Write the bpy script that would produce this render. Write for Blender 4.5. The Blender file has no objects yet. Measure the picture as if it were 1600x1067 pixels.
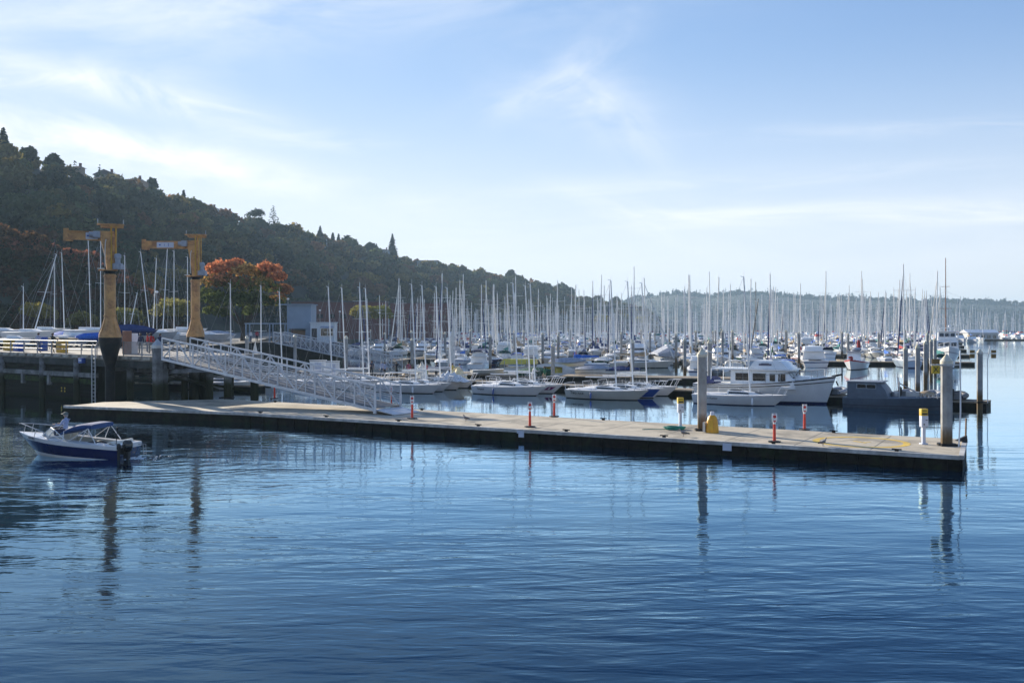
import bpy, bmesh, math, random
import numpy as np
from mathutils import Vector, Matrix
random.seed(11)
rng = np.random.default_rng(11)
S = bpy.context.scene
COL = S.collection
R = math.radians
# ------------------------------------------------------------------ camera
F, CX, HY, EYE = 1500.0, 800.0, 510.0, 6.0      # focal length and horizon of the photograph, in its pixels; eye height in metres
cam_d = bpy.data.cameras.new('camera')
cam = bpy.data.objects.new('camera', cam_d)
COL.objects.link(cam)
cam_d.sensor_width = 36.0
cam_d.lens = 36.0 * F / 1600.0
cam_d.shift_y = -(533.5 - HY) / 1600.0
cam_d.clip_start, cam_d.clip_end = 0.5, 12000
cam.location = (0, 0, EYE)
cam.rotation_euler = (R(90), 0, 0)
S.camera = cam
# ------------------------------------------------------------------ sun, sky, exposure
HAZE = 0.00017
SUN_AZ, SUN_EL = -40.0, 18.0                    # degrees from the view direction, positive to the right
SKY_STRENGTH, SUN_STRENGTH, EXPOSURE = 0.10, 5.0, 0.78
sdir = Vector((math.sin(R(SUN_AZ)) * math.cos(R(SUN_EL)), math.cos(R(SUN_AZ)) * math.cos(R(SUN_EL)), math.sin(R(SUN_EL))))
sun_d = bpy.data.lights.new('sun', 'SUN')
sun_d.energy, sun_d.angle, sun_d.color = SUN_STRENGTH, R(0.53), (1.0, 0.90, 0.75)
sun = bpy.data.objects.new('sun', sun_d)
COL.objects.link(sun)
sun.rotation_euler = sdir.to_track_quat('Z', 'Y').to_euler()
S.view_settings.view_transform = 'Standard'
S.view_settings.look = 'None'
S.view_settings.exposure = EXPOSURE
S.view_settings.gamma = 1.0
S.cycles.use_denoising = True
S.cycles.max_bounces = 6
S.cycles.volume_bounces = 0
S.cycles.transparent_max_bounces = 8
S.cycles.caustics_reflective = False
S.cycles.caustics_refractive = False
S.cycles.sample_clamp_indirect = 6.0

world = bpy.data.worlds.new('World')
S.world = world
world.use_nodes = True
wt = world.node_tree
wt.nodes.clear()


class NT:
    """small helper to write node trees"""
    def __init__(s, t): s.t = t
    def n(s, typ, **kw):
        nd = s.t.nodes.new(typ)
        for k, v in kw.items():
            setattr(nd, k, v)
        return nd
    def l(s, a, b): s.t.links.new(a, b)
    def math(s, op, a, b=None, c=None, clamp=False):
        nd = s.t.nodes.new('ShaderNodeMath'); nd.operation = op; nd.use_clamp = clamp
        for i, x in enumerate((a, b, c)):
            if x is None: continue
            if isinstance(x, (int, float)): nd.inputs[i].default_value = x
            else: s.t.links.new(x, nd.inputs[i])
        return nd.outputs[0]
    def mix(s, fac, a, b, blend='MIX'):
        nd = s.t.nodes.new('ShaderNodeMix'); nd.data_type = 'RGBA'; nd.blend_type = blend
        for sock, x in ((nd.inputs[0], fac), (nd.inputs[6], a), (nd.inputs[7], b)):
            if isinstance(x, (int, float)): sock.default_value = x
            elif isinstance(x, (tuple, list)): sock.default_value = tuple(x)[:3] + (1,)
            else: s.t.links.new(x, sock)
        return nd.outputs[2]
    def noise(s, vec, scale, detail=4, rough=.55, dim='3D', dist=0.0):
        nd = s.t.nodes.new('ShaderNodeTexNoise'); nd.noise_dimensions = dim
        nd.inputs['Scale'].default_value = scale; nd.inputs['Detail'].default_value = detail
        nd.inputs['Roughness'].default_value = rough; nd.inputs['Distortion'].default_value = dist
        if vec is not None: s.t.links.new(vec, nd.inputs['Vector'])
        return nd.outputs['Fac']
    def ramp(s, fac, a, b, lo=0.0, hi=1.0):
        nd = s.t.nodes.new('ShaderNodeMapRange'); nd.interpolation_type = 'SMOOTHSTEP'
        nd.inputs[1].default_value, nd.inputs[2].default_value = a, b
        nd.inputs[3].default_value, nd.inputs[4].default_value = lo, hi
        s.t.links.new(fac, nd.inputs[0])
        return nd.outputs[0]
    def scale(s, vec, sx, sy, sz, rot=(0, 0, 0)):
        nd = s.t.nodes.new('ShaderNodeMapping'); nd.inputs['Scale'].default_value = (sx, sy, sz)
        nd.inputs['Rotation'].default_value = rot
        s.t.links.new(vec, nd.inputs['Vector'])
        return nd.outputs[0]


w = NT(wt)
sky = w.n('ShaderNodeTexSky', sky_type='NISHITA', sun_disc=False)
sky.sun_elevation, sky.sun_rotation = R(SUN_EL), R(SUN_AZ)
sky.air_density, sky.dust_density, sky.ozone_density, sky.altitude = 1.0, 0.05, 1.6, 0.0
tc = w.n('ShaderNodeTexCoord')
sep = w.n('ShaderNodeSeparateXYZ'); w.l(tc.outputs['Generated'], sep.inputs[0])
yy = w.math('MAXIMUM', sep.outputs[1], 0.05)
ga = w.math('DIVIDE', sep.outputs[0], yy)        # tangent of the bearing
ge = w.math('DIVIDE', sep.outputs[2], yy)        # tangent of the height above the horizon
front = w.ramp(sep.outputs[1], 0.05, 0.3)
CLOUD = (6.5, 6.65, 6.8)


def streak(a0, e0, ang, half_len, half_wid, amount, stretch, nscale, curve=0.0, seed=0.0):
    """one bank of high cirrus, placed by bearing and height in the sky"""
    c, s_ = math.cos(ang), math.sin(ang)
    da, de = w.math('SUBTRACT', ga, a0), w.math('SUBTRACT', ge, e0)
    u = w.math('ADD', w.math('MULTIPLY', da, c), w.math('MULTIPLY', de, s_))
    v = w.math('SUBTRACT', w.math('MULTIPLY', de, c), w.math('MULTIPLY', da, s_))
    if curve:
        v = w.math('SUBTRACT', v, w.math('MULTIPLY', w.math('MULTIPLY', u, u), curve))
    cmb = w.n('ShaderNodeCombineXYZ'); w.l(u, cmb.inputs[0]); w.l(w.math('MULTIPLY', v, stretch), cmb.inputs[1]); cmb.inputs[2].default_value = seed
    nz = w.noise(cmb.outputs[0], nscale, 7, .62, dist=.9)
    big = w.noise(cmb.outputs[0], nscale * .3, 3, .5)
    eu = w.math('POWER', w.math('ABSOLUTE', w.math('DIVIDE', u, half_len)), 2.4)
    ev = w.math('POWER', w.math('ABSOLUTE', w.math('DIVIDE', v, half_wid)), 2.0)
    env = w.math('EXPONENT', w.math('MULTIPLY', w.math('ADD', eu, ev), -1.0))
    m = w.math('MULTIPLY', env, w.math('MULTIPLY', w.ramp(nz, .28, .78), w.ramp(big, .25, .6, .25, 1.0)))
    return w.math('MULTIPLY', m, amount)


banks = [
    streak(-.50, .208, -.20, .30, .023, 1.35, 3, 6, -.06, 1.7),
    streak(-.36, .172, -.15, .24, .020, 1.0, 4, 6, 0, 4.1),
    streak(-.40, .248, -.25, .17, .018, 1.0, 3, 7, 0, 2.2),
    streak(-.48, .256, .02, .13, .012, .7, 5, 9, 0, 5.2),
    streak(-.23, .194, -.05, .10, .010, .5, 6, 9, 0, 9.2),
    streak(.055, .262, .50, .095, .024, .5, 2.4, 7, .9, 3.3),
    streak(.07, .240, -.25, .085, .036, .5, 2.2, 6, 0, 7.7),
    streak(.11, .215, -.75, .06, .022, .45, 3, 9, 0, 17.7),
    streak(.33, .116, .015, .34, .015, .75, 9, 5, 0, 8.4),
    streak(.20, .150, .07, .30, .012, .4, 10, 6, 0, 12.4),
    streak(.15, .105, -.35, .10, .014, .6, 5, 8, 0, 6.4),
    streak(.42, .205, .03, .22, .010, .3, 10, 6, 0, 15.4),
    streak(-.42, .34, .05, .50, .06, .75, 3, 3, 0, 21.4),
    streak(.05, .10, .0, 1.2, .05, .35, 8, 4, 0, 31.4),
]
tot = banks[0]
for b in banks[1:]:
    tot = w.math('ADD', tot, b)
tot = w.math('MULTIPLY', w.math('MINIMUM', tot, .95), front)
# thin high haze whitens the sky towards the horizon; very bright sky near the sun rolls off softly
veil = w.math('MULTIPLY', w.ramp(sep.outputs[2], -.02, .30, 1, 0), .55)
tot = w.math('MAXIMUM', tot, w.math('ADD', veil, w.math('MULTIPLY', tot, w.math('SUBTRACT', 1.0, veil))))
sc3 = w.n('ShaderNodeSeparateColor'); w.l(sky.outputs[0], sc3.inputs[0])
cc3 = w.n('ShaderNodeCombineColor')
for i_, (gain, knee) in enumerate(((.95, 5.4), (1.04, 5.85), (1.34, 7.4))):
    c_ = w.math('MULTIPLY', sc3.outputs[i_], gain)
    q_ = w.math('DIVIDE', c_, knee)
    w.l(w.math('DIVIDE', c_, w.math('SQRT', w.math('ADD', 1.0, w.math('MULTIPLY', q_, q_)))), cc3.inputs[i_])
skycol = w.mix(tot, cc3.outputs[0], CLOUD)
bg = w.n('ShaderNodeBackground'); bg.inputs[1].default_value = SKY_STRENGTH
w.l(skycol, bg.inputs[0])
wo = w.n('ShaderNodeOutputWorld'); w.l(bg.outputs[0], wo.inputs[0])


# ------------------------------------------------------------------ helpers
def at(px, py, Y):
    return Vector(((px - CX) / F * Y, Y, EYE - (py - HY) / F * Y))

def on(px, py, z):
    Y = F * (EYE - z) / (py - HY)
    return Vector(((px - CX) / F * Y, Y, z))

_mats = {}
def mat(name, rgb, rough=.6, metal=0.0, var=.18, scale=2.5, bump=0.0, spec=.5, coat=0.0, stain=None, stain_scale=.7, stain_amt=.5, low=None, specks=None):
    """a painted / natural surface: base colour broken up by two noises, optional stains, optional growth below a height (object space)"""
    if name in _mats: return _mats[name]
    m = bpy.data.materials.new(name); m.use_nodes = True
    t = NT(m.node_tree); nd = m.node_tree.nodes
    p = nd['Principled BSDF']
    co = t.n('ShaderNodeTexCoord').outputs['Object']
    n1 = t.noise(co, scale, 5, .6)
    dark = tuple(c * (1 - var) for c in rgb); light = tuple(min(1, c * (1 + var)) for c in rgb)
    col = t.mix(t.ramp(n1, .3, .7), dark, light)
    if stain:
        n2 = t.noise(co, stain_scale, 6, .65, dist=.4)
        col = t.mix(t.ramp(n2, .46, .64, 0, stain_amt), col, stain)
    if low:
        z0, z1, lc = low
        sp = t.n('ShaderNodeSeparateXYZ'); t.l(co, sp.inputs[0])
        zz = t.math('ADD', sp.outputs[2], t.math('MULTIPLY', t.math('SUBTRACT', n1, .5), .5))
        col = t.mix(t.ramp(zz, z0, z1, 1, 0), col, lc)
    if specks:
        col = t.mix(t.ramp(t.noise(co, specks[1], 2, .4), specks[2], specks[2] + .03), col, specks[0])
    t.l(col, p.inputs['Base Color'])
    p.inputs['Roughness'].default_value = rough
    p.inputs['Metallic'].default_value = metal
    p.inputs['Specular IOR Level'].default_value = spec
    if coat: p.inputs['Coat Weight'].default_value = coat
    if bump:
        b = t.n('ShaderNodeBump'); b.inputs['Strength'].default_value = bump; b.inputs['Distance'].default_value = .03
        t.l(t.noise(co, scale * 6, 4, .6), b.inputs['Height']); t.l(b.outputs[0], p.inputs['Normal'])
    _mats[name] = m
    return m

def leafmat(name, trans=.42, rough=.7):
    if name in _mats: return _mats[name]
    m = bpy.data.materials.new(name); m.use_nodes = True
    t = NT(m.node_tree); m.node_tree.nodes.clear()
    a = t.n('ShaderNodeAttribute', attribute_name='Col')
    d = t.n('ShaderNodeBsdfDiffuse'); tr = t.n('ShaderNodeBsdfTranslucent'); mx = t.n('ShaderNodeMixShader')
    mx.inputs[0].default_value = trans
    t.l(a.outputs[0], d.inputs[0]); t.l(a.outputs[0], tr.inputs[0])
    t.l(d.outputs[0], mx.inputs[1]); t.l(tr.outputs[0], mx.inputs[2])
    o = t.n('ShaderNodeOutputMaterial'); t.l(mx.outputs[0], o.inputs[0])
    _mats[name] = m
    return m

WHITE = mat('white_gelcoat', (.83, .84, .84), .25, var=.05, scale=1.2, coat=.3)
CREAM = mat('cream_gelcoat', (.62, .61, .55), .28, var=.06, scale=1.2, coat=.3)
DECKW = mat('white_deck', (.80, .80, .78), .5, var=.07, scale=3)
ALU = mat('aluminium', (.68, .69, .70), .38, .35, var=.06, scale=4)
MAST = mat('mast_alloy', (.88, .88, .86), .35, .0, var=.05, scale=1.5)
MASTD = mat('dark_spar', (.035, .035, .04), .4, 0, var=.1)
WIRE = mat('rigging_wire', (.38, .39, .40), .45, .5, var=.05)
NAVY = mat('navy_gelcoat', (.012, .022, .10), .18, var=.1, coat=.5)
NAVYCLOTH = mat('navy_canvas', (.014, .032, .13), .85, var=.25, scale=5)
BLUECLOTH = mat('blue_canvas', (.02, .13, .52), .85, var=.25, scale=5)
TEALCLOTH = mat('teal_canvas', (.02, .17, .17), .85, var=.25, scale=5)
REDCLOTH = mat('red_canvas', (.36, .03, .03), .85, var=.25, scale=5)
TANCLOTH = mat('tan_canvas', (.36, .27, .17), .85, var=.25, scale=5)
GREYCLOTH = mat('grey_canvas', (.33, .36, .42), .85, var=.18, scale=4, bump=.2)
GREENCLOTH = mat('green_canvas', (.02, .09, .05), .85, var=.25, scale=5)
WHITECLOTH = mat('white_sailcloth', (.74, .74, .70), .8, var=.1, scale=4)
BLACK = mat('black_rubber', (.014, .014, .015), .6, var=.2)
DARKGLASS = mat('dark_window', (.018, .02, .022), .06, var=.3, scale=1.0, spec=.8)
ANTIFOUL = mat('dark_antifouling', (.018, .03, .035), .7, var=.3)
ANTIFOULB = mat('blue_antifouling', (.015, .03, .09), .7, var=.3)
ANTIFOULR = mat('red_antifouling', (.20, .03, .02), .7, var=.3)
RED = mat('red_paint', (.52, .02, .02), .45, var=.12)
ORANGERED = mat('orange_red_plastic', (.72, .055, .025), .45, var=.12)
BLUE = mat('blue_paint', (.015, .075, .36), .35, var=.1)
PURPLE = mat('purple_vinyl', (.19, .012, .14), .4, var=.05)
TEAK = mat('weathered_teak', (.26, .15, .08), .6, var=.25, scale=6)
GREYBOAT = mat('grey_blue_hull_paint', (.085, .115, .155), .5, var=.12, stain=(.06, .08, .11), stain_amt=.4)
CONC = mat('dock_concrete', (.51, .445, .335), .85, var=.12, scale=1.1, bump=.25, stain=(.25, .22, .17), stain_scale=.45, stain_amt=.85, specks=((.72, .71, .67), 5.5, .74))
CONCD = mat('pier_concrete', (.07, .074, .07), .9, var=.35, scale=1.3, bump=.3, spec=.15, stain=(.07, .075, .06), stain_scale=.6, stain_amt=.7)
DECKP = mat('pier_deck_planks', (.30, .27, .23), .85, var=.2, scale=2.0, bump=.2, stain=(.18, .16, .13), stain_amt=.6)
PILE = mat('concrete_pile', (.33, .335, .33), .8, var=.16, scale=2.2, bump=.25, stain=(.24, .235, .22), stain_scale=1.1, stain_amt=.7, low=(.9, 1.7, (.12, .075, .03)))
PILED = mat('old_pier_pile', (.20, .21, .215), .85, var=.3, scale=1.6, bump=.3, spec=.15, stain=(.04, .04, .036), stain_amt=.7, low=(1.5, 2.4, (.030, .034, .016)))
CAPW = mat('pile_cap_plastic', (.66, .62, .50), .5, var=.15, scale=4, stain=(.5, .42, .2), stain_amt=.5)
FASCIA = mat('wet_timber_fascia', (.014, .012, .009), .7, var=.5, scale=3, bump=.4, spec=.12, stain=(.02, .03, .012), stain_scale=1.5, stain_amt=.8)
WOODD = mat('grey_dock_wood', (.30, .245, .175), .85, var=.22, scale=2.0, bump=.2, stain=(.19, .16, .12), stain_amt=.7)
YELLOWC = mat('crane_yellow_paint', (.56, .30, .105), .55, var=.2, scale=1.4, stain=(.25, .11, .05), stain_scale=1.6, stain_amt=.75, bump=.08)
YELLOWD = mat('crane_base_yellow', (.60, .36, .03), .5, var=.15, scale=1.6, stain=(.34, .17, .03), stain_amt=.6)
YELLOW = mat('yellow_plastic', (.66, .33, .015), .4, var=.12, scale=3)
YELLOWP = mat('yellow_gelcoat', (.60, .50, .07), .35, var=.1, scale=2)
YPAINT = mat('yellow_line_paint', (.72, .48, .07), .8, var=.2, scale=2, stain=(.5, .38, .15), stain_scale=2.5, stain_amt=.5)
STEELD = mat('dark_coated_steel', (.010, .011, .012), .55, .0, spec=.2, var=.3, scale=1.5, stain=(.045, .04, .03), stain_amt=.5)
GALV = mat('galvanised_steel', (.40, .41, .42), .45, .5, var=.12, scale=5)
RAILG = mat('grey_painted_rail', (.30, .31, .32), .5, .2, var=.15, scale=4)
MOTORG = mat('grey_motor_paint', (.30, .33, .38), .5, .1, var=.15, scale=4)
SIGNW = mat('white_sign_face', (.78, .78, .78), .5, var=.04)
SIGNL = mat('pale_sign_panel', (.56, .60, .70), .5, var=.06)
SIGNY = mat('yellow_sign_face', (.62, .42, .02), .5, var=.08)
SIGNB = mat('brown_sign_back', (.20, .12, .03), .6, var=.15)
ROPEG = mat('green_hose', (.03, .26, .19), .6, var=.2)
WALLB = mat('blue_grey_cladding', (.22, .29, .37), .6, var=.06, scale=.8)
BOOTH = mat('pale_booth_panel', (.56, .62, .66), .5, var=.07, scale=1)
BRICK = mat('red_brick_wall', (.125, .045, .04), .8, var=.2, scale=2)
ROOFG = mat('dark_roof', (.075, .07, .068), .8, var=.2, scale=1)
HOUSEW = mat('pale_house_wall', (.52, .53, .53), .7, var=.08)
HOUSEB = mat('pale_blue_house_wall', (.30, .38, .46), .7, var=.08)
HOUSET = mat('tan_house_wall', (.30, .22, .16), .7, var=.1)
ROOFR = mat('red_tile_roof', (.33, .10, .06), .7, var=.2)
SEAWALL = mat('seawall_stone', (.04, .04, .036), .9, var=.4, scale=1.0, bump=.5, spec=.15, stain=(.025, .03, .02), stain_amt=.6, low=(.8, 2.1, (.012, .02, .008)))
EARTH = mat('hill_soil', (.045, .05, .03), .95, var=.4, scale=.05)
YARD = mat('yard_asphalt', (.115, .112, .105), .9, var=.2, scale=.4, stain=(.10, .10, .095), stain_scale=.15, stain_amt=.5)
BARK = mat('tree_bark', (.06, .045, .032), .9, var=.3, scale=3, bump=.4)
SKIN = mat('skin', (.46, .27, .19), .55, var=.06)
HAIRD = mat('dark_hair', (.025, .018, .013), .6, var=.2)
HAIRG = mat('grey_hair', (.30, .28, .26), .6, var=.15)
BIRDG = mat('gull_plumage', (.30, .27, .25), .8, var=.4, scale=12)


class MB:
    """collects shapes, builds ONE mesh object"""
    def __init__(s): s.v = []; s.f = []; s.m = []; s.k = 0
    def add(s, vs, fs, k=None):
        o = len(s.v); s.v.extend([tuple(v) for v in vs])
        for f in fs:
            s.f.append(tuple(i + o for i in f)); s.m.append(s.k if k is None else k)
    def box(s, c, d, rz=0.0, k=None, ry=0.0):
        x, y, z = d[0] / 2, d[1] / 2, d[2] / 2
        M_ = Matrix.Rotation(rz, 3, 'Z') @ Matrix.Rotation(ry, 3, 'Y')
        vs = [Vector(c) + M_ @ Vector((a * x, b * y, e * z)) for a in (-1, 1) for b in (-1, 1) for e in (-1, 1)]
        s.add(vs, [(0, 1, 3, 2), (4, 6, 7, 5), (0, 4, 5, 1), (2, 3, 7, 6), (0, 2, 6, 4), (1, 5, 7, 3)], k)
    def bar(s, p, q, wd, ht, k=None, up=(0, 0, 1)):
        p, q = Vector(p), Vector(q); d = (q - p).normalized()
        a = d.cross(Vector(up))
        if a.length < 1e-4: a = d.cross(Vector((0, 1, 0)))
        a.normalize(); b = a.cross(d).normalized()
        vs = [e + a * (i * wd / 2) + b * (j * ht / 2) for e in (p, q) for i, j in ((-1, -1), (1, -1), (1, 1), (-1, 1))]
        s.add(vs, [(0, 1, 2, 3), (7, 6, 5, 4), (0, 4, 5, 1), (1, 5, 6, 2), (2, 6, 7, 3), (3, 7, 4, 0)], k)
    def tube(s, p, q, r, r2=None, n=8, k=None):
        p, q = Vector(p), Vector(q); r2 = r if r2 is None else r2
        d = (q - p).normalized(); a = d.orthogonal().normalized(); b = d.cross(a)
        vs = []
        for e, rr in ((p, r), (q, r2)):
            for i in range(n):
                t = 2 * math.pi * i / n
                vs.append(e + (a * math.cos(t) + b * math.sin(t)) * rr)
        fs = [(i, (i + 1) % n, n + (i + 1) % n, n + i) for i in range(n)]
        fs += [tuple(range(n - 1, -1, -1)), tuple(range(n, 2 * n))]
        s.add(vs, fs, k)
    def path(s, pts, r, n=6, k=None):
        pts = [Vector(p) for p in pts]; vs = []; fs = []
        prev = None
        for i, p in enumerate(pts):
            d = (pts[min(i + 1, len(pts) - 1)] - pts[max(i - 1, 0)])
            d = d.normalized() if d.length > 1e-9 else Vector((0, 0, 1))
            if prev is None: a = d.orthogonal().normalized()
            else:
                a = prev - d * prev.dot(d)
                a = a.normalized() if a.length > 1e-6 else d.orthogonal().normalized()
            prev = a; b = d.cross(a)
            rr = r[i] if isinstance(r, (list, tuple)) else r
            vs += [p + (a * math.cos(2 * math.pi * j / n) + b * math.sin(2 * math.pi * j / n)) * rr for j in range(n)]
        for i in range(len(pts) - 1):
            for j in range(n):
                fs.append((i * n + j, i * n + (j + 1) % n, (i + 1) * n + (j + 1) % n, (i + 1) * n + j))
        fs += [tuple(range(n - 1, -1, -1)), tuple(range((len(pts) - 1) * n, len(pts) * n))]
        s.add(vs, fs, k)
    def lathe(s, prof, n=12, c=(0, 0, 0), k=None, phase=0.0):
        vs = [(c[0] + r * math.cos(2 * math.pi * j / n + phase), c[1] + r * math.sin(2 * math.pi * j / n + phase), c[2] + z) for r, z in prof for j in range(n)]
        fs = [(i * n + j, i * n + (j + 1) % n, (i + 1) * n + (j + 1) % n, (i + 1) * n + j) for i in range(len(prof) - 1) for j in range(n)]
        fs += [tuple(range(n - 1, -1, -1)), tuple(range((len(prof) - 1) * n, len(prof) * n))]
        s.add(vs, fs, k)
    def ell(s, c, r, n=10, m=7, k=None):
        prof = [(math.sin(math.pi * i / m), -math.cos(math.pi * i / m)) for i in range(m + 1)]
        prof[0] = (.02, -1); prof[-1] = (.02, 1)
        vs = [(c[0] + a * r[0] * math.cos(2 * math.pi * j / n), c[1] + a * r[1] * math.sin(2 * math.pi * j / n), c[2] + z * r[2]) for a, z in prof for j in range(n)]
        fs = [(i * n + j, i * n + (j + 1) % n, (i + 1) * n + (j + 1) % n, (i + 1) * n + j) for i in range(m) for j in range(n)]
        fs += [tuple(range(n - 1, -1, -1)), tuple(range(m * n, (m + 1) * n))]
        s.add(vs, fs, k)
    def prism(s, poly, z0, z1, k=None, ktop=None):
        n = len(poly)
        vs = [(x, y, z0) for x, y in poly] + [(x, y, z1) for x, y in poly]
        s.add(vs, [(i, (i + 1) % n, n + (i + 1) % n, n + i) for i in range(n)] + [tuple(range(n - 1, -1, -1))], k)
        s.add(vs[n:], [tuple(range(n))], k if ktop is None else ktop)
    def loft(s, rings, cap=True, k=None, closed=True):
        n = len(rings[0]); vs = [p for r in rings for p in r]
        fs = [(i * n + j, i * n + (j + 1) % n, (i + 1) * n + (j + 1) % n, (i + 1) * n + j) for i in range(len(rings) - 1) for j in range(n if closed else n - 1)]
        if cap: fs += [tuple(range(n - 1, -1, -1)), tuple(range((len(rings) - 1) * n, len(rings) * n))]
        s.add(vs, fs, k)
    def mesh(s, name, mats, smooth=True, angle=38, bevel=0.0):
        me = bpy.data.meshes.new(name)
        me.from_pydata(s.v, [], s.f)
        if not isinstance(mats, (list, tuple)): mats = [mats]
        for m_ in mats: me.materials.append(m_)
        me.polygons.foreach_set('material_index', s.m)
        bm = bmesh.new(); bm.from_mesh(me)
        bmesh.ops.recalc_face_normals(bm, faces=bm.faces)
        if bevel:
            bmesh.ops.remove_doubles(bm, verts=bm.verts, dist=1e-5)
            ed = [e for e in bm.edges if len(e.link_faces) == 2 and e.calc_face_angle(0) > R(40)]
            bmesh.ops.bevel(bm, geom=ed, offset=bevel, segments=2, profile=.6, affect='EDGES', clamp_overlap=True)
        bm.to_mesh(me); bm.free()
        if smooth:
            me.polygons.foreach_set('use_smooth', [True] * len(me.polygons))
            me.set_sharp_from_angle(angle=R(angle))
        return me
    def build(s, name, mats, parent=None, loc=None, rz=None, **kw):
        return link(name, s.mesh(name, mats, **kw), parent, loc, rz)

def link(name, me, parent=None, loc=None, rz=None):
    o = bpy.data.objects.new(name, me); COL.objects.link(o)
    if parent is not None: o.parent = parent
    if loc is not None: o.location = loc
    if rz is not None: o.rotation_euler = (0, 0, rz)
    return o

def tag(o, label=None, cat=None, group=None, kind=None):
    for k, v in (('label', label), ('category', cat), ('group', group), ('kind', kind)):
        if v: o[k] = v
    return o

def thing(name, label, cat, loc=(0, 0, 0), rz=0.0, group=None):
    o = bpy.data.objects.new(name, None); COL.objects.link(o)
    o.empty_display_size = .3
    o.location = loc; o.rotation_euler = (0, 0, rz)
    return tag(o, label, cat, group)

_kids = {}
def kids(o):
    return [c for c in bpy.data.objects if c.parent is o]
def dup(root, loc, rz, label, group=None, scale=None, mirror=False):
    """a copy of a thing with copies of its parts and sub-parts (mesh data shared)"""
    if root.name not in _kids:
        _kids[root.name] = [(c, kids(c)) for c in kids(root)]
    r = root.copy(); COL.objects.link(r); r.location = loc; r.rotation_euler = (0, 0, rz); r['label'] = label
    if group: r['group'] = group
    if scale: r.scale = (scale, scale, scale)
    for c, gs in _kids[root.name]:
        d = c.copy(); COL.objects.link(d); d.parent = r
        for g in gs:
            e = g.copy(); COL.objects.link(e); e.parent = d
    return r

def text_mesh(txt, size, m, thick=.004):
    cu = bpy.data.curves.new('lettering', 'FONT'); cu.body = txt; cu.size = size; cu.extrude = thick; cu.align_x = 'CENTER'; cu.align_y = 'CENTER'
    tmp = bpy.data.objects.new('lettering', cu); COL.objects.link(tmp)
    dg = bpy.context.evaluated_depsgraph_get()
    me = bpy.data.meshes.new_from_object(tmp.evaluated_get(dg))
    bpy.data.objects.remove(tmp); bpy.data.curves.remove(cu)
    me.materials.clear(); me.materials.append(m)
    return me

def put_text(txt, size, m, parent, loc, rot, name='lettering'):
    o = link(name, text_mesh(txt, size, m), parent, loc)
    o.rotation_euler = rot
    return o

def quads_mesh(name, P, colr, m, smooth=False):
    """P: (n,4,3) corner positions, colr: (n,3)"""
    n = len(P); me = bpy.data.meshes.new(name)
    me.vertices.add(n * 4); me.vertices.foreach_set('co', P.reshape(-1).astype(np.float32))
    me.loops.add(n * 4); me.loops.foreach_set('vertex_index', np.arange(n * 4, dtype=np.int32))
    me.polygons.add(n); me.polygons.foreach_set('loop_start', np.arange(0, n * 4, 4, dtype=np.int32))
    me.polygons.foreach_set('loop_total', np.full(n, 4, dtype=np.int32))
    me.update(calc_edges=True)
    a = me.attributes.new('Col', 'FLOAT_COLOR', 'POINT')
    c = np.ones((n * 4, 4), np.float32); c[:, :3] = np.repeat(colr, 4, axis=0)
    a.data.foreach_set('color', c.reshape(-1))
    me.materials.append(m)
    return me

def leaf_quads(pos, nrm, size):
    """one leaf-clump quad per position, facing roughly nrm"""
    n = len(pos)
    nrm = nrm / np.maximum(np.linalg.norm(nrm, axis=1, keepdims=True), 1e-6)
    rv = rng.normal(size=(n, 3)); a = np.cross(nrm, rv); a /= np.maximum(np.linalg.norm(a, axis=1, keepdims=True), 1e-6)
    b = np.cross(nrm, a)
    s1 = (size * rng.uniform(.6, 1.25, n))[:, None]; s2 = (size * rng.uniform(.45, 1.0, n))[:, None]
    k = rng.uniform(-.3, .3, (n, 1))
    return np.stack([pos - a * s1 - b * s2 * (1 + k), pos + a * s1 - b * s2 * (.6 - k), pos + a * s1 * .7 + b * s2, pos - a * s1 * .6 + b * s2 * .8], axis=1)

def crown_quads(c, r, n, size, col, jitter=.25, lobes=7, tip=None):
    """a broadleaf crown: several unequal lobes filled with leaf clumps"""
    c = np.array(c, float); r = np.array(r, float)
    ld = rng.normal(size=(lobes, 3)); ld /= np.linalg.norm(ld, axis=1, keepdims=True); ld[:, 2] = np.abs(ld[:, 2]) * .9 - .15
    lc = c + ld * r * .55; lr = rng.uniform(.38, .62, lobes)
    which = rng.integers(0, lobes, n)
    d = rng.normal(size=(n, 3)); d /= np.linalg.norm(d, axis=1, keepdims=True)
    d[:, 2] = np.where(d[:, 2] < -.35, -d[:, 2] * .6, d[:, 2])
    rad = rng.uniform(.55, 1.08, n) ** .5
    pos = lc[which] + d * r * (lr[which] * rad)[:, None]
    nr = d + rng.normal(size=(n, 3)) * .55
    P = leaf_quads(pos, nr, size)
    cc = np.array(col, float)[None] * (1 + rng.uniform(-jitter, jitter, (n, 1))) * (1 + rng.uniform(-.12, .12, (lobes, 1)))[which]
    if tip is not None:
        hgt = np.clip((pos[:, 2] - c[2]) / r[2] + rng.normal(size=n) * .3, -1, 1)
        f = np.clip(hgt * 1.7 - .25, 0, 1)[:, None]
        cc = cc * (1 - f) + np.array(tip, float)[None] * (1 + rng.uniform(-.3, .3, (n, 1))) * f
    return P, np.clip(cc, 0.003, 1)

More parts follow.
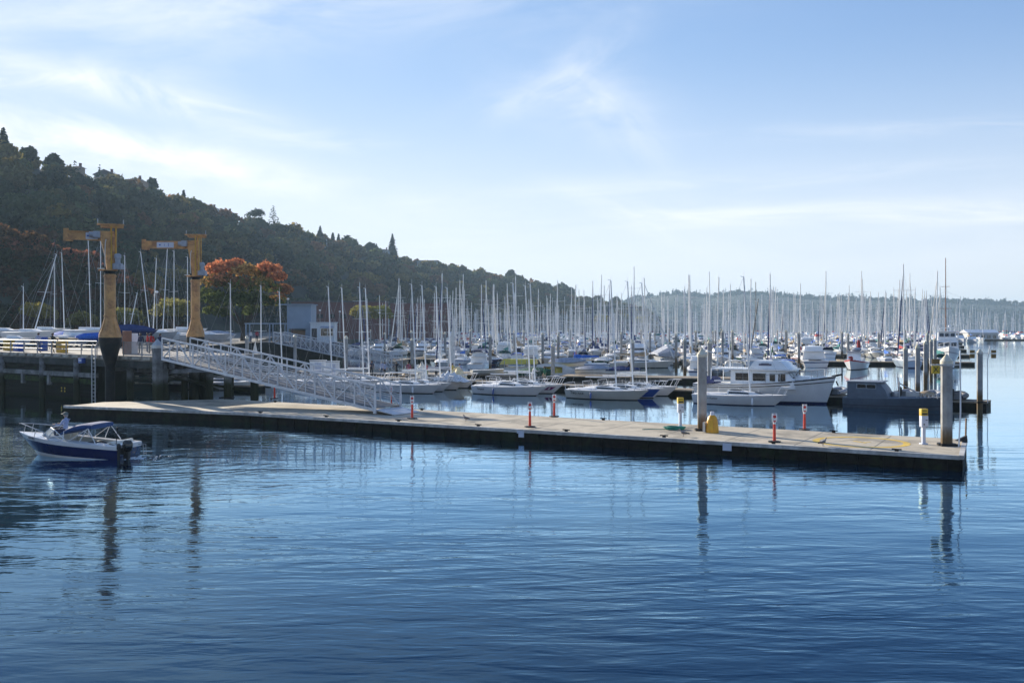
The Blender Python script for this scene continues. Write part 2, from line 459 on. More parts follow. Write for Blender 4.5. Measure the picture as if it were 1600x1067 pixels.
def conifer_quads(c, h, rad, n, size, col, jitter=.3, gap=0.0):
    """a conifer: drooping whorls of sprays round a straight stem"""
    t = 1 - rng.uniform(0, 1, n) ** .62
    lv = max(6, int(h / 1.1)); t = (np.floor(t * lv) + rng.uniform(0, .75, n)) / lv; t = np.clip(t, .0, .995)
    ang = rng.uniform(0, 2 * math.pi, n)
    br = (1 - t) ** .85 * rad * (1 + .25 * np.sin(ang * 3 + t * 40)) * rng.uniform(.25, 1.05, n) + .12
    pos = np.stack([c[0] + np.cos(ang) * br, c[1] + np.sin(ang) * br, c[2] + h * (.08 + .92 * t) - br * .28], axis=1)
    nr = np.stack([np.cos(ang) * .5, np.sin(ang) * .5, np.ones(n)], axis=1) + rng.normal(size=(n, 3)) * .45
    P = leaf_quads(pos, nr, size * (1.15 - .6 * t))
    cc = np.array(col, float)[None] * (1 + rng.uniform(-jitter, jitter, (n, 1)))
    return P, np.clip(cc, .003, 1)
# ------------------------------------------------------------------ the setting: water, land, hills
def water_mat():
    m = bpy.data.materials.new('sea_water'); m.use_nodes = True
    t = NT(m.node_tree); m.node_tree.nodes.clear()
    body = t.n('ShaderNodeBsdfDiffuse'); body.inputs[0].default_value = (.0006, .010, .034, 1)
    gl = t.n('ShaderNodeBsdfGlossy'); gl.inputs[0].default_value = (.56, .86, 1.0, 1); gl.inputs['Roughness'].default_value = .025
    fr = t.n('ShaderNodeFresnel'); fr.inputs[0].default_value = 1.333
    mx = t.n('ShaderNodeMixShader'); t.l(t.math('MULTIPLY', t.math('POWER', fr.outputs[0], 1.5), 2.8, clamp=True), mx.inputs[0])
    t.l(t.mix(t.ramp(fr.outputs[0], .30, .85), (.50, .79, 1.0), (.91, .98, 1.0)), gl.inputs[0])
    t.l(body.outputs[0], mx.inputs[1]); t.l(gl.outputs[0], mx.inputs[2])
    out = t.n('ShaderNodeOutputMaterial'); t.l(mx.outputs[0], out.inputs[0])
    co = t.n('ShaderNodeTexCoord').outputs['Object']
    sp = t.n('ShaderNodeSeparateXYZ'); t.l(co, sp.inputs[0])
    ripple = t.noise(t.scale(co, .30, 1.0, 1, (0, 0, R(7))), 1.55, 3, .5, dist=.5)
    cross = t.noise(t.scale(co, .34, 1.0, 1, (0, 0, R(-24))), 2.3, 2, .5, dist=.3)
    fine = t.noise(t.scale(co, .45, 1.0, 1, (0, 0, R(3))), 5.5, 3, .55)
    swell = t.noise(t.scale(co, .4, 1.0, 1, (0, 0, R(14))), .33, 2, .5)
    patch = t.ramp(t.noise(t.scale(co, .5, 1, 1), .07, 3, .5), .35, .65, .30, 1.40)
    calm = t.ramp(sp.outputs[1], 34, 66, 1.0, .30)
    # the launch's wake: rings spreading from its stern
    dx = t.math('SUBTRACT', sp.outputs[0], -16.5); dy = t.math('SUBTRACT', sp.outputs[1], 43.5)
    rr = t.math('SQRT', t.math('ADD', t.math('MULTIPLY', dx, dx), t.math('MULTIPLY', dy, dy)))
    rr2 = t.math('ADD', rr, t.math('MULTIPLY', swell, 2.2))
    ring = t.math('SINE', t.math('MULTIPLY', rr2, 7.5))
    ringamp = t.math('MULTIPLY', t.ramp(rr, 2, 26, 1, 0), t.ramp(t.noise(co, .16, 2, .5), .4, .62))
    h = t.math('MULTIPLY', t.math('SUBTRACT', ripple, .5), .030)
    h = t.math('ADD', h, t.math('MULTIPLY', t.math('SUBTRACT', cross, .5), .016))
    h = t.math('ADD', h, t.math('MULTIPLY', t.math('SUBTRACT', fine, .5), .0038))
    h = t.math('ADD', h, t.math('MULTIPLY', t.math('MULTIPLY', ring, ringamp), .0042))
    h = t.math('MULTIPLY', h, t.math('MULTIPLY', patch, calm))
    h = t.math('ADD', h, t.math('MULTIPLY', t.math('MULTIPLY', swell, calm), .055))
    b = t.n('ShaderNodeBump'); b.inputs['Strength'].default_value = 1.0; b.inputs['Distance'].default_value = 1.0
    t.l(h, b.inputs['Height'])
    for nd_ in (gl, fr): t.l(b.outputs[0], nd_.inputs['Normal'])
    return m

wb = MB()
wb.add([(-4200, -300, 0), (4200, -300, 0), (4200, 4200, 0), (-4200, 4200, 0)], [(0, 1, 2, 3)])
tag(wb.build('water', water_mat(), smooth=False), kind='structure')

def interp(x, pts):
    return float(np.interp(x, [p[0] for p in pts], [p[1] for p in pts]))

RIDGE = [(-400, 175), (-200, 200), (0, 233), (50, 246), (100, 259), (150, 272), (200, 283), (260, 307), (330, 328), (400, 348), (450, 357), (520, 377), (600, 397), (650, 407), (700, 418), (780, 432), (850, 446), (900, 463), (940, 470), (1000, 483), (1030, 500)]
RDEPTH = [(-400, 300), (0, 360), (450, 620), (700, 860), (900, 1160), (1030, 1400)]
FDEPTH = [(-400, 170), (0, 225), (240, 270), (450, 400), (700, 600), (900, 830), (1030, 1060)]

def hill_point(px, s):
    """s 0 at the foot, 1 at the crest, beyond 1 the plateau behind"""
    yf, yr = interp(px, FDEPTH), interp(px, RDEPTH)
    zr = EYE + (HY - interp(px, RIDGE)) * yr / F - 4.2
    zr = max(zr, 2.5)
    Y = yf + (yr - yf) * s
    z = 2.2 + (zr - 2.2) * min(1.0, max(0, s) ** .85) if s <= 1 else zr - (s - 1) * 1.5
    return Vector(((px - CX) / F * Y, Y, z))

hb = MB()
cols = list(range(-400, 1060, 25)); rows_ = [-.25, 0, .15, .3, .45, .6, .75, .9, 1.0, 1.15, 1.6, 2.2]
for px in cols:
    for s_ in rows_:
        q = hill_point(px, s_)
        if s_ < 0: q.z = -1.5
        q.z += random.uniform(-.8, .8) if 0 < s_ < 1 else 0
        hb.v.append(tuple(q))
nr_ = len(rows_)
for i in range(len(cols) - 1):
    for j in range(nr_ - 1):
        hb.f.append((i * nr_ + j, i * nr_ + j + 1, (i + 1) * nr_ + j + 1, (i + 1) * nr_ + j)); hb.m.append(0)
tag(hb.build('hillside', EARTH), kind='structure')

LEAF = leafmat('foliage', .42)
GREENS = [(.056, .070, .030), (.068, .076, .030), (.046, .060, .030), (.098, .092, .036), (.078, .070, .031), (.125, .104, .038), (.042, .055, .030)]
RUSTS = [(.13, .072, .034), (.11, .072, .034), (.15, .075, .036)]
PP, CC = [], []
ntree = 0
while ntree < 2700:
    px = random.uniform(-330, 1030); s_ = random.uniform(0.0, 1.25)
    q = hill_point(px, s_)
    yf, yr = interp(px, FDEPTH), interp(px, RDEPTH)
    jac = q.y * (yr - yf)
    if random.random() > jac / 330000.0 + .05: continue
    ntree += 1
    r = random.choice([2.4, 3.2, 3.8, 4.4, 5.0, 5.8, 7.2]) * random.uniform(.9, 1.1) * (1.0 if s_ < .92 else .62)
    k = random.random()
    col = random.choice(RUSTS) if k < .13 else random.choice(GREENS)
    n = int(np.clip(150 * (420 / q.y) ** .9, 60, 240) * (r / 4.3) ** 1.5)
    bk = random.choice([.85, 1.0, 1.1, 1.2, 1.35, 1.65]); col = tuple(c * bk for c in col)
    if random.random() < .04: col = (.20, .155, .045)
    if random.random() < .12:
        P_, c_ = conifer_quads((q.x, q.y, q.z - 1), random.uniform(9, 14) * (1 if s_ < .9 else .6), random.uniform(2.2, 3.4), n, .85, (.026, .042, .024))
    else:
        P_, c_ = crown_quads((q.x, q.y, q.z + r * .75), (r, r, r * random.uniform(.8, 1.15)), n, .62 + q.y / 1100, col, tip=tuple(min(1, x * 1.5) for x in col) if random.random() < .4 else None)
    PP.append(P_); CC.append(c_)
o = link('hillside_woods', quads_mesh('hillside_woods', np.concatenate(PP), np.concatenate(CC), LEAF))
tag(o, 'dense autumn woods covering the bluff above the marina', 'woods', kind='stuff')

# the nearer spur with reddish thicket
SPUR = [(-260, 318), (-100, 338), (0, 356), (60, 372), (110, 388), (150, 404), (200, 434), (240, 464), (280, 500)]
sb = MB(); scols = list(range(-260, 290, 18))
for px in scols:
    yt = interp(px, SPUR)
    for Y, fz in ((158, 0), (168, .35), (180, .75), (192, 1.0), (225, .9)):
        z = 3.2 + max(0, EYE + (HY - yt) * 192 / F - 3.2 - 2.4) * fz
        sb.v.append(((px - CX) / F * Y, Y, z))
for i in range(len(scols) - 1):
    for j in range(4):
        sb.f.append((i * 5 + j, i * 5 + j + 1, (i + 1) * 5 + j + 1, (i + 1) * 5 + j)); sb.m.append(0)
tag(sb.build('spur_slope', EARTH), kind='structure')
PP, CC = [], []
for i in range(420):
    px = random.uniform(-250, 272); f_ = random.random(); Y = 160 + 34 * f_
    z = 3.2 + max(0, EYE + (HY - interp(px, SPUR)) * 192 / F - 3.2 - 2.4) * min(1, f_ * 1.05)
    r = random.uniform(1.6, 2.9)
    top = f_ > .72
    col = random.choice([(.095, .062, .036), (.070, .066, .034), (.11, .062, .038), (.06, .064, .034)])
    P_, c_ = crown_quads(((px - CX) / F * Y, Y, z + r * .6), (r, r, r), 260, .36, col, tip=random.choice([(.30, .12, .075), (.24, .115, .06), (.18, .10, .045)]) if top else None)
    PP.append(P_); CC.append(c_)
o = link('reddish_thicket', quads_mesh('reddish_thicket', np.concatenate(PP), np.concatenate(CC), LEAF))
tag(o, 'reddish brown thicket on the low spur behind the boat yard', 'thicket', kind='stuff')

# far shore across the bay
FAR = [(860, 500), (930, 482), (985, 463), (1020, 455), (1060, 451), (1110, 456), (1160, 450), (1210, 453), (1260, 458), (1300, 460), (1380, 461), (1440, 464), (1500, 464), (1560, 467), (1620, 469), (1800, 480), (2100, 488)]
fb = MB(); fcols = list(range(860, 2110, 20))
for px in fcols:
    yt = interp(px, FAR)
    for Y, fz in ((2150, -.02), (2170, .02), (2280, .45), (2420, .85), (2560, 1.0), (3000, .9)):
        z = max(-2, (EYE + (HY - yt) * 2560 / F - 12) * fz)
        fb.v.append(((px - CX) / F * Y, Y, z))
for i in range(len(fcols) - 1):
    for j in range(5):
        fb.f.append((i * 6 + j, i * 6 + j + 1, (i + 1) * 6 + j + 1, (i + 1) * 6 + j)); fb.m.append(0)
tag(fb.build('far_hills', EARTH), kind='structure')
PP, CC = [], []
for i in range(3600):
    px = random.uniform(880, 1720); f_ = random.random() ** .8; Y = 2165 + 400 * f_
    z = max(0, (EYE + (HY - interp(px, FAR)) * 2560 / F - 12) * (f_ ** .8))
    if random.random() < .45:
        hgt = random.uniform(11, 21) * (1.15 if random.random() < .1 else 1)
        P_, c_ = conifer_quads(((px - CX) / F * Y, Y, z - 1), hgt, random.uniform(3, 4.6), 36, 2.3, (.026, .042, .034))
    else:
        r = random.uniform(5, 8.5)
        P_, c_ = crown_quads(((px - CX) / F * Y, Y, z + r * .5), (r, r, r * .95), 30, 2.8, tuple(c * .7 for c in random.choice(GREENS)))
    PP.append(P_); CC.append(c_)
o = link('far_shore_woods', quads_mesh('far_shore_woods', np.concatenate(PP), np.concatenate(CC), LEAF))
tag(o, 'hazy blue wooded shore across the bay', 'woods', kind='stuff')

# land with the boat yard
LZ = 3.7
land = [(-190, 170), (-75, 108.5), (-47.4, 87.6), (-33.4, 77.2), (-36, 100), (-37, 136.5), (-25.2, 137.2), (-25.2, 143), (-40, 150), (-50, 200), (-58, 300), (-62, 400), (-50, 600), (-140, 610), (-260, 400)]
lb = MB(); lb.prism(land, -2, LZ, k=0, ktop=1)
tag(lb.build('shore_ground', [SEAWALL, YARD], smooth=False), kind='structure')

# ------------------------------------------------------------------ trees, bushes, houses one can tell apart
def make_tree(name, label, cat, base, h, r, n, size, col, tip=None, trunk=.25, group=None, lobes=9, zc=.62, conif=False):
    t = thing(name, label, cat, base, 0, group)
    tb = MB()
    top = h * (.9 if conif else .62)
    tb.path([(0, 0, -.6), (.06 * r, .02, top * .35), (-.03 * r, .05, top * .7), (.02, 0, top)], [trunk, trunk * .8, trunk * .55, trunk * .2], 8)
    if not conif:
        for i in range(6):
            a = i * 1.05 + random.random(); z0 = h * random.uniform(.22, .45)
            tb.path([(0, 0, z0), (math.cos(a) * r * .3, math.sin(a) * r * .3, z0 + h * .15), (math.cos(a) * r * .65, math.sin(a) * r * .65, z0 + h * .28)], [trunk * .5, trunk * .35, trunk * .1], 6)
    tb.build('trunk', BARK, t)
    if conif: P_, c_ = conifer_quads((0, 0, h * .06), h * .95, r, n, size, col)
    else: P_, c_ = crown_quads((0, 0, h * zc), (r, r, h * (1 - zc) * 1.05), n, size, col, lobes=lobes, tip=tip)
    link('crown', quads_mesh('crown', P_, c_, LEAF), t)
    return t

b0 = at(379, 533, 152); b0.z = LZ
t = thing('autumn_maple', 'big maple with orange top and green lower leaves beside the blue grey shed', 'tree', b0)
tb = MB(); tb.path([(0, 0, -.4), (.1, 0, 1.5), (-.05, 0, 3.2), (.1, 0, 5.5)], [.42, .34, .27, .12], 9)
for a_, ln in ((0.2, 5), (2.9, 5), (1.4, 4), (4.4, 4), (3.7, 4.6), (5.6, 4.6), (.9, 4.2)):
    tb.path([(0, 0, 1.9 + .3 * (ln - 4)), (math.cos(a_) * ln * .3, math.sin(a_) * ln * .3, 3.6), (math.cos(a_) * ln * .7, math.sin(a_) * ln * .7, 5.6), (math.cos(a_) * ln, math.sin(a_) * ln, 7.4)], [.2, .16, .1, .03], 6)
tb.build('trunk', BARK, t)
PP, CC = [], []
OR, OY, GR, GD, RB = (.62, .25, .115), (.58, .34, .11), (.15, .18, .05), (.09, .115, .036), (.36, .17, .08)
for px, py, dy, r, c_, tp, n_ in [(346, 424, 0, 2.5, OR, None, 1100), (366, 418, .8, 2.1, OR, None, 900), (385, 428, -1.2, 2.3, OY, None, 950), (404, 432, 1.0, 2.0, (.20, .17, .04), OY, 850), (421, 424, 0, 2.3, OR, None, 1000), (438, 436, -.6, 1.9, OR, None, 800),
                                 (327, 442, .4, 2.2, (.22, .15, .045), OY, 950), (352, 446, -2.2, 2.6, (.16, .13, .035), OR, 1200), (389, 452, -2.8, 2.9, GR, RB, 1400), (418, 452, -2.0, 2.5, GR, OY, 1100), (442, 456, .2, 1.8, RB, None, 700),
                                 (322, 466, 0, 2.1, GR, None, 900), (346, 472, -2.4, 2.7, GR, None, 1300), (376, 476, -3.2, 2.9, GD, None, 1400), (408, 474, -2.6, 2.6, GD, None, 1100), (432, 474, -.4, 2.0, GR, RB, 800), (328, 488, .3, 1.7, GR, None, 600), (352, 492, -1.4, 1.9, GD, None, 600), (398, 490, -1.2, 1.8, GD, None, 500)]:
    P_, k_ = crown_quads(((px - 379) / 9.87, dy, (533 - py) / 9.87), (r * .96, r, r * .82), int(n_ * .6), .25, c_, jitter=.5, lobes=11, tip=tp)
    PP.append(P_); CC.append(k_)
link('crown', quads_mesh('crown', np.concatenate(PP), np.concatenate(CC), LEAF), t)
for (px, py, Y, h, r, col, lab) in [
    (57, 505, 150, 6.6, 3.0, (.17, .14, .035), 'yellowing bush behind the leaning white mast in the boat yard'),
    (130, 505, 150, 4.8, 2.4, (.12, .11, .035), 'olive bush behind the boats beside the nearer crane'),
    (198, 505, 150, 5.6, 2.8, (.13, .13, .040), 'yellow green bush between the two cranes, nearer crane side'),
    (268, 508, 150, 7.2, 3.6, (.165, .155, .050), 'broad pale yellow bush against the farther crane'),
    (566, 508, 260, 8.6, 4.2, (.17, .15, .035), 'yellowish round tree behind the pale booth'),
    (594, 508, 262, 8.2, 4.6, (.115, .120, .030), 'round olive green tree behind the second gangway'),
    (940, 512, 620, 12, 5.0, (.20, .17, .04), 'small yellow tree at the foot of the bluff past the masts'),
    (1000, 512, 700, 12, 5.0, (.17, .155, .04), 'farthest yellow tree at the end of the bluff'),
]:
    b_ = at(px, py, Y); b_.z = LZ if Y < 300 else 2
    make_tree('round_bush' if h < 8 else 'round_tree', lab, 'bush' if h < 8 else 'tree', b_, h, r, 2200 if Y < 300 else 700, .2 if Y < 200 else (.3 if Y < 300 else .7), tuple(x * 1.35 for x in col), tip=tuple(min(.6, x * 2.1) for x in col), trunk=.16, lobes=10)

RIDGE_TREES = [   # px, top y, foot y, radius px, conifer?, label
    (5, 199, 240, 15, 1, 'big dark conifer rising from the high end of the bluff'),
    (45, 229, 250, 16, 0, 'bushy dark tree on the crest beside the big conifer'),
    (84, 240, 262, 15, 0, 'spiky topped tree on the crest before the gabled roof'),
    (238, 277, 300, 9, 0, 'small palm like tuft of a tree just past the gabled houses'),
    (287, 297, 318, 5, 1, 'slim conifer on the crest past the gabled houses'),
    (304, 310, 326, 11, 0, 'low round tree beside the slim conifer on the crest'),
    (398, 323, 350, 15, 0, 'open crowned pine on the crest above the maple'),
    (427, 321, 358, 14, 1, 'sparse fir with spreading branches standing next to the open crowned pine'),
    (500, 353, 378, 7, 1, 'dark pointed conifer beside the white gabled house'),
    (520, 363, 386, 6, 1, 'pointed conifer between the white gabled house and the round tree'),
    (529, 365, 388, 5, 1, 'slim conifer right against the round crest tree'),
    (543, 367, 390, 11, 0, 'round dark tree on the crest between slim conifers and pale blue house'),
    (580, 379, 398, 12, 0, 'low dark tree group on the crest before the pale blue house'),
    (613, 365, 397, 8, 1, 'tall narrow spire conifer beside the pale blue house'),
    (798, 421, 440, 9, 0, 'tall dark pine breaking the lower crest'),
    (878, 441, 462, 13, 0, 'round dark tree near the low end of the bluff'),
    (890, 446, 468, 10, 0, 'last round dark tree on the tip of the bluff'),
    (962, 462, 480, 9, 0, 'small tree on the low point past the end of the bluff'),
]
for px, yt, yb, rp, con, lab in RIDGE_TREES:
    Y = interp(px, RDEPTH) - 6
    h = (yb - yt) * Y / F + 3; r = rp * Y / F
    base = at(px, yb, Y); base.z -= 3
    sparse = 'sparse' in lab or 'open' in lab
    make_tree('crest_conifer' if con else 'crest_tree', lab, 'tree', base, h, r, 420 if sparse else 800, .55 + Y / 1600 if not sparse else .6, (.024, .040, .022) if con else (.036, .052, .024), trunk=.3, conif=bool(con), lobes=7 if sparse else 12, zc=.6 if sparse else .42)

def house(name, label, px, yb, wpx, hpx, dY, wall, roof, style, yaw=0.0, group=None):
    Y = interp(px, RDEPTH) - 10 + dY; k = Y / F
    base = at(px, yb + 3, Y); wd, h = wpx * k * .9, hpx * k * .8
    t = thing(name, label, 'house', base, yaw)
    d = wd * .8
    wb_ = MB(); wb_.box((0, 0, h * .5 - 1.5), (wd, d, h + 3)); wb_.build('wall', wall, t)
    rb = MB()
    if style == 'gable':
        e = .6; rh = wd * .26
        rb.loft([[(-wd / 2 - e, y, h), (0, y, h + rh), (wd / 2 + e, y, h), (wd / 2 + e, y, h - .3), (-wd / 2 - e, y, h - .3)] for y in (-d / 2 - e, d / 2 + e)])
    elif style == 'hip':
        rb.loft([[(-wd / 2 - .7, -d / 2 - .7, h), (wd / 2 + .7, -d / 2 - .7, h), (wd / 2 + .7, d / 2 + .7, h), (-wd / 2 - .7, d / 2 + .7, h)], [(-wd / 5, -.3, h + wd * .17), (wd / 5, -.3, h + wd * .17), (wd / 5, .3, h + wd * .17), (-wd / 5, .3, h + wd * .17)]])
    else:
        rb.box((0, 0, h + .25), (wd + 3.2, d + 3.2, .5))
    ro = rb.build('roof', roof, t, smooth=False)
    if style != 'flat':
        cb = MB(); cb.box((wd * .22, 0, h + wd * .2), (.9, .9, 2.0)); cb.box((wd * .22, 0, h + wd * .2 + 1.06), (1.1, 1.1, .12)); cb.build('chimney', BRICK, ro)
    nw = 4 if style == 'flat' else 3
    for i in range(nw):
        x = (i + .5) / nw * wd - wd / 2
        fb_ = MB(); fb_.box((x, -d / 2 - .03, h * .55), (wd / nw * .74, .10, h * .52)); f_ = fb_.build('window', HOUSEW, t)
        gb = MB(); gb.box((x, -d / 2 - .085, h * .55), (wd / nw * .64, .02, h * .44)); gb.build('pane', DARKGLASS, f_)
    return t

house('crest_house', 'brown walled house half hidden by trees with a chimney on the highest crest', 122, 266, 18, 8, 0, HOUSET, ROOFG, 'hip')
house('crest_house', 'house with a broad low gable near the high end of the crest', 168, 278, 34, 8, 4, HOUSET, ROOFG, 'gable')
house('crest_house', 'long low hipped roof house next to the broad gable', 212, 288, 34, 8, 0, HOUSET, ROOFG, 'hip')
house('crest_house', 'pale grey house behind a yellow treetop midway along the crest', 331, 330, 20, 8, 0, HOUSEW, ROOFG, 'hip')
house('crest_house', 'dark roofed house sloping beside the pale grey house on the crest', 355, 336, 22, 7, 3, HOUSET, ROOFG, 'gable')
house('crest_house', 'white gabled house behind pointed conifers', 503, 378, 16, 10, 3, HOUSEW, ROOFG, 'gable')
house('crest_house', 'small pale house below the round crest tree', 519, 384, 12, 9, -2, HOUSEW, ROOFG, 'hip')
house('crest_house', 'pale blue house beside the spire conifer', 601, 397, 16, 10, 0, HOUSEB, ROOFG, 'hip')
house('glass_house', 'modern flat roofed house on posts with a wall of glass jutting from the bluff', 668, 417, 34, 14, -4, HOUSEB, ROOFG, 'flat')
house('crest_house', 'low flat roofed pale house on the lower crest', 742, 431, 16, 6, 0, HOUSEB, ROOFG, 'flat')
house('crest_house', 'white house with red roof on the far low point', 934, 474, 13, 8, -30, HOUSEW, ROOFR, 'hip')

# long red brick buildings at the foot of the bluff
for px0, px1, y0, y1, Y, lab in [(455, 600, 472, 497, 300, 'long low red building behind the shed at the foot of the bluff'), (610, 700, 474, 496, 330, 'second long red building behind the masts at the foot of the bluff')]:
    p0, p1 = at(px0, y1, Y), at(px1, y1, Y); hgt = (y1 - y0) * Y / F
    t = thing('brick_building', lab, 'building', ((p0.x + p1.x) / 2, Y, 2.0))
    L_ = p1.x - p0.x; H_ = p0.z + hgt - 2.0
    b = MB(); b.box((0, 5, H_ / 2), (L_, 10, H_)); b.build('wall', BRICK, t)
    b = MB(); b.box((0, 5, H_ + .2), (L_ + .8, 10.8, .4)); b.build('roof', ROOFG, t)
    for i in range(8):
        b = MB(); x = -L_ / 2 + L_ * (i + .5) / 8; b.box((x, -.04, H_ * .62), (L_ / 8 * .5, .1, 1.3)); b.build('window', DARKGLASS, t)
# ------------------------------------------------------------------ near float, pier, gangways, cranes
U = Vector((.870, -.493, 0)).normalized()      # run of the near float
V = Vector((-U.y, U.x, 0))
UA = math.atan2(U.y, U.x)
FZ = .6
fpoly = [(-30.3, 65.3), (-16.8, 60.0), (18.6, 40.0), (21.6, 46.0), (-21.2, 71.3), (-29.2, 68.6)]
fl = thing('floating_dock', 'long low concrete float with dark timber sides running across the near water', 'dock', (0, 0, 0))
b = MB(); b.prism(fpoly, .06, FZ); b.build('deck', CONC, fl, smooth=False)
def offset_strip(poly, i0, i1, out, z0, z1, mb, inn=0.0):
    for i in range(i0, i1):
        p, q = Vector(poly[i]).to_3d(), Vector(poly[(i + 1) % len(poly)]).to_3d()
        d = (q - p).normalized(); nrm = Vector((d.y, -d.x, 0))
        mb.add([tuple((a + nrm * o)[:2]) + (z,) for a in (p - d * inn, q + d * inn) for o in (.004, out) for z in (z0, z1)], [(0, 1, 3, 2), (4, 6, 7, 5), (0, 4, 5, 1), (2, 3, 7, 6), (0, 2, 6, 4), (1, 5, 7, 3)])
b = MB(); offset_strip(fpoly, 0, 6, .16, -.5, .47, b, .1)
for k_ in range(3):                                              # walers and blocks break up the side
    p, q = Vector((-30.3, 65.3, 0)), Vector((-16.8, 60, 0))
for i in range(34):
    p = Vector((-16.8, 60, 0)).lerp(Vector((18.6, 40, 0)), (i + .5) / 34)
    b.box((p.x - V.x * .19, p.y - V.y * .19, .22), (.16 if i % 3 else .4, .08, .42), UA)
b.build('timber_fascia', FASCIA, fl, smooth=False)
b = MB(); offset_strip(fpoly, 0, 3, .21, .472, .64, b, .06); b.build('edge_rail', mat('worn_white_edge', (.52, .51, .48), .7, var=.25, scale=2.5, stain=(.25, .24, .22), stain_amt=.6), fl, smooth=False)
jb = MB()
for i in range(1, 12):                                           # joints between float sections
    p = Vector((-16.8, 60, 0)).lerp(Vector((18.6, 40, 0)), i / 12 + .004 * math.sin(i * 5)); q = p + V * 6.5
    jb.add([(p.x - U.x * .02, p.y - U.y * .02, FZ + .004), (p.x + U.x * .02, p.y + U.y * .02, FZ + .004), (q.x + U.x * .02, q.y + U.y * .02, FZ + .004), (q.x - U.x * .02, q.y - U.y * .02, FZ + .004)], [(0, 1, 2, 3)])
jb.build('deck_joint', mat('joint_sealant', (.16, .15, .13), .9), fl, smooth=False)
c0 = on(1345, 690.5, FZ)
rb = MB(); n_ = 64; vs = []
for i in range(n_):
    a = 2 * math.pi * i / n_
    for rad in (1.84, 2.16): vs.append((c0.x + rad * math.cos(a), c0.y + rad * math.sin(a), FZ + .006))
rb.add(vs, [(2 * i, 2 * i + 1, (2 * i + 3) % (2 * n_), (2 * i + 2) % (2 * n_)) for i in range(n_)])
rb.box((c0.x - .05, c0.y, FZ + .005), (.13, .9, .004), .3); rb.box((c0.x + .2, c0.y - .1, FZ + .005), (.5, .13, .004), .3)
rb.build('painted_ring', YPAINT, fl, smooth=False)
for i, f_ in enumerate((.03, .16, .29, .42, .55, .68, .81, .94)):
    p = Vector((-16.8, 60, 0)).lerp(Vector((18.6, 40, 0)), f_) + V * .22
    b = MB(); b.box((0, 0, .05), (.16, .07, .1)); b.bar((-.2, 0, .11), (.2, 0, .11), .05, .05); b.build('cleat', STEELD, fl, (p.x, p.y, FZ), UA)
for i, f_ in enumerate((.1, .36, .62, .88)):
    p = Vector((-21, 71.2, 0)).lerp(Vector((21.6, 46, 0)), f_) - V * .3
    b = MB(); b.box((0, 0, .05), (.16, .07, .1)); b.bar((-.2, 0, .11), (.2, 0, .11), .05, .05); b.build('cleat', STEELD, fl, (p.x, p.y, FZ), UA)

def number_plate(px, py):
    p = Vector(((px - CX) / F * 50, 50, 0))
    return p
for px, f_ in ((729, .49), (1203, .76)):                         # small pale plates on the fascia
    p = Vector((-16.8, 60, 0)).lerp(Vector((18.6, 40, 0)), f_) - V * .22
    b = MB(); b.box((0, 0, 0), (.42, .02, .34)); b.build('marker_plate', SIGNL, fl, (p.x, p.y, .4), UA)

# delineator posts
def delineator():
    t = thing('marker_post', '', 'marker post')
    b = MB(); b.lathe([(.30, 0), (.30, .05), (.12, .07)], 8); b.build('base', BLACK, t)
    b = MB(); b.lathe([(.075, .06), (.062, .82), (.062, .98)], 12, k=0)
    b.lathe([(.064, .84), (.064, .93)], 12, k=1); b.build('post', [ORANGERED, SIGNW], t)
    b = MB(); b.box((0, -.03, 1.14), (.24, .025, .40), k=0); s_ = b.build('sign_plate', SIGNW, t, bevel=.006)
    b = MB(); b.lathe([(.075, 0), (.075, .004)], 20); d = b.build('red_disc', RED, s_, (0, -.044, 1.19)); d.rotation_euler = (R(90), 0, 0)
    b = MB(); b.box((0, -.0445, 1.0), (.12, .004, .03)); b.box((0, -.0445, 1.315), (.09, .004, .02)); b.build('red_mark', RED, s_)
    return t
dl0 = delineator()
for i, (px, py, lab) in enumerate([
    (1210, 690.5, 'red post with white plate near the float front edge, beyond the yellow cabinet'),
    (1257, 671.5, 'red post with white plate near the float back edge beside the painted ring'),
    (828, 667, 'red post with white plate near the front edge mid float'),
    (866, 651, 'red post with white plate on the back edge mid float'),
    (644, 654, 'red post with white plate just off the foot of the gangway'),
    (611, 634, 'red post with white plate seen through the gangway railings'),
    (429, 623, 'red post without a clear plate under the middle of the gangway')]):
    p = on(px, py, FZ + .004)
    if i == 0: o = dl0; o.location = p; o['label'] = lab; o['group'] = 'red marker posts on the float'
    else: o = dup(dl0, p, random.uniform(-.25, .25), lab, 'red marker posts on the float')

# piles with conical caps
def make_pile(base, top_z, r, label, bracket=True, cap=True, m=None, sides=8, group=None, low=True):
    t = thing('mooring_pile', label, 'pile', (base[0], base[1], 0), 0, group)
    b = MB(); b.lathe([(r, -2.5), (r, top_z - r * 1.5)], sides, phase=R(22.5)); b.build('shaft', m or PILE, t, smooth=False)
    if cap:
        b = MB(); b.lathe([(r * 1.12, top_z - r * 1.9), (r * 1.12, top_z - r * 1.3), (.03, top_z)], 12); b.build('cap', CAPW, t, angle=30)
    if bracket:
        z = base[2]
        b = MB(); b.loft([[(math.cos(a) * rr, math.sin(a) * rr, zz) for a in [i * math.pi / 8 for i in range(16)]] for rr, zz in ((r * 1.10, z + .01), (r * 1.65, z + .01), (r * 1.65, z + .09), (r * 1.10, z + .09))], cap=False)
        b.box((0, -r * 1.5, z + .05), (r * 3.4, .14, .1)); b.build('hoop', STEELD, t)
    return t
p = on(1097, 672, FZ); make_pile(p, EYE - (544 - HY) * p.y / F, .24, 'tall concrete pile with white cone cap standing on the float beside the yellow box')
p = on(1479, 695.5, FZ); tip = make_pile(p, EYE - (553 - HY) * p.y / F, .25, 'tall concrete pile at the outer end of the float with a yellow sign clamped on')
k_ = p.y / F
b = MB(); zc_ = EYE - (570 - HY) * k_
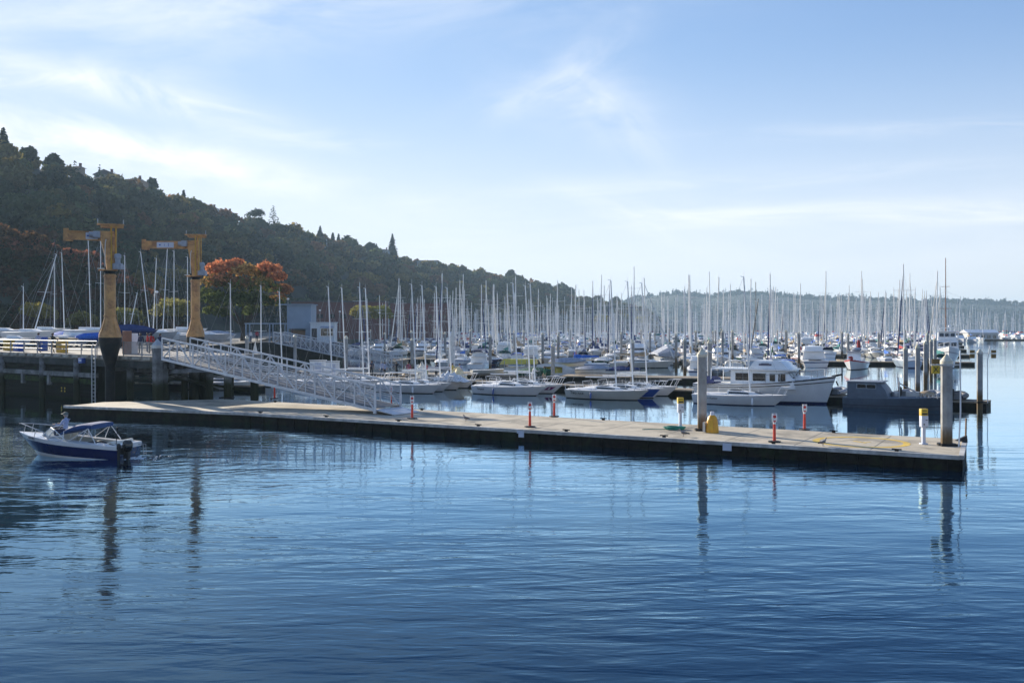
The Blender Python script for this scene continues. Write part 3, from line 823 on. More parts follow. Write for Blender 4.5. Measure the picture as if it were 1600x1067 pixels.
b.lathe([(.285, zc_ - .05), (.285, zc_ + .05)], 16); b.bar((-.75, -.1, zc_), (.6, -.1, zc_), .05, .07); b.build('clamp_band', GALV, tip)
b = MB(); b.box((-.34 - .22, -.16, zc_ + .16), (.36, .02, .22)); b.build('sign_top_panel', SIGNB, tip)
b = MB(); b.box((-.34 - .22, -.16, zc_ - .21), (.36, .02, .36)); sg = b.build('sign_panel', SIGNY, tip)
put_text('X', .34, BLACK, sg, (-.56, -.178, zc_ - .21), (R(90), 0, 0))
b = MB(); b.path([(.30, -.55, FZ - p.z * 0), (.44, -.42, 2.2), (.52, -.2, 4.9)], .035, 8); b.build('gauge_pole', SIGNW, tip)

# fender corner with a standing stick at the end of the float
t = thing('fender_post', 'short dark fender arm with a stick at the outer corner of the float', 'fender', (21.0, 44.5, 0))
b = MB(); b.tube((0, 0, -.4), (.05, 0, 1.75), .05, .04, 8); b.build('stick', TEAK, t)
b = MB(); b.loft([[(-.45, -.08, .72), (.06, -.08, .95), (.08, -.08, .62)], [(-.45, .08, .72), (.06, .08, .95), (.08, .08, .62)]]); b.build('bracket', BLACK, t)

# life-ring / hose cabinet and power pedestals
p = on(1113, 676, FZ)
t = thing('yellow_cabinet', 'rounded yellow plastic dock cabinet standing beside the concrete pile', 'cabinet', p, UA)
b = MB()
b.loft([[(wx * math.cos(a) if abs(math.cos(a)) > .001 else 0, wy * math.sin(a), z) for a in [2 * math.pi * i / 16 for i in range(16)]] for wx, wy, z in ((.33, .26, 0), (.335, .26, .12), (.29, .23, .55), (.22, .18, .80), (.12, .1, .90))])
b.build('shell', YELLOW, t)
b = MB(); b.box((0, -.255, .42), (.26, .03, .5), ry=0); b.build('lid_panel', YELLOWD, t)
b = MB(); b.box((-.38, -.05, .28), (.12, .3, .5)); b.build('side_box', CREAM, t)
b = MB(); b.tube((0, 0, .86), (0, 0, 1.08), .11, .09, 10); b.build('vent', SIGNL, t)
def pedestal(px, py, h, lab, hose=False):
    p = on(px, py, FZ)
    t = thing('power_pedestal', lab, 'pedestal', p, .15)
    b = MB(); b.box((0, 0, h * .27), (.15, .12, h * .54)); b.box((0, 0, .03), (.3, .26, .06)); b.build('post', SIGNL, t, bevel=.01)
    b = MB(); b.box((0, -.02, h * .66), (.32, .22, h * .32)); hd = b.build('meter_box', SIGNL, t, bevel=.015)
    b = MB(); b.box((-.05, -.137, h * .58), (.05, .01, .07)); b.box((.07, -.137, h * .70), (.10, .01, .03)); b.build('socket', BLACK, hd)
    b = MB(); b.box((0, 0, h * .92), (.32, .2, h * .2)); sg = b.build('yellow_head', SIGNY, t, bevel=.012)
    b = MB(); b.box((0, -.106, h * .875), (.26, .01, h * .05)); b.box((0, -.106, h * .965), (.2, .01, h * .02)); b.build('dark_slot', BLACK, sg)
    return t
pedestal(1063, 667, 1.55, 'white power pedestal with yellow head beside the green hose')
pedestal(1443, 694, 1.60, 'white power pedestal with yellow head near the end pile')
p = on(1054, 671, FZ)
b = MB(); pts = []
for i in range(150):
    a = i * .42; rr = .24 + .10 * math.sin(i * .13) + i * .0006
    pts.append((rr * math.cos(a) * 1.5, rr * math.sin(a), .03 + .0009 * i + .01 * math.sin(i)))
b.path(pts, .022, 6); b.path([(-.35, 0, .03), (-.8, -.05, .02), (-1.3, .1, .02), (-1.7, -.1, .02)], .02, 6)
tag(b.build('hose_coil', ROPEG, None, p), 'tangled green hose coil lying at the foot of a power pedestal', 'hose')

# gulls on the float
def gull(px, py, lab, yaw):
    t = thing('gull', lab, 'bird', on(px, py, FZ), yaw, 'birds resting on the float')
    b = MB()
    b.loft([[(x, ry * math.cos(a), z + rz * math.sin(a)) for a in [2 * math.pi * i / 10 for i in range(10)]] for x, ry, rz, z in ((-.24, .012, .01, .16), (-.14, .05, .045, .17), (-.02, .085, .08, .19), (.09, .075, .075, .22), (.14, .045, .05, .28), (.165, .042, .045, .33), (.20, .035, .035, .345), (.235, .01, .01, .335))])
    for s_ in (-1, 1): b.tube((0, .03 * s_, .13), (.01, .03 * s_, .0), .009, n=5); b.bar((.0, .03 * s_, .006), (.05, .03 * s_, .006), .03, .008)
    b.tube((.23, 0, .335), (.285, 0, .32), .012, .004, 6)
    b.build('body', BIRDG, t)
    for s_ in (-1, 1):
        b = MB(); b.loft([[(x, s_ * y, z + d) for d, y in ((-.03, yb), (.0, yb + .015), (.04, yb - .005))] for x, yb, z in ((.08, .07, .2), (-.08, .078, .19), (-.22, .03, .17), (-.30, .015, .155))]); b.build('wing', mat('gull_wing', (.13, .12, .115), .8), t)
    return t
gull(728, 658, 'dark speckled gull resting near the front edge left of the mid float posts', 2.4)
gull(1068, 682, 'brown gull standing below the green hose coil', 2.8)
gull(1286, 697, 'small gull at the front edge below the painted ring', .5)
gull(1258, 693.0, 'tiny dark bird crouching on the float edge beside the red post', 1.2) if False else None

# ------------------------------------------------------------------ pier platform
pier_poly = [(-47.0, 87.0), (-33.2, 76.7), (-26.0, 71.4), (-20.6, 79.6), (-33.2, 90.0)]
pr = thing('pier', 'timber and concrete pier on piles carrying the cranes', 'pier', (0, 0, 0))
b = MB(); b.prism(pier_poly, LZ - .35, LZ + .02); b.build('deck', DECKP, pr, smooth=False)
PU = (Vector((-26, 71.4, 0)) - Vector((-47, 87, 0))).normalized(); PV = Vector((-PU.y, PU.x, 0)); PA = math.atan2(PU.y, PU.x)
def pe(s, off=0.0):      # point along the pier's front edge, s metres from the outer corner, off metres inland
    q = Vector((-26, 71.4, 0)) - PU * s + PV * off
    return q
b = MB()
for s_ in np.arange(.4, 78, 1.45):
    q = pe(s_, -.02); b.box((q.x, q.y, LZ - .14), (.95, .26, .2), PA)
b.build('kerb_block', mat('pale_kerb_timber', (.46, .43, .36), .8, var=.25), pr, smooth=False)
b = MB(); q0, q1 = pe(0, -.05), pe(80, -.05)
b.bar((q0.x, q0.y, LZ - .62), (q1.x, q1.y, LZ - .62), .3, .5); b.build('beam', CONCD, pr, smooth=False)
b = MB(); q0, q1 = pe(8.8, -.13), pe(80, -.13); b.bar((q0.x, q0.y, LZ - 1.62), (q1.x, q1.y, LZ - 1.62), .35, .36)
for s_ in np.arange(11.5, 78, 4.4):
    q = pe(s_, -.2); b.box((q.x, q.y, LZ - 2.1), (.34, .3, 1.0), PA)
b.build('whaler', mat('pale_whaler_concrete', (.23, .235, .225), .85, var=.3, scale=1.5, spec=.2, stain=(.09, .09, .08), stain_amt=.8), pr, smooth=False)
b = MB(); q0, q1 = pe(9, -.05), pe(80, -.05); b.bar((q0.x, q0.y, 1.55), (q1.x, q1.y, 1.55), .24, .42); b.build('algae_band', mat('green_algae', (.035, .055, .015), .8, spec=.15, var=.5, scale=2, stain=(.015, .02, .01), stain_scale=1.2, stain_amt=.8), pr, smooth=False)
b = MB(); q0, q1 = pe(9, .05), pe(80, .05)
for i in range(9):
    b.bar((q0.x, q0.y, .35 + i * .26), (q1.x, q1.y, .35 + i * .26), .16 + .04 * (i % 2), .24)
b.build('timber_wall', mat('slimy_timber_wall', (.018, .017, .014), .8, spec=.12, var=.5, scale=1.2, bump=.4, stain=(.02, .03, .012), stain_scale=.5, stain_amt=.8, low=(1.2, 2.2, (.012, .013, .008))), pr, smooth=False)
for s_, off, r_ in [(.6, .5, .34), (5.2, .6, .26), (11.5, -.25, .27), (17, -.25, .25), (24, -.25, .25), (31, -.25, .25), (1.2, 5.0, .3), (4.5, 5.0, .28), (.2, 8.6, .34), (3.6, 8.8, .3), (7.4, 8.6, .3), (7.0, 4.6, .28)]:
    q = pe(s_, off); b = MB(); b.lathe([(r_, -2), (r_, LZ - .36)], 10); b.build('pile', PILED, pr, (q.x, q.y, 0))
b = MB()
for s0, s1, off in ((0, 8.5, .8), (0, 8.5, 5.0), (0, 8.5, 8.6)):
    p_, q_ = pe(s0, off), pe(s1, off); b.bar((p_.x, p_.y, LZ - .62), (q_.x, q_.y, LZ - .62), .42, .5)
for s_ in (.5, 4.5, 8.0):
    p_, q_ = pe(s_, .8), pe(s_, 9); b.bar((p_.x, p_.y, LZ - 1.1), (q_.x, q_.y, LZ - 1.1), .3, .32)
p_, q_ = pe(.6, .6), pe(5, 8.6); b.bar((p_.x, p_.y, 2.6), (q_.x, q_.y, .6), .16, .2)
p_, q_ = pe(7, .8), pe(1, 8.6); b.bar((p_.x, p_.y, 2.6), (q_.x, q_.y, .7), .16, .2)
b.build('cross_brace', PILED, pr, smooth=False)

t = thing('landing_steps', 'pale timber landing steps glimpsed behind the pier piles', 'steps', (0, 0, 0))
for px, Y, zs, w_ in ((200, 87, (.9, 1.5), 1.6), (224, 87.5, (.8, 1.3, 1.9), 1.9), (255, 88, (.8, 1.4, 2.0, 2.7), 1.7), (280, 88, (.9, 1.7, 2.6), 1.9)):
    q = at(px, 0, Y)
    for z_ in zs:
        b = MB(); b.box((q.x + .1 * z_, Y, z_), (w_, .5, .10), PA * .4); b.build('tread', mat('pale_step_board', (.50, .48, .42), .8, var=.3), t, smooth=False)
    b = MB(); b.box((q.x - w_ / 2, Y, 1.1), (.12, .12, 3.2)); b.build('post', PILED, t, smooth=False)
# railing along the pier
rl = thing('pier_railing', 'plain grey pipe railing along the edge of the pier', 'railing', (0, 0, 0))
b = MB()
for s_ in np.arange(9.2, 78, 2.35):
    q = pe(s_, .15); b.tube((q.x, q.y, LZ - .7), (q.x, q.y, LZ + 1.12), .045, n=6)
b.build('post', RAILG, rl)
b = MB()
for z in (.42, .78, 1.10):
    p_, q_ = pe(9.2, .15), pe(78, .15); b.tube((p_.x, p_.y, LZ + z), (q_.x, q_.y, LZ + z), .032 if z < 1 else .045, n=6)
b.build('rail', RAILG, rl)
rl = thing('baluster_fence', 'grey fence of close upright bars between crane and gangway', 'fence', (0, 0, 0))
b = MB()
for s_ in np.arange(.5, 5.4, .115):
    q = pe(s_, .15); b.tube((q.x, q.y, LZ + .05), (q.x, q.y, LZ + 1.05), .014, n=5)
b.build('baluster', RAILG, rl)
b = MB()
for z in (.12, 1.08):
    p_, q_ = pe(.4, .15), pe(5.4, .15); b.bar((p_.x, p_.y, LZ + z), (q_.x, q_.y, LZ + z), .06, .05)
for s_ in (.4, 2.9, 5.4):
    q = pe(s_, .15); b.bar((q.x, q.y, LZ), (q.x, q.y, LZ + 1.14), .07, .07)
b.build('frame', RAILG, rl)
# ladder
q = pe(8.7, -.42); q2 = q
t = thing('pier_ladder', 'pale metal ladder hanging down the face of the pier beside the crane', 'ladder', (q.x, q.y, 0), PA)
for s_ in (-.24, .24):
    b = MB(); b.path([(s_, 0, -.2), (s_, 0, LZ + .75), (s_, .15, LZ + .9)], .045, 7); b.build('rail', GALV, t)
b = MB()
for i in range(13): b.tube((-.24, 0, .15 + i * .3), (.24, 0, .15 + i * .3), .025, n=6)
b.build('rung', GALV, t)
q = pe(10.6, -.34)
t = thing('blue_box', 'blue plastic box hung on the pier face beside the ladder', 'box', (q.x, q.y, LZ - .45), PA)
b = MB(); b.box((0, 0, 0), (.62, .3, .42)); b.build('body', BLUE, t, bevel=.03)
b = MB(); b.box((0, -.155, .02), (.4, .012, .16)); b.build('front_label', SIGNL, t)
for px in (106, 116):
    p = on(px, 622, .9)
q = pe(13.5, -.32)
t = thing('yellow_marker', 'pair of small yellow depth marks low on the dark pier wall', 'marker', (q.x, q.y, .8), PA)
for x in (-.25, .25):
    b = MB(); b.box((x, 0, .12), (.12, .03, .14)); b.box((x, 0, -.12), (.12, .03, .14)); b.build('mark', SIGNY, t)
# square post with a sloping cap beside the gangway
p = at(246, 545, 70.6)
t = thing('square_pile', 'square grey pile with pyramid cap at the head of the gangway', 'pile', (p.x, p.y, 0), PA)
b = MB(); b.box((0, 0, 1.2), (.52, .52, 6.4)); b.build('shaft', PILED, t, smooth=False)
b = MB(); b.loft([[(-.3, -.3, 4.4), (.3, -.3, 4.4), (.3, .3, 4.4), (-.3, .3, 4.4)], [(-.3, -.3, 4.62), (.3, -.3, 4.62), (.3, .3, 4.62), (-.3, .3, 4.62)], [(-.01, -.01, 5.1), (.01, -.01, 5.1), (.01, .01, 5.1), (-.01, .01, 5.1)]]); b.build('cap', GALV, t, smooth=False)
p = on(356, 622, FZ); make_pile((p.x, p.y, FZ), 2.7, .30, 'short dark pile under the middle of the gangway', cap=False, m=PILED, sides=10)
p = at(305, 600, 77); 
for i, (px, Y, lab) in enumerate([(303, 79, 'dark pile under the gangway beside the outer pier corner'), (322, 80, 'dark pile farthest under the gangway with a red stripe')]):
    make_pile((at(px, 0, Y).x, Y, 0), 3.3, .42, lab, cap=False, bracket=False, m=PILED, sides=10)

# ------------------------------------------------------------------ gangways
def gangway(name, label, P0, P1, width, hgt, bays, m, ramp=True):
    """P0 head, P1 foot: near bottom chord ends"""
    t = thing(name, label, 'gangway', (0, 0, 0))
    d = (P1 - P0); hd = Vector((d.x, d.y, 0)).normalized(); side = Vector((-hd.y, hd.x, 0))
    if side.y < 0: side = -side
    up = Vector((0, 0, 1))
    for nm, off in (('near', 0), ('far', width)):
        b = MB(); o_ = side * off
        a0, a1 = P0 + o_, P1 + o_
        b.bar(a0, a1, .13, .17); b.bar(a0 + up * hgt, a1 + up * hgt, .10, .11)
        for i in range(bays + 1):
            q = a0.lerp(a1, i / bays); b.bar(q, q + up * hgt, .09, .09)
            if i < bays:
                q2 = a0.lerp(a1, (i + 1) / bays)
                mid = q.lerp(q2, .5)
                if i % 2: b.bar(q + up * hgt, q2, .07, .07)
                else: b.bar(q, q2 + up * hgt, .07, .07)
                b.bar(mid, mid + up * hgt, .05, .05)
        b.build('truss', m, t, smooth=False)
        b = MB(); so = side * (off + (.08 if off == 0 else -.08))
        for z in (.32, .46, .60, .74, .88, 1.02): b.bar(P0 + so + up * (z * hgt / 1.5 + .1), P1 + so + up * (z * hgt / 1.5 + .1), .03, .035)
        hr = hgt * .66
        b.tube(P0 + so * 1.0 + up * hr, P1 + so + up * hr, .035, n=6)
        b.build('handrail', m, t, smooth=False)
    b = MB()
    n_ = 40
    for i in range(n_):
        q = P0.lerp(P1, (i + .5) / n_) + side * width / 2 + up * .12; L_ = d.length / n_
        b.add([tuple(q + hd * x * L_ * .47 + side * y * width * .47 + up * (z * .02 + x * L_ * .47 * d.z / Vector((d.x, d.y)).length)) for x in (-1, 1) for y in (-1, 1) for z in (-1, 1)], [(0, 1, 3, 2), (4, 6, 7, 5), (0, 4, 5, 1), (2, 3, 7, 6), (0, 2, 6, 4), (1, 5, 7, 3)])
    for i in range(bays + 1):
        q = P0.lerp(P1, i / bays); b.bar(q - up * .03, q + side * width - up * .03, .09, .12)
    b.build('walkway', mat('gangway_grating', (.16, .165, .17), .7, var=.2), t, smooth=False)
    if ramp:
        b = MB(); q = P1 + hd * .05
        e = P1 + hd * 1.5; e.z = FZ + .02
        b.add([tuple(x) for x in (q, q + side * width, e + side * width, e)] + [tuple(x + up * .05) for x in (q, q + side * width, e + side * width, e)], [(0, 1, 2, 3), (7, 6, 5, 4), (0, 4, 5, 1), (1, 5, 6, 2), (2, 6, 7, 3), (3, 7, 4, 0)])
        b.build('toe_plate', m, t, smooth=False)
        b = MB()
        for off in (0, width):
            q = P1 + side * off; b.bar(q + up * .9, Vector((q.x, q.y, FZ + .05)), .14, .14); b.lathe([(.12, -.08), (.12, .08)], 10, (q.x, q.y, FZ + .14))
        b.build('foot_post', m, t, smooth=False)
    return t
GALVW = mat('gangway_aluminium', (.58, .59, .61), .5, .3, var=.1, scale=3)
gangway('gangway', 'long sloping aluminium truss gangway from the pier down to the near float', Vector((-25.3, 69.4, 3.65)), Vector((-8.4, 58.9, .86)), 2.5, 1.5, 12, GALVW)
gangway('gangway', 'second aluminium gangway farther back beside the shed', Vector((-34.0, 137, 3.7)), Vector((-15.2, 121.5, .8)), 1.8, 1.5, 12, GALVW, ramp=False)

# ------------------------------------------------------------------ jib cranes
def crane(name, label, base, zt, col_r, jib_dir, jib_len, sign_len, zflare, hdir, cone, sgn):
    t = thing(name, label, 'crane', (base[0], base[1], 0))
    z1 = zflare
    if cone:
        b = MB(); b.lathe([(col_r * .86, -2.5), (col_r * .86, z1 - 2.2), (col_r * 1.0, z1 - 2.0), (col_r * 1.95, z1 - .42), (col_r * 2.0, z1 - .1), (col_r * 2.0, z1 - .002)], 16); b.build('dark_pedestal', STEELD, t, angle=28)
    b = MB(); b.lathe([(col_r * 1.98, z1), (col_r * 1.95, z1 + .25), (col_r * 1.45, z1 + .75), (col_r * 1.05, z1 + 1.45), (col_r, z1 + 1.6)], 20)
    for i in range(8):
        a = i * math.pi / 4 + .2
        p0 = Vector((math.cos(a), math.sin(a), 0))
        b.loft([[tuple(p0 * r_ + Vector((-p0.y, p0.x, 0)) * s_ * .03 + Vector((0, 0, z_))) for r_, z_ in ((col_r * .9, z1 + .1), (col_r * 2.05, z1 + .1), (col_r * 1.9, z1 + .4), (col_r * 1.06, z1 + 1.5), (col_r * .9, z1 + 1.5))] for s_ in (-1, 1)])
    b.build('flared_base', YELLOWD if not cone else YELLOWC, t)
    zs = z1 + (zt - z1) * .58                                   # top of the fixed column, turntable
    b = MB(); b.lathe([(col_r, z1 + 1.55), (col_r, zs - .25)], 24)
    for z_ in (z1 + 1.62, zs - .42):
        b.lathe([(col_r * 1.13, z_), (col_r * 1.13, z_ + .06)], 24)
        for i in range(12):
            a = i * math.pi / 6; b.lathe([(.028, z_ - .04), (.028, z_ + .10)], 6, (math.cos(a) * col_r * 1.07, math.sin(a) * col_r * 1.07, 0))
    b.build('column', YELLOWC, t)
    b = MB(); b.lathe([(col_r * .96, zs - .26), (col_r * .96, zs - .05)], 20); b.lathe([(col_r * 1.22, zs - .09), (col_r * 1.22, zs)], 20); b.build('slewing_ring', STEELD, t)
    # turning head
    ja = jib_dir; jd = Vector((math.cos(ja), math.sin(ja), 0)); js = Vector((-jd.y, jd.x, 0)); up = Vector((0, 0, 1))
    b = MB(); b.lathe([(col_r * 1.3, zs + .02), (col_r * 1.3, zs + .12)], 18); q = jd * (col_r * 1.3)
    b.bar(q * .2 + up * (zs + .07), q * 1.5 + up * (zs + .07), col_r * 1.2, .1); b.build('turntable', YELLOWC, t)
    b = MB()
    c = col_r
    def ringz(x0, x1, hw, z): return [tuple(jd * x + js * y + up * z) for x, y in ((x0, -hw), (x1, -hw), (x1, hw), (x0, hw))]
    zj = zt - 1.05
    b.loft([ringz(-c * .8, c * .6, c * .62, zs + .13), ringz(-c * .8, c * .85, c * .6, zs + 1.1), ringz(-c * .8, c * 1.7, c * .55, zj - .15), ringz(-c * .7, c * 1.8, c * .5, zj + .40)])
    b.build('head_box', YELLOWC, t, smooth=False)
    b = MB()
    for x in (-c * 1.03, -c * .2): 
        for y in (-c * .78, c * .78): b.bar(jd * x + js * y + up * (zs + .13), jd * x + js * y + up * (zt - .25), .07, .07)
    b.loft([[tuple(jd * (c * .1 + .36 * math.cos(a)) + js * (s_ * (c * .78 + .02)) + up * (zs + 1.0 + 1.0 * math.sin(a) * (1 if math.sin(a) > 0 else .7))) for a in [2 * math.pi * i / 12 for i in range(12)]] for s_ in (-1, -1.06)])
    b.build('head_frame', YELLOWD, t, smooth=False)
    b = MB()
    b.bar(jd * (c * 2.2) + up * (zt - .12), jd * (-c * 2.4) + up * (zt - .12), c * 1.7, .08)
    for y in (-.8, .8): b.bar(jd * (c * 1.6) + js * (y * c * .7) + up * (zt - .27), jd * (-c * 2.3) + js * (y * c * .7) + up * (zt - .27), .07, .2)
    tp = b.build('top_platform', YELLOWC, t, smooth=False)
    b = MB()
    for x in (c * 2.1, -c * 2.3): b.tube(jd * x + up * (zt - .1), jd * x + up * (zt + .28), .035, n=6)
    b.build('corner_pin', GALV, tp)
    # jib: I-section beam
    b = MB(); j0, j1 = jd * (c * 1.2) + up * zj, jd * jib_len + up * (zj + .02)
    b.bar(j0 + up * .31, j1 + up * .31, .34, .06); b.bar(j0 - up * .31, j1 - up * .31, .34, .06); b.bar(j0, j1, .12, .56)
    b.bar(j1 + up * .5, j1 - up * .45, .36, .12); b.bar(j1 - up * .42, j1 - up * .42 - jd * .5, .2, .1)
    b.build('jib', YELLOWC, t, smooth=False)
    b = MB(); sc = c * 1.9 + (jib_len - c * 1.9) * (.5 if sgn else .22)
    for s_ in (-1, 1):
        q = jd * sc + js * s_ * .075 + up * zj
        b.bar(q - jd * sign_len / 2, q + jd * sign_len / 2, .02, .5)
    sp_ = b.build('sign_panel', SIGNL, t, smooth=False)
    b = MB()
    nrm = js if js.y < 0 else -js
    for x, wd_, hh in ((-.18 * sign_len, .05, .3), (.32 * sign_len, .16, .12), (.05 * sign_len, .04, .18)):
        q = jd * (sc + x) + nrm * .088 + up * zj; b.bar(q - jd * wd_ / 2, q + jd * wd_ / 2, .008, hh)
    b.build('lettering', BLUE, sp_, smooth=False)
    # hoist trolley and drive motors
    b = MB(); q = jd * (c * 2.3) + nrm * .28 + up * (zj + .1); b.box(tuple(q), (.5, .42, .5), ja); b.tube(q + jd * .2, q + jd * .55, .2, n=12); b.build('hoist_motor', MOTORG, t, bevel=.03)
    b = MB(); mx = hdir
    q = Vector((math.cos(mx), math.sin(mx), 0)) * (c * 1.55)
    b.lathe([(.36, zs + .12), (.38, zs + .2), (.38, zs + .55), (.2, zs + .62), (.2, zs + .95), (.26, zs + 1.0), (.26, zs + 1.25), (.12, zs + 1.34)], 14, (q.x, q.y, 0)); b.box((q.x * 1.15, q.y * 1.15, zs + .3), (.62, .5, .36), mx); b.build('slew_motor', MOTORG, t)
    b = MB(); a2 = jd * (c * .9) + nrm * (c * .9)
    b.path([a2 + up * (zs + .3), a2 + up * (zs + 1.6), a2 * .95 + up * (zs + 2.1), a2 * .8 + up * (zs + 2.4)], .035, 6)
    b.bar(jd * (c * 1.0) + nrm * c + up * (zs + .16), jd * (c * 2.2) + nrm * c + up * (zs + .16), .09, .06); b.build('cable_conduit', CREAM, t)
    # hoist cable with hook block
    b = MB(); q = jd * (jib_len - .35) + up * (zj - .45); b.tube(q, q - up * (.5 if not sgn else .7), .022, n=6); b.ell(tuple(q - up * (.75 if not sgn else .95)), (.1, .1, .2), 8, 6); b.build('hook_block', STEELD, t)
    return t
q1 = at(172, 600, 73.9)
crane('jib_crane', 'yellow jib crane with dark cone pedestal on the pier edge', (q1.x, q1.y), 13.95, .415, R(205), 3.08, .85, 5.15, R(-10), True, False)
q2 = at(305.5, 520, 88)
crane('jib_crane', 'yellow jib crane with long sign on its jib behind the gangway', (q2.x, q2.y), 14.5, .40, R(181), 4.7, 1.55, 5.05, R(-8), True, True)

# ------------------------------------------------------------------ shed, booth, pergola
p0 = at(467, 530, 141)
t = thing('blue_shed', 'tall blue grey boxy shed with open front behind the gangways', 'building', (p0.x, p0.y, LZ))
b = MB(); b.box((0, 2.0, 3.7), (3.5, 4.0, 3.5)); b.box((-1.65, 0.02, .97), (.2, .2, 1.95)); b.box((1.35, 2.0, .97), (.8, 3.9, 1.95)); b.box((0, 3.9, .97), (3.4, .2, 1.94)); b.build('wall', WALLB, t, smooth=False)
b = MB(); b.box((-.5, 1.9, 5.52), (4.9, 4.4, .14)); b.build('roof', WALLB, t, smooth=False)
b = MB(); b.box((-.1, 2.5, .85), (2.4, 1.2, 1.7)); b.build('interior_shelf', HOUSET, t, smooth=False)
p0 = at(503.5, 528, 139)
t = thing('ticket_booth', 'pale blue booth with wide windows against the tall shed', 'building', (p0.x, p0.y, LZ - .3))
b = MB(); b.box((0, 1.2, 1.55), (3.45, 2.4, 3.1)); b.build('wall', BOOTH, t, smooth=False)
b = MB(); b.box((0, 1.2, 3.16), (3.7, 2.7, .12)); b.build('roof', BOOTH, t, smooth=False)
for x, wd_ in ((.28, .9), (1.2, .7)):
    b = MB(); b.box((x, -.03, 1.75), (wd_ + .16, .08, 1.2)); f_ = b.build('window', WHITE, t); b = MB(); b.box((x, -.075, 1.75), (wd_, .02, 1.04)); b.build('pane', DARKGLASS, f_)
b = MB(); b.box((-1.15, -.03, 1.2), (.75, .08, 2.2)); b.build('door', ROOFG, t)
b = MB(); b.loft([[(x, 0, 2.65), (x, -.5, 2.35), (x, -.02, 2.35)] for x in (-.25, 1.65)]); b.build('awning', GREYCLOTH, t, smooth=False)
t = thing('pergola', 'blue grey post and beam frame between maple and shed', 'pergola', (at(415, 530, 142).x, 142, LZ))
b = MB(); b.box((0, 0, 2.72), (6.2, .22, .18)); b.box((0, 2, 2.72), (6.2, .22, .18)); b.build('beam', WALLB, t, smooth=False)
for x in (-2.9, 0.6, 2.9):
    for y in (0, 2):
        b = MB(); b.lathe([(.11, 0), (.11, 2.63)], 8); b.build('post', WALLB, t, (x, y, 0))

# lamp posts
def lamp(px, yt, Y, lab):
    p = at(px, yt, Y); z0 = LZ if px < 560 else .5
    t = thing('lamp_post', lab, 'lamp post', (p.x, p.y, z0), 0, 'lamp posts around the marina')
    b = MB(); b.lathe([(.07, 0), (.05, p.z - z0 - .25)], 8); b.build('pole', RAILG, t)
    b = MB(); b.ell((0, 0, p.z - z0 - .12), (.22, .22, .18), 10, 7); b.build('globe', SIGNW, t)
for px, yt, Y, lab in [(450, 466, 150, 'thin lamp post rising above the shed roof'), (500, 484, 190, 'lamp post behind the pale booth with white globe'), (531, 486, 200, 'white globe lamp post just past the booth'), (593, 488, 210, 'white globe lamp post before the olive tree'), (245, 455, 130, 'flat topped white lamp between two yard masts')]:
    lamp(px, yt, Y, lab)
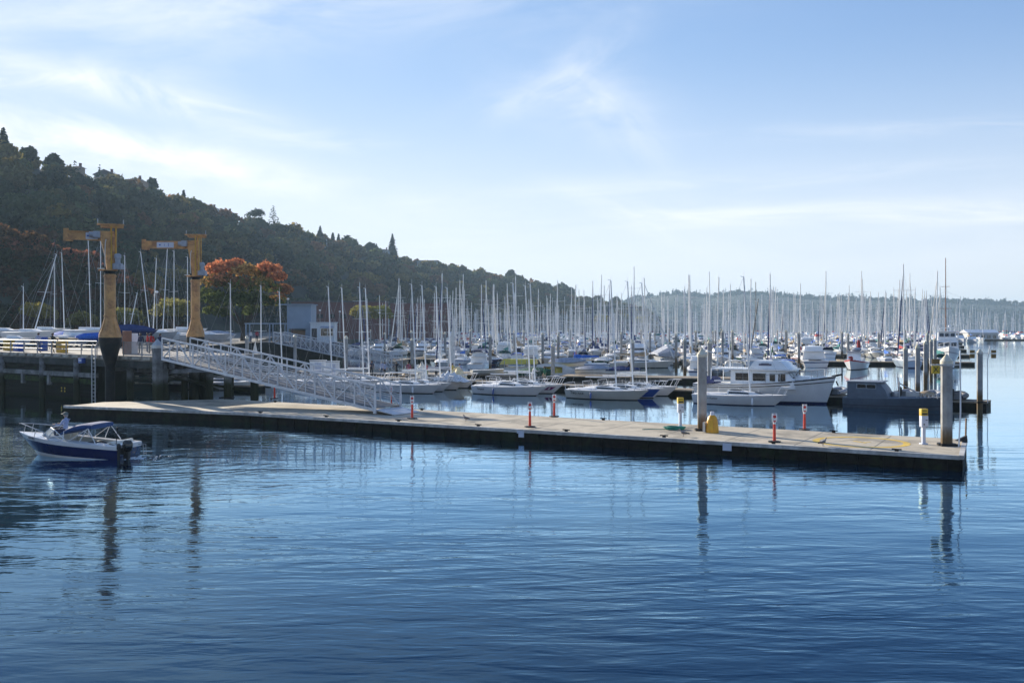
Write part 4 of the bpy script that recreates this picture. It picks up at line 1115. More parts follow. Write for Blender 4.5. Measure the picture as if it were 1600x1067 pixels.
# ------------------------------------------------------------------ boats
class Hull:
    """a lofted hull: x forward, origin amidships on the waterline"""
    def __init__(s, L, B, fs, fb, draft=.35, stern=.72, mp=.42, rake=.9, srake=.12, sag=.0, bow_p=2.2, flare=.35, chine=False):
        s.__dict__.update(locals())
    def beam(s, t):
        if t < s.mp: return s.B / 2 * (s.stern + (1 - s.stern) * math.sin(math.pi / 2 * t / s.mp))
        return s.B / 2 * max(.012, 1 - ((t - s.mp) / (1 - s.mp)) ** s.bow_p)
    def sheer(s, t): return s.fs + (s.fb - s.fs) * t ** 1.8 - s.sag * math.sin(math.pi * t)
    def pt(s, t, z, side=1, out=0.0):
        sh = s.sheer(t)
        h = max(0.0, min(1.0, (z + s.draft) / (sh + s.draft)))
        p = (.16 if s.chine else .24) + s.flare * t ** 2.2
        y = s.beam(t) * h ** p + out
        x = -s.L / 2 + s.L * t + s.rake * (z - sh) / max(.2, s.fb) * t ** 3 - s.srake * (z - sh) * (1 - t) ** 5
        return Vector((x, y * side, z))
    def fill(s, mb, topside=0, bottom=1, deck=2, band=None, n=16, wl=.09, camber=.06, well=None):
        """band: (z fraction from the top, material) list of painted bands"""
        ts = [i / n for i in range(n + 1)]
        rows = []
        for t in ts:
            sh = s.sheer(t)
            fr = [sh, sh - .05]
            if band: fr += [wl + (sh - wl) * band[0], wl + (sh - wl) * band[1]]
            else: fr += [wl + (sh - wl) * .66, wl + (sh - wl) * .33]
            fr += [wl, .0, -s.draft * .6, -s.draft]
            rows.append(fr)
        m = len(rows[0])
        for side in (1, -1):
            base = len(mb.v)
            for t, fr in zip(ts, rows):
                for z in fr: mb.v.append(tuple(s.pt(t, z, side)))
            for i in range(n):
                for j in range(m - 1):
                    k = topside
                    if j >= 4: k = bottom
                    elif band and j == 2: k = band[2]
                    mb.f.append((base + i * m + j, base + i * m + j + 1, base + (i + 1) * m + j + 1, base + (i + 1) * m + j)); mb.m.append(k)
        # transom
        a = [tuple(s.pt(0, z, 1)) for z in rows[0]]; c = [tuple(s.pt(0, z, -1)) for z in rows[0]]
        base = len(mb.v); mb.v += a + c
        for j in range(m - 1):
            mb.f.append((base + j, base + j + 1, base + m + j + 1, base + m + j)); mb.m.append(bottom if j >= 4 else (band[2] if band and j == 2 else topside))
        # deck
        base = len(mb.v)
        for t in ts:
            sh = s.sheer(t)
            for f_ in (1, .5, 0, -.5, -1):
                p_ = s.pt(t, sh, 1 if f_ >= 0 else -1); mb.v.append((p_.x, p_.y * abs(f_), sh + camber * (1 - f_ * f_) * min(1, s.beam(t))))
        for i in range(n):
            for j in range(4):
                if well and well[0] <= ts[i] < well[1] and j in (1, 2): continue
                mb.f.append((base + i * 5 + j, base + i * 5 + j + 1, base + (i + 1) * 5 + j + 1, base + (i + 1) * 5 + j)); mb.m.append(deck)
    def patch(s, mb, t0, t1, z0, z1, side=-1, slant=0.0, k=0, n=6):
        base = len(mb.v)
        for i in range(n + 1):
            for j in range(4):
                f_ = j / 3; z = z0 + (z1 - z0) * f_; t = t0 + (t1 - t0) * i / n + slant * f_
                mb.v.append(tuple(s.pt(t, z, side, .006)))
        for i in range(n):
            for j in range(3):
                mb.f.append((base + i * 4 + j, base + i * 4 + j + 1, base + (i + 1) * 4 + j + 1, base + (i + 1) * 4 + j)); mb.m.append(k)

def mast_mesh(h, r, rake, spread=(.45, .72), x0=0.0, z0=0.0, beam=1.2, m=MAST):
    b = MB(); top = Vector((x0 - math.tan(rake) * h, 0, z0 + h))
    base = Vector((x0, 0, z0))
    b.tube(base, top, r, r * .72, 8)
    for f_ in spread:
        q = base.lerp(top, f_)
        for s_ in (-1, 1): b.tube(q, q + Vector((-.12, s_ * beam * .42, .03)), r * .28, r * .2, 5)
    b.bar(top, top + Vector((-.25, 0, .06)), .03, .04); b.tube(top, top + Vector((.02, 0, .45)), .012, .008, 5)
    return b.mesh('mast', m), base, top

def rig_mesh(base, top, bow, stern, beam, z, fur=0.0, r=.007, cap=.96):
    b = MB(); q = base.lerp(top, cap)
    b.tube(q, bow, r, n=4); b.tube(top, stern, r, n=4)
    for s_ in (-1, 1):
        sp = base.lerp(top, .47) + Vector((-.12, s_ * beam * .42, .03))
        b.tube(base.lerp(top, .9), sp, r, n=4); b.tube(sp, (base.x - .15, s_ * beam * .47, z), r, n=4)
    return b.mesh('rigging', WIRE, smooth=False)

def sloop(L, hullm, bottom, deckm, cover, furled, name='sailboat', mast_m=MAST, mastk=1.26, dodger=None, stripe=None):
    """one cruising sloop with its parts; label set later"""
    B = L * .325; H_ = Hull(L, B, L * .085, L * .115, .4, .62, .45, L * .10, -.25 if L > 10 else .15)
    t = thing(name, '', 'sailboat')
    b = MB(); H_.fill(b, band=(.88, .78, 3) if stripe else None); b.build('hull', [hullm, bottom, deckm] + ([stripe] if stripe else []), t)
    z = H_.sheer(.5)
    def ringc(x, hw, z0_, h_): return [(x, -hw, z0_), (x, -hw * .86, z0_ + h_), (x, hw * .86, z0_ + h_), (x, hw, z0_)]
    b = MB(); ch = L * .042
    b.loft([ringc(-L * .20, B * .30, z - .03, ch * 1.1), ringc(-L * .02, B * .32, z - .03, ch), ringc(L * .14, B * .26, z, ch * .8), ringc(L * .25, B * .15, z + .05, ch * .25)])
    b.loft([ringc(-L * .45, B * .26, z - .02, .12), ringc(-L * .20, B * .30, z - .02, .14)])
    ca = b.build('cabin', DECKW if deckm is not TEAK else deckm, t, bevel=.02)
    for s_ in (-1, 1):
        b = MB(); b.loft([[(x, s_ * (hw + .012), z + ch * f_) for f_, hw in ((.3, hw0 * .965), (.72, hw0 * .905))] for x, hw0 in ((-L * .15, B * .305), (-L * .02, B * .32), (L * .10, B * .277))], cap=False, closed=False); b.build('window', DARKGLASS, ca, smooth=False)
    mh = L * mastk; me, mb_, mt_ = mast_mesh(mh, L * .0098, R(1.2), x0=L * .07, z0=z + ch * .8, beam=B, m=mast_m); link('mast', me, t)
    bz = z + ch + L * .055
    b = MB(); b0, b1 = Vector((L * .06, 0, bz)), Vector((-L * .33, 0, bz + .08)); b.tube(b0, b1, L * .006, n=7); b.build('boom', mast_m, t)
    b = MB(); rings = []
    for i in range(8):
        f_ = i / 7; c = b0.lerp(b1, f_); hh = L * (.034 - .020 * f_) * (1 + .12 * math.sin(i * 2.3)); ww = L * (.014 - .006 * f_)
        rings.append([(c.x, ww * math.cos(a), c.z + hh * .7 + hh * math.sin(a)) for a in [2 * math.pi * j / 8 for j in range(8)]])
    b.loft(rings); b.tube((L * .075, 0, bz), (L * .068, 0, bz + L * .10), L * .016, L * .010, 8); b.build('sail_cover', cover, t)
    bow = H_.pt(1, H_.sheer(1)); stern = Vector((-L * .49, 0, H_.sheer(0)))
    link('rigging', rig_mesh(mb_, mt_, bow + Vector((-.1, 0, .05)), stern, B, z), t)
    if furled:
        q = mb_.lerp(mt_, .93); b0 = bow + Vector((-.15, 0, .35)); b = MB(); b.path([b0, b0.lerp(q, .2), b0.lerp(q, .6), q], [L * .008, L * .0115, L * .008, L * .003], 7); b.build('furled_jib', furled, t)
    b = MB()
    for s_ in (-1, 1):
        pts = [H_.pt(1, H_.sheer(1)) + Vector((.02, 0, .62))] + [H_.pt(t_, H_.sheer(t_), s_) + Vector((0, -.05 * s_, .6)) for t_ in (.93, .85)]
        b.path(pts, .016, 5); b.tube(pts[1], H_.pt(.93, H_.sheer(.93), s_), .014, n=5); b.tube(pts[2], H_.pt(.85, H_.sheer(.85), s_), .014, n=5)
        pts = [H_.pt(t_, H_.sheer(t_), s_) + Vector((0, -.05 * s_, .6)) for t_ in (.01, .09)]
        b.path([Vector((pts[0].x, 0, pts[0].z))] + pts, .016, 5)
        for t_ in (.01, .09, .25, .42, .6, .75): b.tube(H_.pt(t_, H_.sheer(t_), s_), H_.pt(t_, H_.sheer(t_), s_) + Vector((0, -.04 * s_, .6)), .013, n=5)
        b.path([H_.pt(t_, H_.sheer(t_), s_) + Vector((0, -.04 * s_, .58)) for t_ in (.09, .25, .42, .6, .75, .85)], .006, 4)
    b.build('guard_rail', GALV, t)
    if dodger:
        b = MB(); rings = []
        for x, h_, w_ in ((-L * .10, .05, B * .27), (-L * .14, .62, B * .30), (-L * .24, .72, B * .31)):
            rings.append([(x, w_ * math.cos(a), z + ch * .7 + h_ * L / 10 * math.sin(a) ** .6) for a in [math.pi * j / 8 for j in range(9)]])
        b.loft(rings, cap=False, closed=False); b.build('spray_hood', dodger, t)
    return t

def cruiser(L, hullm, canvas, fly=True, bottom=ANTIFOULB, stripe=None):
    B = L * .34; H_ = Hull(L, B, L * .09, L * .145, .4, .92, .5, L * .11, .05, bow_p=2.4, flare=.5, chine=True)
    t = thing('motor_cruiser', '', 'motorboat')
    b = MB(); H_.fill(b, band=(.84, .66, 3) if stripe else None, well=(.05, .2)); b.build('hull', [hullm, bottom, DECKW] + ([stripe] if stripe else []), t)
    z = H_.sheer(.5)
    def ringc(x, hw, z0_, h_, k=.88): return [(x, -hw, z0_), (x, -hw * k, z0_ + h_), (x, hw * k, z0_ + h_), (x, hw, z0_)]
    b = MB(); h1 = L * .105
    b.loft([ringc(-L * .24, B * .42, z - .05, h1), ringc(L * .06, B * .42, z - .05, h1), ringc(L * .18, B * .34, z, h1 * .25), ringc(L * .36, B * .16, z + .15, h1 * .06)])
    ca = b.build('cabin', WHITE, t, bevel=.03)
    for s_ in (-1, 1):
        b = MB(); b.loft([[(x, s_ * (B * .42 * (1 - .12 * f_) + .012), z - .05 + h1 * f_) for f_ in (.42, .84)] for x in (-L * .21, L * .06)], cap=False, closed=False); b.build('window', DARKGLASS, ca, smooth=False)
    b = MB(); b.loft([[(L * .075 + L * .10 * (1 - f_), y * B * .35, z + h1 * f_ + .03) for y in (-1, 1)] for f_ in (.32, .86)], cap=False, closed=False); b.build('windscreen', DARKGLASS, ca, smooth=False)
    if fly:
        b = MB(); b.box((-L * .10, 0, z + h1 - .02), (L * .36, B * .86, .08)); b.loft([ringc(-L * .22, B * .36, z + h1 + .02, h1 * .5), ringc(L * .0, B * .36, z + h1 + .02, h1 * .55), ringc(L * .05, B * .30, z + h1 + .02, h1 * .12)])
        b.build('flybridge', WHITE, t, bevel=.03)
        b = MB(); b.tube((-L * .2, -B * .3, z + h1), (-L * .2, -B * .3, z + h1 * 2), .03, n=5); b.tube((-L * .2, B * .3, z + h1), (-L * .2, B * .3, z + h1 * 2), .03, n=5); b.tube((-L * .2, -B * .3, z + h1 * 2), (-L * .2, B * .3, z + h1 * 2), .04, n=5); b.tube((-L * .2, 0, z + h1 * 2), (-L * .22, 0, z + h1 * 3), .02, n=5); b.build('radar_arch', WHITE, t)
    if canvas:
        b = MB(); rings = []
        zc_ = z + (h1 * 1.5 if fly else h1 * .75)
        for x, h_, w_ in ((-L * .02, h1 * .4, B * .36), (-L * .12, h1 * .62, B * .38), (-L * .30, h1 * .55, B * .38)):
            rings.append([(x, w_ * math.cos(a), zc_ + h_ * math.sin(a) ** .5) for a in [math.pi * j / 8 for j in range(9)]])
        b.loft(rings, cap=False, closed=False); b.build('canvas_top', canvas, t)
    b = MB()
    for s_ in (-1, 1):
        ts = (.45, .58, .7, .82, .92, 1.0)
        b.path([H_.pt(t_, H_.sheer(t_), s_) + Vector((0, -.06 * s_, .55)) for t_ in ts], .018, 5)
        for t_ in ts[:-1]: b.tube(H_.pt(t_, H_.sheer(t_), s_), H_.pt(t_, H_.sheer(t_), s_) + Vector((0, -.06 * s_, .55)), .014, n=5)
    b.build('bow_rail', GALV, t)
    return t

# ---- one-design racing keelboats along the inner dock
BA = math.atan2(-.53, .85)                     # they lie parallel to the float
HJ = Hull(7.3, 2.7, .72, .86, .35, .62, .42, 1.05, .1)
def racer(label, mx, Y, band=None, emblem=None, name_txt=None, bottom=ANTIFOUL, hullm=WHITE, sail=None, rake=3.3, dz=0.0, mh=8.75, heading=0.0, px_is_top=False):
    """placed so that the mast steps at photograph column mx"""
    L, B = 7.3, 2.7
    a = BA + heading
    mp_ = Vector(((mx - CX) / F * Y, Y, dz)); off = Vector((.75, 0, 0)); off.rotate(Matrix.Rotation(a, 3, 'Z'))
    t = thing('racing_sailboat', label, 'sailboat', mp_ - off, a, 'white one-design keelboats along the inner dock')
    b = MB(); HJ.fill(b, n=20, wl=.06); b.build('hull', [hullm, bottom, DECKW], t)
    z = HJ.sheer(.5)
    def ringc(x, hw, z0_, h_): return [(x, -hw, z0_), (x, -hw * .8, z0_ + h_), (x, hw * .8, z0_ + h_), (x, hw, z0_)]
    b = MB(); b.loft([ringc(-.9, .62, z - .03, .34), ringc(.1, .68, z - .02, .32), ringc(1.1, .55, z, .22), ringc(1.9, .3, z + .02, .04)])
    b.loft([ringc(-3.3, .95, z - .01, .08), ringc(-.9, .98, z - .01, .12)]); b.box((-.85, 0, z + .2), (.1, .6, .34))
    ca = b.build('coachroof', DECKW, t, bevel=.02)
    for s_ in (-1, 1):
        b = MB(); b.loft([[(x, s_ * (hw * (1 - .2 * f_) + .012), z + .32 * f_ * k_) for f_ in (.35, .75)] for x, hw, k_ in ((-.75, .63, 1), (.1, .68, 1), (.85, .585, .8))], cap=False, closed=False); b.build('window', DARKGLASS, ca, smooth=False)
    b = MB(); b.box((-.35, 0, z + .36), (.75, .6, .05)); b.build('companionway_hatch', mat('smoked_hatch', (.10, .11, .12), .3), ca)
    b = MB(); b.box((1.45, 0, z + .2), (.5, .5, .05), ry=R(8)); b.build('fore_hatch', mat('smoked_hatch', (.10, .11, .12), .3), ca)
    me, mb_, mt_ = mast_mesh(mh, .068, R(rake), (.5,), .75, z + .28, 1.7); link('mast', me, t)
    b = MB(); bo0, bo1 = Vector((.66, 0, z + 1.05)), Vector((-2.1, 0, z + 1.02)); b.tube(bo0, bo1, .045, n=8)
    b.build('boom', MAST, t)
    if sail:
        b = MB(); rings = []
        for i in range(7):
            f_ = i / 6; c = bo0.lerp(bo1, f_); rings.append([(c.x, (.12 - .05 * f_) * math.cos(q), c.z + .08 + (.17 - .09 * f_) * math.sin(q)) for q in [2 * math.pi * j / 8 for j in range(8)]])
        b.loft(rings); b.build('furled_sail', sail, t)
    bow = HJ.pt(1, HJ.sheer(1))
    link('rigging', rig_mesh(mb_, mt_, bow + Vector((-.15, 0, .03)), Vector((-3.6, 0, z)), 2.3, z, r=.008, cap=.84), t)
    b = MB(); zt = .62
    for s_ in (-1, 1):
        p1, p2 = HJ.pt(.86, HJ.sheer(.86), s_), HJ.pt(.955, HJ.sheer(.955), s_)
        top1, top2 = p1 + Vector((.34, -.02 * s_, zt)), p2 + Vector((.36, 0, zt))
        b.tube(p1, top1, .024, n=6); b.tube(p2, top2, .024, n=6); b.path([top1, top2, Vector((bow.x + .28, 0, bow.z + zt))], .024, 6)
        for t_ in (.2, .42, .64): q = HJ.pt(t_, HJ.sheer(t_), s_); b.tube(q, q + Vector((0, -.03 * s_, .5)), .014, n=5)
        b.path([HJ.pt(t_, HJ.sheer(t_), s_) + Vector((0, -.03 * s_, .5)) for t_ in (.02, .2, .42, .64)] + [top1], .007, 4)
        q = HJ.pt(.02, HJ.sheer(.02), s_); b.path([q, q + Vector((-.1, 0, .55)), Vector((q.x - .15, 0, q.z + .55))], .02, 6)
    b.build('pulpit', SIGNW, t)
    b = MB(); b.box((-3.72, 0, .15), (.06, .05, 1.3)); b.tube((-3.6, 0, z + .18), (-2.4, .05, z + .32), .02, n=6); b.build('rudder_and_tiller', WHITE, t)
    for i in range(2):
        b = MB(); q = HJ.pt(.38 + .3 * i, HJ.sheer(.4), -1, .10); b.lathe([(.02, -.36), (.085, -.30), (.085, .12), (.02, .2)], 8); b.tube((0, .04, .2), (0, .1, .5), .01, n=4); b.build('fender', SIGNW if i else mat('blue_fender', (.05, .1, .3), .5), t, (q.x, q.y, .42)) if (i + int(mx)) % 2 else None
    if band:
        for s_ in (-1, 1):
            b = MB(); HJ.patch(b, band[0], band[1], .10, .76, s_, slant=-.0); b.build('bow_band', band[2], t)
    if emblem:
        b = MB(); HJ.patch(b, .82, .915, .34, .63, -1, slant=.035); em = b.build('bow_emblem', emblem, t)
        b = MB(); HJ.patch(b, .865, .885, .42, .55, -1, slant=.01)
        for i in range(len(b.v)): b.v[i] = (b.v[i][0], b.v[i][1] - .004, b.v[i][2])
        b.build('emblem_mark', SIGNW, em)
    if name_txt:
        q = HJ.pt(name_txt[1], .5, -1, .012); q2 = HJ.pt(name_txt[1] + .05, .5, -1, .012)
        o = put_text(name_txt[0], name_txt[2], BLACK, t, q, (R(90), 0, math.atan2(q2.y - q.y, q2.x - q.x)), 'name_lettering')
    return t

racer('white keelboat nearest the gangway foot with bare mast', 650, 86.6)
racer('white keelboat one behind the gangway foot boat, sail heap on deck', 666, 89.2, sail=WHITECLOTH)
racer('white keelboat third out from the gangway foot, bow poking right', 688, 91.6)
racer('white keelboat innermost of the gangway foot raft', 705, 94.2, sail=GREYCLOTH)
racer('white keelboat with a small dark name on its quarter and hanging fender, mid dock front', 809, 84.0, name_txt=('Tempest', .16, .26))
racer('white keelboat with purple emblem on its bow', 836, 86.7, emblem=PURPLE)
racer('white keelboat tucked behind the purple emblem boat', 828, 89.4)
racer('pale grey green keelboat with dark lettering at the stern', 963, 78.9, hullm=CREAM, name_txt=('Two Rick', .18, .36), sail=None)
racer('white keelboat with broad blue band at its bow', 989, 81.3, band=(.70, .965, BLUE))
racer('plain white keelboat farthest out behind the blue banded boat', 1011, 83.8, sail=WHITECLOTH)
racer('white keelboat lying in front of the trawler yacht', 1172, 73.4, name_txt=('n Rumor', .25, .24), bottom=ANTIFOULB)
for mx, Y, lab in [(519, 92.0, 'white keelboat behind the gangway, farthest right of the four masts there'), (540, 94.5, 'white keelboat behind the gangway under the pale booth'), (568, 93.6, 'white keelboat behind the lower gangway, mast right of the booth'), (577, 96.4, 'white keelboat half hidden behind the lower gangway beside the people')]:
    racer(lab, mx, Y)
racer('white keelboat seen beneath the gangway beside the dark pile', 361, 91, heading=.35, rake=.5, mh=9.0)
racer('white keelboat beneath the gangway with its bow at the short pile', 408, 96, heading=-.25, rake=.3, mh=9.0)
racer('white keelboat moored under the second gangway near the maple', 441, 101, heading=.15, rake=2.5, mh=8.6)

# ---- trawler yacht
p = at(1194, 633, 77.0)
tr = thing('trawler_yacht', 'white trawler yacht with flybridge and four square cabin windows', 'motorboat', (p.x, 76.6, 0), BA)
HT = Hull(11.0, 3.75, 1.38, 2.2, .5, .86, .45, .75, .02, sag=.05, flare=.45)
b = MB(); HT.fill(b, band=(.99, .92, 3), n=20, wl=.16, well=None); b.build('hull', [WHITE, NAVY, DECKW, BLACK], tr)
b = MB()
for s_ in (-1, 1):
    b.path([HT.pt(t_, HT.sheer(t_) * .76 + .1, s_, .02) for t_ in [i / 14 for i in range(15)]], .035, 6)
b.build('rubbing_strake', BLACK, tr)
def box_ring(x0, x1, hw, z, k0=0.0, k1=0.0): return [(x0 + k0, -hw, z), (x1 - k1, -hw, z), (x1 - k1, hw, z), (x0 + k0, hw, z)]
b = MB(); zd = 1.14
b.loft([box_ring(-2.4, 2.75, 1.45, zd), box_ring(-2.4, 2.55, 1.40, zd + .75), box_ring(-2.4, 2.05, 1.34, zd + 1.40)]); b.box((2.95, 0, zd + .72), (1.3, 1.3, .5))
ca = b.build('deckhouse', WHITE, tr, bevel=.02)
for s_ in (-1, 1):
    for x, wd_ in ((-1.45, 1.05), (-.05, 1.05), (.98, .42), (1.72, .55)):
        b = MB(); b.box((x, s_ * 1.385, zd + .88), (wd_ + .12, .06, .70)); f_ = b.build('window_frame', DECKW, ca); b = MB(); b.box((x, s_ * 1.42, zd + .88), (wd_, .03, .58)); b.build('pane', DARKGLASS, f_)
    b = MB(); b.box((.98, s_ * 1.43, zd + .45), (.5, .02, .05)); b.build('door_sill', TEAK, ca)
for y in (-.85, 0, .85):
    b = MB(); b.box((2.33, y, zd + 1.05), (.05, .72, .58), ry=R(-33)); b.build('windscreen', DARKGLASS, ca)
b = MB(); b.box((-.75, 0, zd + 1.47), (6.3, 3.2, .10)); b.box((-4.0, -1.45, zd + .75), (.08, .08, 1.5)); b.box((-4.0, 1.45, zd + .75), (.08, .08, 1.5)); b.build('boat_deck', WHITE, tr, bevel=.02)
b = MB(); b.loft([box_ring(-1.0, 2.2, 1.25, zd + 1.53), box_ring(-.5, 1.5, 1.15, zd + 2.16)]); fb_ = b.build('flybridge', WHITE, tr, bevel=.02)
b = MB(); b.box((.35, -1.225, zd + 1.86), (1.0, .03, .14)); b.box((.35, -1.25, zd + 1.95), (.6, .04, .04)); b.build('blue_badge', NAVY, fb_)
b = MB(); b.box((.9, 0, zd + 2.22), (.06, 2.0, .2), ry=R(-20)); b.build('wind_deflector', mat('tinted_acrylic', (.25, .3, .33), .15), fb_)
b = MB()
for s_ in (-1, 1):
    b.path([(x, s_ * 1.5, zd + 2.1) for x in (-3.9, -2.5, -1.0)], .022, 6)
    for x in (-3.9, -3.2, -2.5, -1.8, -1.1): b.tube((x, s_ * 1.5, zd + 1.5), (x, s_ * 1.5, zd + 2.1), .018, n=5)
    ts = [.55, .65, .75, .85, .93, 1.0]
    b.path([HT.pt(t_, HT.sheer(t_), s_) + Vector((0, -.08 * s_, .62)) for t_ in ts], .026, 6)
    for t_ in ts: b.tube(HT.pt(t_, HT.sheer(t_), s_), HT.pt(t_, HT.sheer(t_), s_) + Vector((0, -.08 * s_, .62)), .02, n=5)
b.build('guard_rail', GALV, tr)
b = MB(); b.tube((-2.9, 0, zd + 1.5), (-3.05, 0, zd + 5.2), .05, .035, 8); b.tube((-2.9, 0, zd + 2.2), (-5.3, 0, zd + 3.0), .035, n=6); b.build('mast', MAST, tr)
b = MB(); b.tube(HT.pt(1, 2.1) + Vector((-.3, 0, .05)), HT.pt(1, 2.1) + Vector((.45, 0, .22)), .09, .07, 8); b.bar(HT.pt(1, 2.0) + Vector((.1, -.2, -.2)), HT.pt(1, 2.0) + Vector((.15, .25, -.55)), .06, .1); b.build('bowsprit_anchor', STEELD, tr)
b = MB(); b.loft([[(x, -1.9, 1.4 + .1 * math.sin(x * 3)), (x, -1.2, 2.0), (x, -.3, 1.85), (x, -.2, 1.3)] for x in (-4.9, -4.2, -3.6)]); b.build('cockpit_cover', NAVYCLOTH, tr)

# ---- grey workboat
p = at(1403, 640, 70.2)
gb = thing('grey_workboat', 'low blue grey workboat with boxy cabin at its stern end', 'motorboat', (p.x, p.y, 0), BA)
HG = Hull(7.3, 2.7, .74, 1.0, .4, .95, .5, .8, -.02, bow_p=2.8, flare=.3, chine=True)
b = MB(); HG.fill(b, n=16, wl=.05, band=(.30, .22, 3)); b.build('hull', [GREYBOAT, GREYBOAT, mat('grey_deck_paint', (.16, .18, .20), .8), mat('dark_grey_rub', (.05, .06, .08), .7)], gb)
b = MB(); b.loft([box_ring(-3.35, -.4, 1.12, .72), box_ring(-3.35, -.7, 1.08, 1.4), box_ring(-3.35, -1.1, 1.04, 1.90)]); ca = b.build('cabin', GREYBOAT, gb, bevel=.02)
b = MB(); b.box((-2.15, 0, 1.94), (2.5, 2.3, .08)); b.build('cabin_roof', mat('pale_grey_roof', (.30, .33, .36), .6), ca, bevel=.02)
for s_ in (-1, 1):
    b = MB(); b.box((-2.0, s_ * 1.075, 1.62), (1.4, .04, .36)); f_ = b.build('window_frame', mat('pale_grey_roof', (.3, .33, .36)), ca)
    for x in (-2.33, -1.66):
        b = MB(); b.box((x, s_ * 1.10, 1.62), (.60, .03, .25)); b.build('pane', DARKGLASS, f_)
b = MB(); b.tube((.2, -.6, .75), (.2, -.6, 2.0), .05, n=7); b.tube((.2, -.6, 1.9), (1.4, .2, 1.1), .04, n=6); b.box((1.0, .3, 1.0), (.9, .7, .5)); b.lathe([(.28, .8), (.3, 1.0), (.28, 1.2)], 10, (-.25, .4, 0)); b.build('deck_gear', GALV, gb)
b = MB()
for i in range(6): b.path([(1.4 + .28 * i, -.8, .86), (1.45 + .28 * i, -.8, 1.15), (1.6 + .28 * i, -.75, 1.15), (1.65 + .28 * i, -.75, .86)], .03, 6)
b.build('bow_hoops', GALV, gb)
b = MB(); b.ell((1.9, .3, 1.05), (.6, .5, .3), 12, 7); b.build('tan_tarp', TANCLOTH, gb)

# ---- the launch under way
LA = math.atan2(.20, -.98)
p = Vector((-20.4, 44.6, .0))
la = thing('motor_launch', 'navy and white open motorboat under way with folded blue canopy', 'motorboat', p, LA)
la.rotation_euler = (0, R(-2.6), LA); la.scale = (.98, .98, .92)
HL = Hull(5.9, 2.25, .80, 1.02, .35, .90, .45, 1.0, .02, bow_p=2.2, flare=.45, chine=True)
b = MB(); HL.fill(b, topside=0, bottom=0, deck=2, band=(.76, .13, 1), n=22, wl=.02, camber=.05, well=(.06, .56)); b.build('hull', [WHITE, NAVY, WHITE], la)
b = MB()
zi = .30
ts = [.06 + .5 * i / 8 for i in range(9)]
b.loft([[tuple(HL.pt(t_, HL.sheer(t_), -1) * 1)[:0] or (HL.pt(t_, 1).x, f_ * HL.beam(t_) * .52, z_) for f_, z_ in ((-1, HL.sheer(t_) + .02), (-.96, zi), (.96, zi), (1, HL.sheer(t_) + .02))] for t_ in ts], cap=False, closed=False)
b.box((HL.pt(.06, 1).x, 0, .55), (.04, HL.beam(.06) * 1.04, .56)); b.box((HL.pt(.56, 1).x - .03, 0, .62), (.05, HL.beam(.56) * 1.04, .68)); b.build('cockpit_liner', CREAM, la, smooth=False)
xw = .75
b = MB()      # windshield: raked, wrapped
wp = [(-.15, 1.0, .02), (.75, .90, .02), (1.40, .42, .04), (1.48, 0, .05), (1.40, -.42, .04), (.75, -.90, .02), (-.15, -1.0, .02)]
tp_ = [(-.22, .93, .03), (.42, .82, .46), (.95, .38, .50), (1.0, 0, .50), (.95, -.38, .50), (.42, -.82, .46), (-.22, -.93, .03)]
zs_ = .90
glassm = bpy.data.materials.new('clear_windscreen'); glassm.use_nodes = True
gt = NT(glassm.node_tree); glassm.node_tree.nodes.clear()
g1 = gt.n('ShaderNodeBsdfTransparent'); g1.inputs[0].default_value = (.78, .82, .84, 1); g2 = gt.n('ShaderNodeBsdfGlossy'); g2.inputs['Roughness'].default_value = .03
gm = gt.n('ShaderNodeMixShader'); gf = gt.n('ShaderNodeFresnel'); gf.inputs[0].default_value = 1.5; gt.l(gf.outputs[0], gm.inputs[0]); gt.l(g1.outputs[0], gm.inputs[1]); gt.l(g2.outputs[0], gm.inputs[2]); go_ = gt.n('ShaderNodeOutputMaterial'); gt.l(gm.outputs[0], go_.inputs[0])
b.loft([[(x, y, zs_ + z) for x, y, z in wp], [(x, y, zs_ + z) for x, y, z in tp_]], cap=False, closed=False); ws = b.build('windscreen', glassm, la, smooth=False)
b = MB(); b.path([(x, y, zs_ + z) for x, y, z in tp_], .022, 6); b.path([(x, y, zs_ + z) for x, y, z in wp], .02, 6)
for i in (1, 2, 4, 5): b.tube((wp[i][0], wp[i][1], zs_ + wp[i][2]), (tp_[i][0], tp_[i][1], zs_ + tp_[i][2]), .018, n=5)
b.build('frame', SIGNW, ws)
b = MB(); zb = HL.sheer(1)
for s_ in (-1, 1):
    pts = [HL.pt(t_, HL.sheer(t_), s_) + Vector((.0, -.06 * s_, h_)) for t_, h_ in ((.60, .0), (.66, .33), (.8, .42), (.92, .44), (.985, .42))]
    b.path(pts + [Vector((HL.pt(1, zb).x + .02, 0, zb + .40))], .022, 6)
    for t_ in (.76, .92): b.tube(HL.pt(t_, HL.sheer(t_), s_) + Vector((0, -.05 * s_, 0)), HL.pt(t_, HL.sheer(t_), s_) + Vector((-.08, -.06 * s_, .42)), .016, n=5)
b.build('bow_rail', GALV, la)
b = MB()       # folded bimini: a fat boot lying slanted aft of the windscreen
rings = []
for i in range(9):
    f_ = i / 8; x = .12 - 1.62 * f_; z = zs_ + .28 + .46 * (1 - (1 - f_) ** 2.0); th = .05 + .08 * math.sin(math.pi * min(1, f_ * 1.05)) + .07 * f_; wd_ = .86 + .06 * math.sin(math.pi * f_)
    rings.append([(x, wd_ * math.copysign(abs(math.cos(a)) ** .35, math.cos(a)), z + th * math.copysign(abs(math.sin(a)) ** .6, math.sin(a))) for a in [2 * math.pi * j / 16 for j in range(16)]])
b.loft(rings); b.build('folded_canopy', mat('launch_canopy_canvas', (.02, .065, .20), .8, var=.2, scale=6, bump=.3), la)
